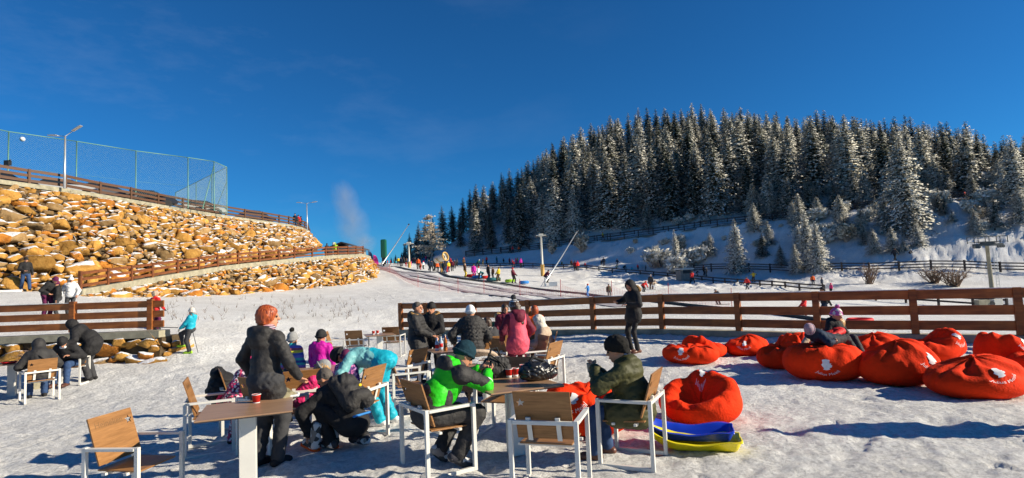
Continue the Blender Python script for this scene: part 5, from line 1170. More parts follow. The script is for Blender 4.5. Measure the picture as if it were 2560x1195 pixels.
def beanbag(label, px, d, rx, ry, h, rot, mode, seed, logo=None, loc=None, tilt=0, lift=0):
    p = at(px, d) if loc is None else Vector(loc); p.z += lift; r_ = empty('beanbag', label, 'beanbag', p-Vector((0, 0, .015)), R(rot), 'red beanbags on the terrace'); S = bag_surface(rx, ry, h, mode, seed)
    nt_, nf = 132, 64; th = np.linspace(0, 2*math.pi, nt_, endpoint=False); fi = np.linspace(-math.pi/2+.02, math.pi/2-.004, nf); TH, FI = np.meshgrid(th, fi, indexing='ij'); V = S(TH, FI).reshape(-1, 3)
    i = np.arange(nt_*nf).reshape(nt_, nf); j = np.roll(i, -1, 0); F = np.stack([i[:, :-1], j[:, :-1], j[:, 1:], i[:, 1:]], -1).reshape(-1, 4); Fl = [tuple(f) for f in F]; Fl.append(tuple(i[:, -1])); Fl.append(tuple(i[::-1, 0]))
    o = mesh_np('cover', V, Fl, M_BAG, r_, True)
    if logo:
        lt, lf, sc, lr_ = logo; lt = R(lt)-R(rot); lf = R(lf)    # azimuth given in world degrees
        base = S(lt, lf); e = 1e-3; tu = S(lt+e, lf)-base; tv = S(lt, lf+e)-base; ku = np.linalg.norm(tu)/e; kv = np.linalg.norm(tv)/e; tu = tu/(ku*e); tv = tv/(kv*e); ca, sa = math.cos(R(lr_)), math.sin(R(lr_))
        def put_(V2, F2, name):
            x = V2[:, 0]*ca-V2[:, 1]*sa; y = V2[:, 0]*sa+V2[:, 1]*ca; a = lt+x/ku; b = np.clip(lf+y/kv, -1.5, 1.5); P0 = S(a, b); e2 = 2e-3; n_ = np.cross(S(a+e2, b)-P0, S(a, b+e2)-P0); n_ /= np.linalg.norm(n_, axis=1)[:, None]+1e-12
            mesh_np(name, P0+n_*.007, F2, M_PRINT, o)
        bm = bmesh.new(); vs = [bm.verts.new((a*sc, b*sc, 0)) for a, b in logo_shape()]; bm.faces.new(vs); bmesh.ops.triangulate(bm, faces=bm.faces)
        for _ in range(2): bmesh.ops.subdivide_edges(bm, edges=bm.edges, cuts=1); bmesh.ops.triangulate(bm, faces=bm.faces)
        bm.verts.index_update(); put_(np.array([v.co[:] for v in bm.verts]), [tuple(v.index for v in f.verts) for f in bm.faces], 'emblem'); bm.free()
        V2, F2 = text_mesh('Julius Meinl', sc*.42); Rr = sc*1.05; ang = V2[:, 0]/Rr; rr = Rr-V2[:, 1]; V2 = np.stack([rr*np.sin(ang), -rr*np.cos(ang)+sc*.05, 0*ang], 1); V2[:, 1] -= .0; put_(V2, F2, 'lettering')
    return r_
# ================================================================== terrace furniture in place
chair('front left armchair with lettering and star facing the camera, nobody in it', -3.66, 5.60, -7)
chair('armchair behind the front left table, seen side-on with dark shadows across its back', -3.86, 7.35, 24)
chair('armchair with a bag strap over its back, next behind the side-on one', -3.95, 8.35, 30)
chair('shaded armchair just behind the red-haired woman, seat hidden by the table', -2.93, 6.98, 60)
chair('armchair carrying the child in the pink snow jacket', *pd(762, 7.6), 112)
chair('armchair with black star seen from behind, right of the squatting man', -2.02, 7.3, 162)
chair('armchair seen from behind far back, left of the table with two small cups', *pd(892, 17.0), 88)
chair('armchair seen edge-on far back beside the girl in magenta', *pd(842, 16.8), 8)
chair('far armchair against the left end of the timber fence', *pd(984, 17.6), 85)
chair('armchair turned away behind the man in green, upper one of the pair with lit back', *pd(1020, 10.3), 150)
chair('armchair with grey shaded back directly behind the man in green, lower of the pair', *pd(1020, 9.0), 22)
chair('armchair the man in the green jacket sits on', -.84, 5.98, 35)
chair('front armchair seen from behind with grey straps, nobody in it, at the bottom centre', .27, 5.28, 73)
chair('armchair facing the camera across the table with the black bags', *pd(1268, 7.25), -112)
chair('armchair the man in the olive parka sits on', 1.14, 5.97, 154)
chair('armchair under the person in the green coat by the fence', *pd(1250, 14.2), 88)
chair('armchair with shaded back left of the woman in the coral jacket', *pd(1272, 11.2), 40)
chair('armchair with star and bright lit back right of the woman in the coral jacket', *pd(1330, 10.9), 200)
chair('armchair with beige coat sitter at the back right of the group', *pd(1362, 11.5), 175)
chair('empty armchair turned left in front of the beige sitter', *pd(1358, 9.6), 150)
chair('armchair under the person in white trousers', *pd(1232, 12.1), 115)
chair('left edge armchair with star that the hooded man sits on', -10.4, 12.7, 140)
chair('left edge armchair of the man in the black beanie', -10.95, 14.3, -75)
chair('armchair cut by the left edge of the picture', -11.55, 12.0, 25)
table('front left table with one red cup and gloves on it', -2.65, 5.73, 20.7)
table('table in the middle carrying two black bags and three red cups', -.05, 6.33, 23)
table('dark table behind the red-haired woman, where the children stand', -3.0, 8.75, 8)
table('second table joined to the one where the children stand, nearer the girl in magenta', *pd(880, 9.0), 8)
table('far small table with two cups near the left end of the timber fence', *pd(950, 16.9), 20)
table('table with bottles in front of the two standing men', *pd(1130, 11.3), 25)
table('table with melting snow on its top behind the man in green', *pd(1225, 8.75), 20)
table('table at the left edge of the picture with a red tray', -11.35, 13.1, 30)
# wicker chair
def wicker():
    x, y = pd(1196, 9.5); r_ = empty('wicker_armchair', 'rounded brown wicker armchair with beige rim behind the table with melting snow', 'chair', (x, y, gz(x, y)), R(95)); M_W = mat('woven_wicker', (.10, .065, .04), .8, .3, 30, .8, 60)
    V = []; F = []; n_ = 22
    for i in range(n_+1):
        t = R(95+170*i/n_); c, s = math.cos(t), math.sin(t); hh = .86-.18*abs(i/n_-.5)**2*4*.9
        V += [(c*.29, s*.29, .22), (c*.33, s*.33, .5), (c*.36, s*.35, hh), (c*.32, s*.31, hh), (c*.29, s*.29, .5), (c*.25, s*.25, .22)]
    for i in range(n_):
        for k in range(5): F.append((i*6+k, (i+1)*6+k, (i+1)*6+k+1, i*6+k+1))
    mesh_np('back_shell', V, F, M_W, r_, True); tb = MB(); tb.tube([((.34)*math.cos(R(95+170*i/n_)), .33*math.sin(R(95+170*i/n_)), .865-.18*abs(i/n_-.5)**2*4*.9) for i in range(n_+1)], .03, 8); tb.build('rim', C['beige'], r_, True)
    MB().lathe([(.27, .36), (.29, .38), (.29, .42), (.26, .44)], n=20).build('seat', M_W, r_)
    for a in (45, 135, 225, 315): MB().tube([(.2*math.cos(R(a)), .2*math.sin(R(a)), 0), (.23*math.cos(R(a)), .23*math.sin(R(a)), .38)], .02, 6).build('leg', M_W, r_)
wicker()
def on(px, py, z):                      # world point in column px, row py at height z
    r = ray(px, py); t = (z-HC)/r[2]; return Vector(np.array([0, 0, HC])+r*t)
cup('red cup standing on the front left table', on(641, 1013, -.05+.75), 1.05)
cup('leftmost of the three red cups on the middle table', on(1273, 945, .745)); cup('middle one of the three red cups on the middle table', on(1289, 943, .745)); cup('rightmost of the three red cups, close to the crumpled black handbag', on(1308, 934, .745))
fx = pd(950, 16.9); ft = gz(*fx)+.75
cup('left of the two small red cups on the far table', (fx[0]-.15, fx[1]-.1, ft), 1.1); cup('right of the two small red cups on the far table', (fx[0]-.06, fx[1]+.02, ft), 1.1)
bx = Vector((*pd(1130, 11.3), 0)); bz = gz(bx.x, bx.y)+.75
M_AMB = mat('amber_glass', (.35, .10, .01), .15, .1, 3, 0, 30, 0, 0, .6); M_WG = mat('pale_plastic_bottle', (.40, .50, .62), .2, .1, 8, 0, 30, 0, 0, .6)
def bottle(label, p, m_, h, capm):
    r_ = empty('bottle', label, 'bottle', p); MB().lathe([(.034, 0), (.036, .01), (.036, h*.62), (.014, h*.82), (.013, h*.96)], n=16).build('glass', m_, r_, True); MB().lathe([(.015, h*.95), (.015, h)], n=12).build('cap', capm, r_); MB().lathe([(.0365, h*.2), (.0365, h*.48)], n=16).build('label_band', C['red'] if m_ is M_WG else C['brown'], r_, True)
bottle('tall amber bottle on the table of the standing men', (bx.x-.08, bx.y-.15, bz), M_AMB, .30, C['white']); bottle('clear bottle with red label on the table of the standing men', (bx.x-.25, bx.y-.1, bz), M_WG, .24, C['blue']); bottle('second clear bottle close beside the red-labelled one', (bx.x-.19, bx.y+.05, bz), M_WG, .25, C['white'])
cup('dark red cup beside the bottles of the standing men', (bx.x+.22, bx.y-.05, bz), 1.0)
# melting snow film on the table top
x, y = pd(1225, 8.75); z = gz(x, y)+.756; bm = bmesh.new(); bmesh.ops.create_grid(bm, x_segments=60, y_segments=60, size=.37)
V = np.array([v.co[:] for v in bm.verts]); hgt = .018*np.clip(fbm(V[:, 0]*9+3, V[:, 1]*9, 4, 7)+.12, -.05, 1)
for v, h_ in zip(bm.verts, hgt): v.co.z = h_
for v in [v for v in bm.verts if v.co.z <= 0]: bm.verts.remove(v)
me = bpy.data.meshes.new('snow_patch'); bm.to_mesh(me); bm.free(); me.materials.append(M_SNOW); o = bpy.data.objects.new('snow_patch', me); COL.objects.link(o); o.location = (x, y, z); o.rotation_euler[2] = R(20); tag(o, 'thin melting snow lying on the table behind the man in green', 'snow', None, 'stuff')

def soft(name, label, cat, loc, rz, S, mat_, vox=.012, k=.03, wr=.014, sc=22, seed=1, extra=()):
    r_ = empty(name, label, cat, loc, R(rz)); V, F = S.mesh(vox, k, wr, seed, sc); mesh_np('body', V, F, mat_, r_, True)
    for nm_, S2, m2 in extra: V, F = S2.mesh(.008, .01); mesh_np(nm_, V, F, m2, r_, True)
    return r_
zt_ = .75
p = on(1240, 944, zt_); soft('tote_bag', 'tall black tote bag with long handles standing on the middle table', 'bag', p, 20, SDF().e((0, 0, .09), (.16, .07, .10)).c((-.13, 0, .05), (-.07, 0, .24), .045, .02).c((.12, 0, .05), (.10, 0, .20), .05, .03).e((0, 0, .14), (.12, .05, .09)), C['nylon'], seed=3, extra=[('handle', SDF().chain([(-.08, .03, .2), (-.03, .05, .32), (.04, .05, .33), (.09, .03, .2)], [.012]*4).chain([(-.1, -.04, .2), (-.09, -.05, .28), (.02, -.07, .2), (.12, -.06, .08)], [.01]*4), C['black'])])
p = on(1345, 950, zt_); soft('handbag', 'crumpled black leather handbag at the right side of the middle table', 'bag', p, 25, SDF().e((0, 0, .08), (.19, .10, .085)).e((-.05, 0, .13), (.11, .08, .07)).e((.14, 0, .07), (.09, .07, .07)), mat('black_leather', (.012, .012, .013), .32, .3, 10, .3, 14, 0, 0, .6), wr=.022, seed=8, extra=[('handle', SDF().chain([(-.13, .02, .15), (-.04, .03, .25), (.08, .02, .20), (.20, .0, .10)], [.018]*4), C['black']), ('buckle', SDF().c((.19, -.05, .09), (.21, -.04, .05), .009), M_GAL)])
p = on(695, 1000, .70); soft('scarf_bundle', 'crumpled grey and khaki gloves and scarf at the corner of the front left table', 'gloves', p, 15, SDF().chain([(-.13, -.03, .02), (-.04, .02, .04), (.07, 0, .035), (.16, .02, .03)], [.022, .038, .034, .02]).chain([(-.05, .08, .04), (.06, .08, .07), (.13, .05, .05)], [.02, .035, .02]).e((.02, -.03, .03), (.08, .04, .035)), cloth('khaki', (.24, .21, .13), .85, .35, .5, 12), wr=.02, sc=45, extra=[('cuff', SDF().chain([(.12, -.03, .03), (.2, -.02, .035), (.2, .04, .04), (.1, .1, .05)], [.014]*4), C['white'])])
p = on(1170, 940, .75)

# ------------------------------------------------------------------ beanbags
Bd = [
 ('red beanbag front of the pair farthest left, white emblem near its upper edge', 1727, 12.1, .58, .50, .50, 150, 'flat', 1, (-128, 28, .17, 8)),
 ('red beanbag leaning behind the farthest left one', 1762, 12.8, .50, .46, .50, 30, 'flop', 2, None),
 ('slumped red beanbag alone by the curb, emblem on its top left', 1868, 12.9, .48, .44, .46, 180, 'peak', 3, (-115, 42, .15, -5)),
 ('tall red beanbag at the left of the pile, plain smooth side', 1952, 11.1, .44, .44, .62, 185, 'flop', 4, None),
 ('red beanbag wedged at the back of the pile behind the children', 2010, 12.1, .50, .45, .55, 60, 'peak', 5, None),
 ('big round red beanbag under the lying child, emblem and curved lettering on its left', 2063, 9.75, .62, .56, .60, 0, 'dome', 6, (-112, 4, .19, 5)),
 ('wrinkled red beanbag touching the fence, emblem low on its right', 2190, 11.4, .55, .5, .56, 200, 'peak', 7, (-72, 26, .17, 0)),
 ('creased red beanbag in the middle of the group, hump on top', 2247, 9.15, .55, .52, .70, 170, 'peak', 8, (-62, 30, .19, -20)),
 ('long slumped red beanbag behind the creased one by the curb', 2332, 11.3, .64, .42, .60, 180, 'flop', 9, (-60, 36, .15, -15)),
 ('largest red beanbag at the front right, lying flat and long', 2445, 8.15, .72, .56, .56, 190, 'peak', 10, (-95, 46, .18, 10)),
 ('red beanbag at the right edge with pale lettering on its top', 2528, 9.55, .52, .48, .60, 20, 'seat', 11, (-100, 44, .15, 0)),
 ('red beanbag cut off by the right edge of the picture, just behind the largest', 2600, 8.9, .40, .40, .45, 0, 'dome', 12, None),
 ('sat-in red beanbag in the centre foreground with the sledges before it', 1752, 7.42, .52, .50, .50, 222, 'seat', 13, (62, 66, .13, 180)),
 ('red beanbag behind the knees of the man in the olive parka', 1474, 7.2, .58, .54, .74, 262, 'flat', 14, (-118, 40, .15, 10)),
]
for lb, px, d, rx, ry, h, rot, mode, sd, lg in Bd: beanbag(lb, px, d, rx, ry, h, rot, mode, sd, lg)
# ------------------------------------------------------------------ sledges
def sledge(label, px, d, z, heading, col, name='plastic_sledge'):
    x, y = pd(px, d); r_ = empty(name, label, 'sledge', (x, y, gz(x, y)+z), R(heading)); nu, nv = 40, 25; V = []
    for i in range(nu+1):
        u = i/nu; s = (u-.5)*.92
        w = .19*(1-.45*max(0, (u-.72)/.28)**2)*(1-.12*max(0, (.1-u)/.1)); base = .02+.15*max(0, (u-.66)/.34)**2
        for j in range(nv+1):
            v = j/nv*2-1; a = abs(v); wall = max(0, (a-.62)/.38)
            z_ = base+.115*(wall**.8)*(1-.35*max(0, (u-.6)/.4))+.016*math.cos(v*9)*(1-wall)+.02*math.sin(u*9+.5)*wall
            if u < .06: z_ += .10*(1-u/.06)*(1-wall)
            lip = .03*max(0, (a-.93)/.07); V.append((s, v*w*(1+.12*wall)+math.copysign(lip, v), z_-(.018 if a > .985 else 0)))
    F = [(i*(nv+1)+j, (i+1)*(nv+1)+j, (i+1)*(nv+1)+j+1, i*(nv+1)+j+1) for i in range(nu) for j in range(nv)]
    o = mesh_np('shell', V, F, mat('sledge_plastic_'+label.split()[0], col, .3, .04, 5, 0, 30, 0, 0, .5), r_, True); m_ = o.modifiers.new('t', 'SOLIDIFY'); m_.thickness = .007
    MB().tube([(.40, -.08, .17), (.47, 0, .19), (.40, .08, .17)], .006, 6).build('pull_cord', C['black'], r_); return r_
sledge('yellow plastic sledge underneath the blue one in the foreground', 1738, 6.25, 0, 166, (.80, .66, .01)); sledge('blue plastic sledge lying in the yellow one', 1722, 6.36, .075, 164, (.012, .05, .50))

# ------------------------------------------------------------------ people on the terrace
f = Fig('red-haired woman in a long black padded coat standing with her back to the camera', 665, 6.2, 66, 1.69, head=(0, -42), hl=(.12, .31, .93), hr=(.24, -.25, .94), el=(-.5, .8, -.2), er=(-.6, -.7, -.5), fl=(-.03, .10, .09), fr=(.05, -.12, .09), lean=2)
f.body(); f.hair(C['hair_r'], 'bob'); f.jacket(C['nylon'], .93, long=.15, hood='down', quilt=(.006, .085), wr=.008); f.trousers(C['char'], 1.12, boots=C['black'], wr=.016)
f.part('scarf', SDF().chain([f.J['neck']+np.array([.06*math.cos(a), .075*math.sin(a), .045]) for a in np.linspace(0, 6.28, 10)], [.028]*10), C['redstripe'], .012)
f = Fig('child in multicoloured striped jacket and grey bobble hat behind the red-haired woman', 733, 9.7, 75, 1.30, head_s=1.18); f.body(lod=1, gloves=C['navy']); f.hat(C['grey'], C['blackfur']); f.jacket(C['stripe'], 1.08); f.trousers(C['navy'], 1.15)
f = Fig('girl in magenta jacket and black beanie with brown ponytail seen from behind', 804, 9.6, 84, 1.32, head_s=1.12, hl=(.1, .2, .85), hr=(.05, -.27, .8), head=(8, -12)); f.body(lod=1); f.hat(C['black']); f.hair(C['hair_b'], 'tail'); f.jacket(C['magenta'], 1.08, hood='down', hem=.06, wr=.016); f.trousers(C['black'], 1.1)
f = Fig('woman in shiny turquoise jacket and cyan trousers bending far forward to the left', 962, 8.2, 174, 1.66, pel=(.0, 0, .93), lean=80, head=(5, 0), hl=(.62, .16, .62), hr=(.60, -.16, .60), el=(.2, .5, -.6), er=(.2, -.5, -.6), fl=(.02, .13, .09), fr=(-.08, -.13, .09)); f.body(gloves=C['black']); f.hat(C['black']); f.jacket(C['teal'], .98, wr=.018); f.trousers(C['cyan'], 1.16, boots=C['white'], wr=.016)
f = Fig('small child in violet speckled jacket and plum hat beside the bending woman', 868, 8.1, 95, 1.03, head_s=1.32, head=(12, 0)); f.body(lod=1, gloves=C['black']); f.hat(C['purple']); f.jacket(C['violet'], 1.15, hood='down'); f.trousers(C['navy'], 1.2)
f = Fig('squatting man in black with grey cropped hair and a backpack, fastening a ski boot', 874, 6.78, 148, 1.74, pel=(-.08, 0, .32), lean=30, hunch=26, head=(28, 12), hl=(.34, .30, .22), hr=(.38, -.02, .24), el=(.4, .8, .1), er=(.2, -.9, .1), fl=(.16, .14, .12), fr=(-.10, -.15, .11), kl=(1, .35, .5), kr=(1, -.35, .4)); f.body(); f.hair(C['hair_g'], 'crop'); f.jacket(C['black'], 1.05, wr=.014, hem=.02); f.trousers(C['black'], 1.05, boots=C['snowpatch'], bootsize=1.1)
J = f.J; cc = J['chest']-J['fwd']*.19; bk = SDF()
for s in (-1, 1): bk.c(cc+J['left']*.09*s+J['up2']*.13, cc+J['left']*.11*s-J['up2']*.20, .075, .095)
bk.c(cc+J['left']*.09+J['up2']*.16, cc-J['left']*.09+J['up2']*.16, .07).c(cc-J['fwd']*.085+J['left']*.07-J['up2']*.02, cc-J['fwd']*.085-J['left']*.07-J['up2']*.02, .045).c(cc-J['fwd']*.08+J['left']*.08-J['up2']*.15, cc-J['fwd']*.08-J['left']*.08-J['up2']*.15, .07).e(cc-J['up2']*.04, (.10, .15, .2), np.stack([J['fwd'], J['left'], J['up2']], 1))
bp_ = empty('backpack', 'black backpack with small yellow badge worn by the squatting man', 'backpack', f.root.location, f.root.rotation_euler[2], None, f.root.scale[0]); V, F = bk.mesh(.011, .02, .010, 5, 26); mesh_np('bag', V, F, C['nylon'], bp_, True)
for s in (-1, 1): V, F = SDF().chain([J['chest']-J['fwd']*.12+J['left']*.1*s+J['up2']*.17, J['chest']+J['fwd']*.04+J['left']*.14*s+J['up2']*.19, J['chest']+J['fwd']*.15+J['left']*.13*s, J['waist']-J['fwd']*.04+J['left']*.18*s], [.025]*4).mesh(.012, .01); mesh_np('strap', V, F, C['black'], bp_, True)
q = J['chest']-J['fwd']*.325-J['up2']*.02-J['left']*.06; V, F = SDF().e(q, (.012, .025, .016), np.stack([J['fwd'], J['left'], J['up2']], 1)).mesh(.006, .01); mesh_np('badge', V, F, C['yellow'], bp_, True)
V, F = SDF().c(J['pel']-J['fwd']*.165-J['left']*.12+J['up']*.02, J['pel']-J['fwd']*.165+J['left']*.12+J['up']*.02, .014).mesh(.007, .01); mesh_np('waistband', V, F, C['blue'], f.root, True)
def ski_boot(label, x, y, rz, tilt):
    r_ = empty('ski_boot', label, 'ski boot', (x, y, gz(x, y)+.02), R(rz)); r_.rotation_euler[1] = R(tilt)
    V, F = SDF().c((0, 0, .30), (0, 0, .10), .065, .06).c((0, 0, .07), (.14, 0, .055), .06, .045).cut((0, 0, .02), (0, 0, -1)).cut((0, 0, .34), (0, 0, 1)).mesh(.01, .02); mesh_np('shell', V, F, C['snowpatch'], r_, True)
    V, F = SDF().c((-.04, 0, .025), (.17, 0, .02), .045, .04).cut((0, 0, 0), (0, 0, -1)).cut((0, 0, .035), (0, 0, 1)).mesh(.008, .01); mesh_np('sole', V, F, C['orange'], r_)
    for z in (.12, .19, .26): MB().box((.05, 0, z), (.06, .10, .018)).build('buckle', M_GAL, r_)
ski_boot('black and orange ski boot standing on the snow in front of the squatting man', -2.36, 6.72, 150, -12); ski_boot('second orange-soled ski boot half hidden by the hand of the squatting man', -2.15, 6.80, 120, 8)
f = Fig('child in pink snow jacket with grey knitted hat slumped on an armchair', 764, 7.5, 172, 1.16, head_s=1.25, pel=(0, 0, .74), lean=-30, side=-8, head=(-30, 20), hl=(.40, .20, .66), hr=(.30, -.2, .75), fl=(.42, .12, .40), fr=(.42, -.12, .38)); f.body(gloves=C['pink'], lod=1); f.hat(C['grey']); f.hair(C['hair_y'], 'bob'); f.jacket(C['pink'], 1.15, wr=.016); f.trousers(C['purple'], 1.2)
f = Fig('small child in pink and black spotted snowsuit leaning beside the red-haired woman', 588, 7.55, 60, 1.12, head_s=1.2, lean=22, hunch=15, head=(20, -30), hl=(.2, .25, .8), hr=(.25, -.4, 1.05)); f.body(gloves=C['navy'], lod=1); f.jacket(C['camo'], 1.22, hood='up', hoodmat=C['pink']); f.trousers(C['camo'], 1.4)
# dark coat hung over chair behind that child
x, y = pd(556, 8.5); soft('black_coat', 'black coat heaped over the armchair left of the child in the spotted snowsuit', 'coat', (x, y, gz(x, y)), 20, SDF().e((0, 0, .68), (.18, .22, .18)).e((-.06, 0, .84), (.09, .20, .08)).e((-.05, .05, .55), (.17, .2, .14)), C['black'], seed=12, wr=.02)
x, y = pd(556, 7.75); soft('pink_bag', 'pink and black child backpack lying on the seat left of the table', 'bag', (x, y, gz(x, y)+.45), 20, SDF().e((0, 0, .10), (.13, .10, .12)), C['black'], seed=4, extra=[('handle', SDF().chain([(.05+.09*math.cos(a), -.10, .1+.09*math.sin(a)) for a in np.linspace(0, 6.28, 12)], [.022]*12), C['pink'])])
x, y = pd(865, 17.3)
# man in green
f = Fig('man in bright green and black ski jacket sitting at the middle table with a phone', 0, 0, 35, 1.80, loc=(-.86, 5.97, gz(-.86, 5.97)), pel=(-.05, 0, .545), lean=20, hunch=30, head=(24, -10), hl=(.58, .10, .88), hr=(.60, -.06, .86), el=(.3, .8, -.7), er=(.2, -.9, -.7), fl=(.10, .10, .14), fr=(.16, -.16, .13), kl=(1, .3, .5), kr=(1, -.25, .5))
f.body(curl=1.0); f.hat(C['knit']); f.jacket(C['green'], .97, wr=.008, hem=.06); f.trousers(C['nylon'], 1.12, boots=C['snowpatch'], bootsize=1.15, footdir=((.8, .1, -.55), (.8, -.1, -.55))); J = f.J
Y = SDF().c(J['sl'], J['sr'], .092).c(J['neck']-J['up2']*.03, J['neck']+J['up2']*.03, .094, .082).e(J['neck']-J['fwd']*.11-J['up2']*.03, (.085, .14, .10), np.stack([J['fwd'], J['left'], J['up2']], 1))
for k in 'lr': e = J['e'+k]-(J['e'+k]-J['s'+k])*.12; off = J['up2']*.014; Y.c(J['s'+k]+off, e+off, .084, .069)
f.part('yoke', Y, C['nylon'], .014, .03, .006)
for k in 'lr': d_ = J['w'+k]-J['e'+k]; f.part('sleeve_band', SDF().c(J['e'+k]+d_*.05, J['e'+k]+d_*.17, .071, .068), C['white'], .012, .01)
f.part('side_panel', SDF().e(J['waist']-J['left']*.10+J['fwd']*.07, (.07, .065, .17), np.stack([J['fwd'], J['left'], J['up']], 1)), C['nylon'], .014, .02, .006)
J = f.J; hp = (J['hc'])  # phone between the hands
lp = np.array([.66, .02, .90]); ph = MB().box((0, 0, 0), (.012, .075, .15)).build('mobile_phone', C['black'], None, bevel=.003); ph.matrix_world = f.root.matrix_world if False else Matrix.Translation(f.root.location)@Matrix.Rotation(R(35), 4, 'Z')@Matrix.Translation(lp*f.root.scale[0])@Matrix.Rotation(R(25), 4, 'Y'); tag(ph, 'black mobile phone held by the man in green', 'phone')
# man in olive parka
f = Fig('man in olive green parka and black fur hat sitting in profile, holding a cup', 0, 0, 160, 1.64, loc=(1.14, 5.97, gz(1.14, 5.97)), pel=(-.06, 0, .535), lean=2, hunch=22, head=(6, 0), hl=(.36, .09, .98), hr=(.36, -.04, .95), el=(-.2, .8, -.7), er=(-.2, -.8, -.7), fl=(.40, .14, .09), fr=(.30, -.10, .09), kl=(1, .1, .6), kr=(1, -.1, .6))
f.body(curl=1.2); f.hat(C['blackfur'], kind='fur'); f.jacket(C['olive'], 1.14, long=.20, hood='down', quilt=(.012, .09), wr=.016); f.trousers(C['jeans'], 1.0, boots=C['leather']); J = f.J
Mw = Matrix.Translation(f.root.location)@Matrix.Rotation(R(160), 4, 'Z'); o = cup('pale cup held in both hands by the man in the olive parka', Mw@Vector((.40, .02, .87)), .9)
for ch in o.children: ch.data = ch.data.copy(); ch.data.materials[0] = C['grey']
# man in black parka by the fence
f = Fig('man in knee-length black parka with fur-trimmed hood standing at the fence, looking down', 1590, 14.15, 205, 1.78, head=(32, 10), hl=(.28, .18, 1.18), hr=(.24, -.30, 1.22), el=(-.4, .9, -.6), er=(-.2, -1, -.6), fl=(.0, .09, .09), fr=(.04, -.10, .09)); f.body(); f.jacket(C['black'], 1.08, long=.08, hood='up', wr=.010); f.trousers(C['black'], .82, boots=C['leather']); J = f.J
f.part('fur_trim', SDF().chain([J['neck']-J['fwd']*.09+J['left']*(-.11)+J['up2']*.10, J['neck']-J['fwd']*.15-J['left']*.02+J['up2']*.09, J['neck']-J['fwd']*.12+J['left']*.10+J['up2']*.05], [.05, .06, .05]), C['fur'], .014, .02, .014, 60)
# two men by the bottles
f = Fig('cropped-haired man in long black padded coat with brown fur collar, standing in profile', 1046, 12.4, -8, 1.76, head=(4, 0), hl=(.32, .16, 1.02), hr=(.34, -.12, 1.04), fl=(0, .1, .09), fr=(.06, -.1, .09)); f.body(); f.hair(C['hair_g'], 'crop'); f.jacket(C['nylon'], 1.12, long=.26, hood='down', fur=C['fur'], quilt=(.012, .07)); f.trousers(C['black'], .95)
f = Fig('man in black beanie and dark coat with fur collar facing the camera', 1086, 12.9, -100, 1.72, head=(6, -8), hl=(.26, .05, 1.05), hr=(.28, -.10, 1.05), el=(-.3, .9, -.4), er=(-.3, -.9, -.4)); f.body(); f.hat(C['black']); f.jacket(C['black'], 1.1, hood='down', fur=C['fur'], hem=.12); f.trousers(C['black'], .95)
f = Fig('person in black padded jacket and white beanie seen from behind at the wicker chair', 1186, 10.0, 98, 1.58, lean=8, hunch=10, head=(10, 10), hl=(.25, .34, 1.05), hr=(.3, -.2, 1.0)); f.body(lod=1); f.hat(C['white']); f.jacket(C['nylon'], 1.22, hood='down', quilt=(.014, .07), hem=.05, wr=.016); f.trousers(C['black'], 1.1)
sit = dict(pel=(-.05, 0, .55), fl=(.40, .13, .09), fr=(.40, -.13, .09), hl=(.35, .18, .72), hr=(.35, -.18, .72), kl=(1, .1, .6), kr=(1, -.1, .6))
f = Fig('blond person in dark green coat sitting with the back to the camera', 1250, 14.2, 92, 1.66, hunch=14, head=(14, 0), **sit); f.body(lod=1); f.hair(C['hair_y'], 'bob'); f.jacket(C['dgreen'], 1.25, hem=.02, wr=.018); f.trousers(C['black'], 1)
f = Fig('person in dark grey jacket, pale fur hood and white trousers left of the green coat', 1226, 12.1, 118, 1.66, hunch=12, head=(10, 0), **sit); f.body(lod=1); f.hair(C['hair_b'], 'bob'); f.jacket(C['char'], 1.12, hood='down', fur=C['wfur']); f.trousers(C['white'], 1.1)
f = Fig('woman in coral jacket with maroon sleeves, long dark hair and striped bobble hat', 1300, 10.5, 118, 1.60, lean=4, head=(10, 20), hl=(.25, .22, .98), hr=(.15, -.25, .95)); f.body(); f.hat(C['pomstripe'], C['char']); f.hair(C['hair_b'], 'long'); f.jacket(C['coral'], 1.1, long=.10, hood='down', sleeve=C['maroon'], hoodmat=C['maroon']); f.trousers(C['maroon'], 1.1)
J = f.J; f.part('hood', SDF().c(J['neck']-J['fwd']*.10+J['left']*.09+J['up2']*.03, J['neck']-J['fwd']*.10-J['left']*.09+J['up2']*.03, .068).e(J['neck']-J['fwd']*.15-J['up2']*.05, (.075, .12, .12)), C['maroon'], .016)
f = Fig('ginger child in orange-red jacket standing at the fence', 1343, 13.2, 100, 1.38, head_s=1.12, head=(0, -10)); f.body(lod=1); f.hair(C['hair_r'], 'bob'); f.jacket(C['orange'], 1.1); f.trousers(C['black'], 1.1)
f = Fig('person in beige coat with pale fur hood up, sitting in profile', 1364, 11.5, 178, 1.62, hunch=16, head=(14, 0), **sit); f.body(lod=1); f.jacket(C['beige'], 1.2, hood='up', hoodmat=C['wfur'], long=.15, wr=.018); f.trousers(C['brown'], 1.0)
f = Fig('dark-haired person in maroon jacket half hidden behind the coral jacket', 1268, 13.3, -70, 1.50, head=(5, 0)); f.body(lod=1); f.hair(C['hair_b'], 'bob'); f.jacket(C['maroon'], 1.1); f.trousers(C['black'], 1)
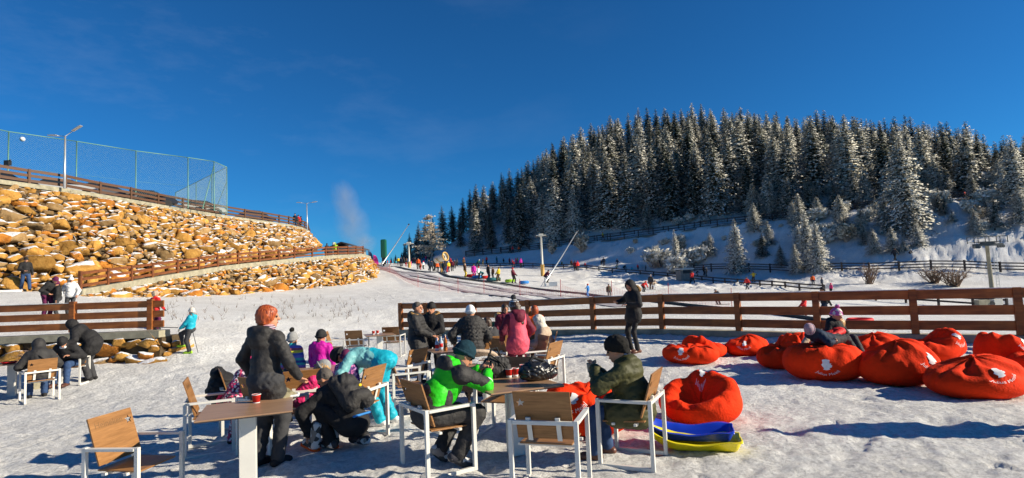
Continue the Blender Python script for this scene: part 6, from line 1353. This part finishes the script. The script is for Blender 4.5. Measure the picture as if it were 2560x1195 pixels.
# left group
f = Fig('man in black jacket, hood up, sitting with his back turned at the left edge', 0, 0, 136, 1.78, loc=(-10.4, 12.7, gz(-10.4, 12.7)), hunch=22, lean=8, head=(26, 0), **{**sit, 'pel': (-.02, 0, .55)}); f.body(gloves=C['black'], lod=1); f.jacket(C['nylon'], 1.18, hood='up'); f.trousers(C['jeans'], 1.0); J = f.J
V, F = SDF().chain([J['chest']-J['fwd']*.10+J['left']*.16+J['up2']*.16, J['chest']-J['fwd']*.20, J['waist']-J['fwd']*.15-J['left']*.17], [.012]*3).mesh(.01, .01); mesh_np('shoulder_strap', V, F, C['black'], f.root, True)
f = Fig('man in black beanie and black jacket sitting bent over facing the camera at the left', 0, 0, -82, 1.76, loc=(-10.95, 14.3, gz(-10.95, 14.3)), hunch=30, lean=20, head=(42, 10), **sit); f.body(curl=1.0); f.hat(C['black']); f.jacket(C['black'], 1.2); f.trousers(C['jeans'], 1.0, boots=C['leather']); J = f.J; f.part('scarf', SDF().c(J['neck']+J['left']*.04+J['fwd']*.06, J['neck']-J['left']*.04+J['fwd']*.06, .04), C['white'], .014)
f = Fig('person in black coat bending over the shoulder of the seated man in the beanie', 228, 14.7, 190, 1.78, pel=(-.03, 0, .93), lean=34, hunch=25, head=(20, 0), hl=(.40, .25, .95), hr=(.05, -.30, .80)); f.body(gloves=C['black'], lod=1); f.hair(C['hair_g'], 'bob'); f.jacket(C['black'], 1.22, long=.12, hood='up'); f.trousers(C['char'], 1.1)
f = Fig('person in navy jacket cut off by the left edge of the picture', 0, 0, 30, 1.72, loc=(-11.5, 12.0, gz(-11.5, 12.0)), hunch=10, **sit); f.body(lod=1); f.hair(C['hair_b'], 'crop'); f.jacket(C['navy'], 1.1); f.trousers(C['jeans'], 1)
x, y = -11.35, 13.1; z = gz(x, y)+.75; tr_ = empty('red_tray', 'round red ashtray on the table at the left edge', 'ashtray', (x+.1, y-.2, z)); MB().lathe([(.10, 0), (.14, .03), (.145, .045), (.13, .045), (.09, .012)], n=24).build('dish', C['red'], tr_, True)
pl = shrub(77, .5, .5, 0, 'dry_potted_plant'); pl['label'] = 'dry brown plant behind the table at the left edge'; pl['category'] = 'plant'; pl.location = (x-.1, y+.7, gz(x, y+.7)+.45); MB().lathe([(.12, -.46), (.16, -.05), (.17, 0)], n=16).build('pot', M_CONC, pl)
# children on the beanbags
f = Fig('child in navy jacket and dark striped hat lying back on the big round beanbag', 0, 0, 20, 1.25, loc=(*pd(2062, 9.85), .52), head_s=1.15, pel=(.22, 0, .16), lean=-72, head=(-38, 30), hl=(.30, .25, .25), hr=(.0, -.32, .16), fl=(.95, .12, -.12), fr=(.9, -.12, -.16), kl=(.4, 0, 1), kr=(.4, 0, 1)); f.body(lod=1); f.hat(C['redstripe']); f.jacket(C['navy'], 1.1); f.trousers(C['char'], 1.15)
f = Fig('child in black and pink jacket with checked pink hat sitting upright behind the big beanbag', 0, 0, -70, 1.30, loc=(*pd(2094, 10.6), .28), head_s=1.18, pel=(0, 0, .30), lean=4, head=(16, 20), hl=(.25, .2, .35), hr=(.25, -.2, .35), fl=(.62, .12, .05), fr=(.62, -.12, .0), kl=(.6, .1, 1), kr=(.6, -.1, 1)); f.body(lod=1); f.hat(C['pinkstripe'], C['pinkstripe']); f.jacket(C['black'], 1.12, hood='down'); f.trousers(C['char'], 1.2); J = f.J; f.part('bib', SDF().e(J['chest']+J['fwd']*.10+J['up2']*-.02, (.07, .11, .15), np.stack([J['fwd'], J['left'], J['up2']], 1)), C['pink'], .014)
f = Fig('child with blond hair in a red jacket lying behind the striped-hat child', 0, 0, 200, 1.20, loc=(*pd(2052, 10.4), .50), head_s=1.15, pel=(-.25, 0, .12), lean=-65, head=(-20, 0), hl=(.1, .3, .2), hr=(.1, -.3, .2), fl=(.5, .12, -.1), fr=(.5, -.12, -.1)); f.body(lod=1); f.hair(C['hair_y'], 'bob'); f.jacket(C['red'], 1.1); f.trousers(C['beige'], 1.1)
# path on the left
def solve(px, yt, yf, d0=14):           # ground distance and body height from head and foot rows
    q = ghit(px, yf, d0); d = q[1]; return d, (yf-yt)*d/FPX, q
d, h, q = solve(63, 643, 729, 20); f = Fig('man in black jacket and jeans walking down the snowy path under the tall wall', 0, 0, -35, h, loc=q, head=(14, 0), hl=(-.1, .32, .82), hr=(.25, -.12, 1.05), fl=(.30, .10, .10), fr=(-.28, -.10, .13)); f.body(lod=1); f.hat(C['black']); f.jacket(C['black'], 1.1, hem=.03); f.trousers(C['jeans'], 1.05)
d, h, q = solve(116, 694, 796); f = Fig('adult in black jacket and purple trousers bending towards a child behind the short fence', 0, 0, -15, h*1.1, loc=q, lean=26, hunch=24, head=(25, 0), hl=(.4, .15, .95), hr=(.35, -.2, .95)); f.body(lod=1); f.hat(C['purple']); f.jacket(C['black'], 1.15, hem=.1); f.trousers(C['purple'], 1.1)
d, h, q = solve(143, 704, 796); f = Fig('shorter person in black jacket and dark hat huddled close to the bending adult', 0, 0, 215, h, loc=q, head=(18, 0), head_s=1.05); f.body(lod=1); f.hat(C['purple']); f.jacket(C['black'], 1.1); f.trousers(C['char'], 1.1)
d, h, q = solve(176, 693, 792); f = Fig('person in white jacket and white hat at the lower end of the ramp fence', 0, 0, -70, h, loc=q, head=(10, 30), hl=(.2, .3, .95), hr=(.1, -.32, .95)); f.body(lod=1); f.hat(C['white'], C['white']); f.jacket(C['white'], 1.15, hood='down'); f.trousers(C['char'], 1.0)
d, h, q = solve(388, 731, 826); f = Fig('child in red jacket and beige hat at the end of the short fence', 0, 0, 70, h, loc=q, head_s=1.12, hl=(.1, .35, .8), hr=(.15, -.35, .95)); f.body(lod=1, gloves=C['black']); f.hat(C['beige'], kind='fur'); f.jacket(C['red'], 1.15); f.trousers(C['purple'], 1.1)
f = Fig('young skier in turquoise jacket and lime green boots sliding on one leg', 476, 17.7, 185, 1.37, head_s=1.1, head=(0, -25), lean=-6, hl=(.34, .10, .98), hr=(.34, -.05, 1.0), fl=(.0, .06, .09), fr=(.32, -.12, .34), kr=(1, 0, .4)); f.body(lod=1, gloves=C['grey']); f.hat(C['wfur']); f.jacket(C['cyan'], 1.12, hood='down', fur=C['fur'], hem=.02); f.trousers(C['char'], 1.15, boots=C['lime'], bootsize=1.25)
x, y = pd(476, 17.7); po = MB().tube([(x-.38, y, gz(x, y)+.80), (x-1.4, y+.15, gz(x, y)+.84)], .012, 6).build('tow_bar', M_DKSTEEL, None); tag(po, 'thin dark bar stretched from the skier in turquoise to the child in red', 'bar')
po = MB().tube([(x+.12, y-.1, gz(x, y)+.7), (x+.30, y-.12, gz(x, y)+.02)], .009, 6).build('ski_pole', M_DKSTEEL, None); tag(po, 'ski pole behind the leg of the skier in turquoise', 'ski pole')

# ------------------------------------------------------------------ cars on the upper road
M_GLASS = mat('car_glass', (.02, .025, .03), .08, .1, 3, 0, 30, 0, 0, .8)
def make_car():
    r_ = empty('parked_car', 'x', 'car'); prof = [(-2.15, .35), (-2.2, .75), (-2.1, .95), (-1.2, 1.02), (1.0, .98), (1.9, .82), (2.15, .62), (2.15, .35)]; gh_ = [(-1.9, .98), (-1.35, 1.38), (-.4, 1.46), (.45, 1.38), (1.15, .98)]
    def loft(pr, w0, w1, zlo, zhi):
        V = []; n_ = len(pr)
        for s in (-1, 1):
            for x_, z_ in pr: k = (z_-zlo)/(zhi-zlo); V.append((x_, s*(w0+(w1-w0)*k), z_))
        return V, [tuple(range(n_)), tuple(range(2*n_-1, n_-1, -1))]+[(i, i+n_, (i+1) % n_+n_, (i+1) % n_) for i in range(n_)]
    MB().add(*loft(prof, .88, .84, .35, 1.0)).build('car_body', mat('car_silver', (.45, .45, .45), .25, .05), r_, bevel=.04); MB().add(*loft(gh_, .80, .60, .98, 1.46)).build('window', M_GLASS, r_, bevel=.03)
    MB().box((-.42, 0, 1.455), (1.5, 1.15, .05)).build('roof', mat('car_silver', (.45, .45, .45)), r_, bevel=.02)
    for x_ in (-1.35, 1.35):
        for s in (-1, 1): MB().tube([(x_, s*.88, .32), (x_, s*.70, .32)], .32, 18).build('wheel', C['sole'], r_)
    return r_
car0 = make_car(); CP = {'silver': mat('car_silver', (.45, .45, .45)), 'black': mat('car_black', (.012, .012, .014), .2, .1), 'grey': mat('car_grey', (.10, .10, .11), .25, .1), 'dark blue': mat('car_navy', (.015, .03, .08), .2, .1)}
for i, (px, d, col, lb) in enumerate([(15, 42.5, 'black', 'black car at the left edge on the upper road behind the dark fence'), (165, 45.5, 'silver', 'silver car behind the dark fence under the tall street lamp'), (262, 48, 'grey', 'grey car nose to tail with the silver one on the upper road'), (372, 52, 'black', 'black car behind the dark fence between two green net posts'), (505, 59, 'grey', 'dark grey car behind the fence near the corner of the green net'), (640, 68, 'dark blue', 'dark blue car farthest right on the upper road')]):
    o = car0 if i == 0 else copy_tree(car0); x = xat(px, d, ZT); o.location = (x, d, ZT+.2); o.rotation_euler[2] = R(24+i*7); o['label'] = lb; o['group'] = 'cars parked on the upper road'
    for ch in o.children:
        if ch.name.split('.')[0] in ('car_body', 'roof'): ch.material_slots[0].link = 'OBJECT'; ch.material_slots[0].material = CP[col]

# ------------------------------------------------------------------ distant people
def proto(**k):
    hs = k.pop('hs', 1.0); hat = k.pop('hat', True); f = Fig('x', 0, 0, 0, 1.75, loc=(0, 0, 0), head_s=hs, **k); f.body(face=False, lod=2, gloves=C['black']); (f.hat(C['black'], lod=2) if hat else f.hair(C['hair_b'], 'crop', 2)); f.jacket(C['black'], 1.15, lod=2, wr=0, hem=.03); f.trousers(C['black'], 1.12, lod=2, wr=0); return f.root
PR = {'stand': proto(), 'walk': proto(fl=(.30, .1, .1), fr=(-.28, -.1, .12), hl=(-.2, .3, .85), hr=(.25, -.28, .9), lean=5), 'ski': proto(pel=(-.1, 0, .82), lean=28, hunch=15, fl=(0, .14, .09), fr=(.05, -.14, .09), hl=(.45, .3, .95), hr=(.45, -.3, .95), hs=1.05), 'bend': proto(pel=(-.1, 0, .88), lean=48, hunch=20, hl=(.5, .2, .6), hr=(.5, -.2, .6)), 'kid': proto(hs=1.3), 'pull': proto(lean=-6, hl=(.25, .15, .95), hr=(.28, -.1, .95), fl=(.12, .1, .09), fr=(-.1, -.1, .09)), 'arms': proto(hl=(.1, .65, 1.2), hr=(.1, -.65, 1.15), fl=(.0, .2, .09), fr=(0, -.2, .09))}
pused = set(); seen = {}; CN = dict(dteal='teal', dgreen='green', char='grey', cyan='turquoise')
def far_person(px, yt, yf, jc, tc, pose, hatc='black', where='', z=None, d=None, hmax=1.85, group='people on the slopes'):
    q = Vector(ghit(px, yf, 24)) if d is None else Vector(pt(px, yf, d)); h = min(hmax, max(.85, (yf-yt)*q.y/FPX)); src = PR[pose]
    if pose in pused: o = copy_tree(src)
    else: o = src; pused.add(pose)
    o.location = q; o.scale = (h/1.75*1.22, h/1.75*1.22, h/1.75*1.04); rr = random.uniform(-180, 180) if pose in ('stand', 'kid') else random.choice((-60, -20, 200, 160, 20)); o.rotation_euler[2] = R(rr)
    for ch in o.children:
        n_ = ch.name.split('.')[0]; m_ = {'jacket': jc, 'trousers': tc, 'hat': hatc, 'boot': 'black'}.get(n_)
        if m_: ch.material_slots[0].link = 'OBJECT'; ch.material_slots[0].material = C[m_]
    w = 'child' if h < 1.3 else 'person'; nm = lambda c_: CN.get(c_, c_); act = {'stand': 'standing', 'walk': 'walking', 'ski': 'crouching', 'bend': 'bending', 'kid': 'standing', 'pull': 'leaning back', 'arms': 'with arms spread'}[pose]
    lb = '%s in %s jacket, %s trousers, %s hat, %s %s' % (w, nm(jc), nm(tc), nm(hatc), act, where)
    o['label'] = lb; o['group'] = group; seen.setdefault(lb, []).append((px, o)); return o
A = 'at the slope top'; B = 'in the crowd by the cannon'; D = 'beside the conveyor'; E_ = 'beyond the mid-piste fence'; G = 'right of the pylon by the fence'; Hh = 'on the open piste'
for t in [(958,649,659,'maroon','black','stand','black',A),(969,651,662,'red','black','kid','black',A),(976,651,662,'red','maroon','kid','red',A),(985,647,661,'dteal','black','stand','black',A),(996,644,663,'yellow','black','stand','black',A),(1003,644,666,'navy','black','stand','navy',A),(1011,643,665,'black','black','walk','black',A),(1015,655,667,'red','red','kid','black',A),(1022,645,665,'blue','black','stand','navy',A),(1028,655,664,'pink','pink','kid','pink',A),(1032,644,658,'maroon','black','stand','black',A),(1038,645,659,'char','black','stand','grey',A),(990,652,662,'cyan','navy','kid','black',A),(1017,645,660,'brown','black','stand','black',A),
  (1046,646,673,'orange','black','stand','black',B),(1052,659,674,'orange','red','kid','red',B),(1059,654,673,'white','black','kid','pink',B),(1060,644,656,'blue','navy','stand','navy',B),(1065,639,656,'pink','black','stand','black',B),(1074,640,657,'char','black','stand','grey',B),(1072,650,676,'navy','navy','stand','black',B),(1079,652,679,'navy','black','walk','navy',B),(1086,650,677,'brown','char','stand','grey',B),(1094,656,679,'orange','black','kid','black',B),(1103,654,681,'navy','black','stand','black',B),(1108,655,683,'dteal','navy','stand','black',B),(1114,654,684,'black','jeans','stand','black',B),(1118,663,681,'red','red','kid','black',B),(1122,654,680,'yellow','maroon','stand','white',B),(1127,646,665,'red','black','stand','pink',B),(1131,649,678,'maroon','black','stand','black',B),(1137,651,672,'black','black','stand','grey',B),(1143,648,666,'char','black','stand','black',B),(1090,648,662,'purple','black','stand','black',B),
  (1160,645,668,'brown','black','stand','orange',E_),(1195,647,668,'dgreen','black','ski','white',E_),(1208,647,662,'brown','yellow','stand','black',E_),(1217,642,659,'red','black','stand','black',E_),(1242,642,658,'dteal','black','stand','navy',E_),(1259,647,658,'black','black','kid','black',E_),(1274,645,661,'maroon','black','stand','black',E_),(1281,650,664,'red','black','kid','pink',E_),(1290,646,661,'pink','pink','kid','pink',E_),(1294,645,660,'yellow','char','stand','red',E_),(1303,647,670,'magenta','black','stand','magenta',E_),(1285,652,669,'red','char','kid','white',E_),
  (1163,661,694,'brown','yellow','stand','beige',D),(1185,662,695,'magenta','magenta','stand','black',D),(1197,668,698,'white','black','stand','red',D),(1206,671,697,'dteal','navy','bend','white',D),(1221,662,700,'black','navy','stand','black',D),(1233,670,695,'brown','black','kid','black',D),(1247,669,703,'yellow','brown','pull','brown',D),(1284,671,709,'maroon','black','pull','red',D),(1366,672,707,'maroon','black','ski','black',Hh),(1405,655,665,'dgreen','black','kid','black',G),
  (1429,651,668,'brown','black','stand','red',G),(1438,653,678,'maroon','char','stand','black',G),(1445,654,679,'red','char','stand','pink',G),(1463,657,669,'red','black','kid','brown',G),(1504,652,665,'char','black','stand','black',E_),(1510,645,665,'navy','black','stand','black',E_),(1544,648,666,'navy','navy','walk','black',E_),(1541,663,674,'dteal','black','bend','black',E_),(1560,660,677,'black','black','bend','black',E_),(1595,662,677,'red','black','stand','magenta',E_),(1580,671,681,'cyan','black','kid','black',E_),(1615,665,679,'char','black','stand','black',E_),(1634,649,669,'magenta','navy','walk','purple',E_),(1649,648,669,'navy','jeans','walk','navy',E_),(1677,663,681,'navy','black','stand','navy',E_),
  (1731,667,711,'red','navy','walk','black','by the booth'),(1743,674,691,'char','black','ski','white','by the booth'),(1760,666,690,'brown','black','stand','black','right of the booth'),(1767,670,691,'char','black','stand','grey','right of the booth'),(1869,694,724,'red','navy','walk','black','at the piste fence'),(1885,680,706,'yellow','brown','arms','brown','at the piste fence'),
  (1471,711,742,'blue','blue','arms','red',Hh),(1523,712,744,'olive','char','stand','black',Hh),(1609,698,730,'red','black','bend','red','behind the black parka'),(1628,688,725,'char','brown','stand','grey','behind the black parka'),(1635,697,726,'beige','white','ski','beige','behind the black parka'),(1798,718,762,'char','black','ski','grey',Hh),(2033,688,714,'orange','navy','stand','navy','near the bank at the right'),(2056,695,722,'navy','black','stand','black','near the bank at the right'),(2079,710,735,'pink','black','kid','pink','near the bank at the right'),
  (2012,744,792,'red','maroon','pull','red','behind the timber fence'),(2065,722,799,'black','navy','walk','black','behind the timber fence')]:
    far_person(*t)
# unseen figure added outside the right edge to cast the long foreground shadow
f = Fig('person in dark jacket standing beyond the right edge, casting the long foreground shadow', 0, 0, 175, 1.78, loc=(6.75, 6.15, 0)); f.body(lod=1); f.hat(C['black']); f.jacket(C['navy'], 1.2, long=.1); f.trousers(C['black'], 1.1)
U = 'on the hillside path'
for px, yt, yf, d, j, tr2, ht in [(1274,607,622,131,'char','black','black'),(1281,609,624,131,'red','black','red'),(1297,609,623,129,'orange','brown','brown'),(1508,580,599,116,'yellow','brown','orange'),(2413,486,503,84,'red','black','red'),(2423,484,502,84,'blue','black','navy')]:
    x = xat(px, d, 8.5); o = far_person(px, yt, yf, j, tr2, 'walk', ht, U, d=d, hmax=1.9, group='walkers on the hillside path'); o.location.z = gz(o.location.x, o.location.y)+.1
for px, yt, d, j, lb in [(738,527,72,'navy','leftmost onlooker leaning on the dark fence on top of the wall'),(746,533,73.5,'red','middle onlooker in red on top of the wall'),(753,538,75,'navy','rightmost onlooker on top of the wall, under the small street lamp')]:
    o = far_person(px, yt, yt+34, j, 'black', 'stand', 'black', 'x', d=d+1.2); o.location.z = ZT+.15; o.scale = (1.0,)*3; o['label'] = lb; seen.popitem(); o['group'] = 'onlookers on the upper road'
for px, yt, d, j, lb in [(839,609,67,'lime','person in lime jacket behind the fence at the top of the ramp'),(818,611,66,'black','dark figure behind the top of the ramp fence')]:
    o = far_person(px, yt, yt+38, j, 'black', 'stand', j, 'x', d=d); t = np.interp(px, [200,380,560,740,840,908], [p_.z for p_ in RTOP[:6]]); o.location.z = t+.34; o.scale = (.98,)*3; o['label'] = lb; seen.popitem(); o['group'] = 'people on the ramp'
for px, yt, yf, d, lb in [(2240,646,676,74,'dark'),(2279,660,677,74,'bent')]:
    o = far_person(px, yt, yf, 'char', 'black', 'walk' if lb == 'dark' else 'bend', 'black', 'behind the straight three-rail fence', d=d); o.location.z = gz(o.location.x, o.location.y)+.1
OW = ['leftmost', 'second', 'third', 'fourth']
for lb, lst in seen.items():
    if len(lst) > 1:
        lst.sort(key=lambda a: a[0])
        for i, (_, o) in enumerate(lst): o['label'] = OW[min(i, 3)]+' '+lb
# skis on the slope skiers
for px, yf in [(1366, 707), (1798, 762), (1635, 726), (1743, 691)]:
    q = Vector(ghit(px, yf, 24)); sk = MB()
    for s in (-.12, .12): sk.box((s*.3, s, .02), (1.5, .08, .02))
    o = sk.build('skis', C['black'], None); o.location = q; tag(o, 'pair of skis under the skier %s' % {1366: 'in maroon near the leaning lance', 1798: 'crouching on the open piste', 1635: 'in beige behind the black parka', 1743: 'right by the booth'}[px], 'skis'); o.rotation_euler[2] = random.uniform(-.5, .5)
# snow tubes
for px, py, c_, c2, lb in [(1178, 693, 'red', 'brown', 'dull red snow tube at the left end of the tube row'), (1192, 696, 'blue', 'red', 'blue snow tube behind the first red one'), (1213, 697, 'red', 'maroon', 'bright red snow tube in the middle of the row'), (1228, 702, 'dteal', 'dgreen', 'dark teal snow tube beside the person in black'), (1240, 702, 'dgreen', 'dteal', 'dark green snow tube right of the teal one'), (1275, 706, 'lime', 'dgreen', 'light green snow tube pulled by the person in maroon'), (1310, 710, 'blue', 'red', 'blue and red snow tube at the right end of the row')]:
    q = ghit(px, py, 24); r_ = empty('snow_tube', lb, 'snow tube', q, 0, 'inflatable tubes along the conveyor'); m1 = MB(); V = []; F = []; n_, k_ = 26, 10
    for i in range(n_):
        a = 6.2832*i/n_
        for k in range(k_): b = 6.2832*k/k_; rr = .42+.2*math.cos(b); V.append((rr*math.cos(a), rr*math.sin(a), .2+.19*math.sin(b)))
    for i in range(n_):
        for k in range(k_): F.append((i*k_+k, ((i+1) % n_)*k_+k, ((i+1) % n_)*k_+(k+1) % k_, i*k_+(k+1) % k_))
    mesh_np('ring', V, F, C[c_], r_, True); MB().lathe([(.3, .10), (.34, .12), (.34, .2), (.28, .22)], n=20).build('seat_cover', C[c2], r_); 
q = ghit(2150, 806, 20); r_ = empty('snow_tube', 'red snow tube lying just beyond the timber fence behind the beanbags', 'snow tube', q); MB().lathe([(.40, 0), (.56, .06), (.58, .14), (.52, .2), (.42, .2), (.38, .12), (.38, .05)], n=26).build('ring', C['red'], r_, True)
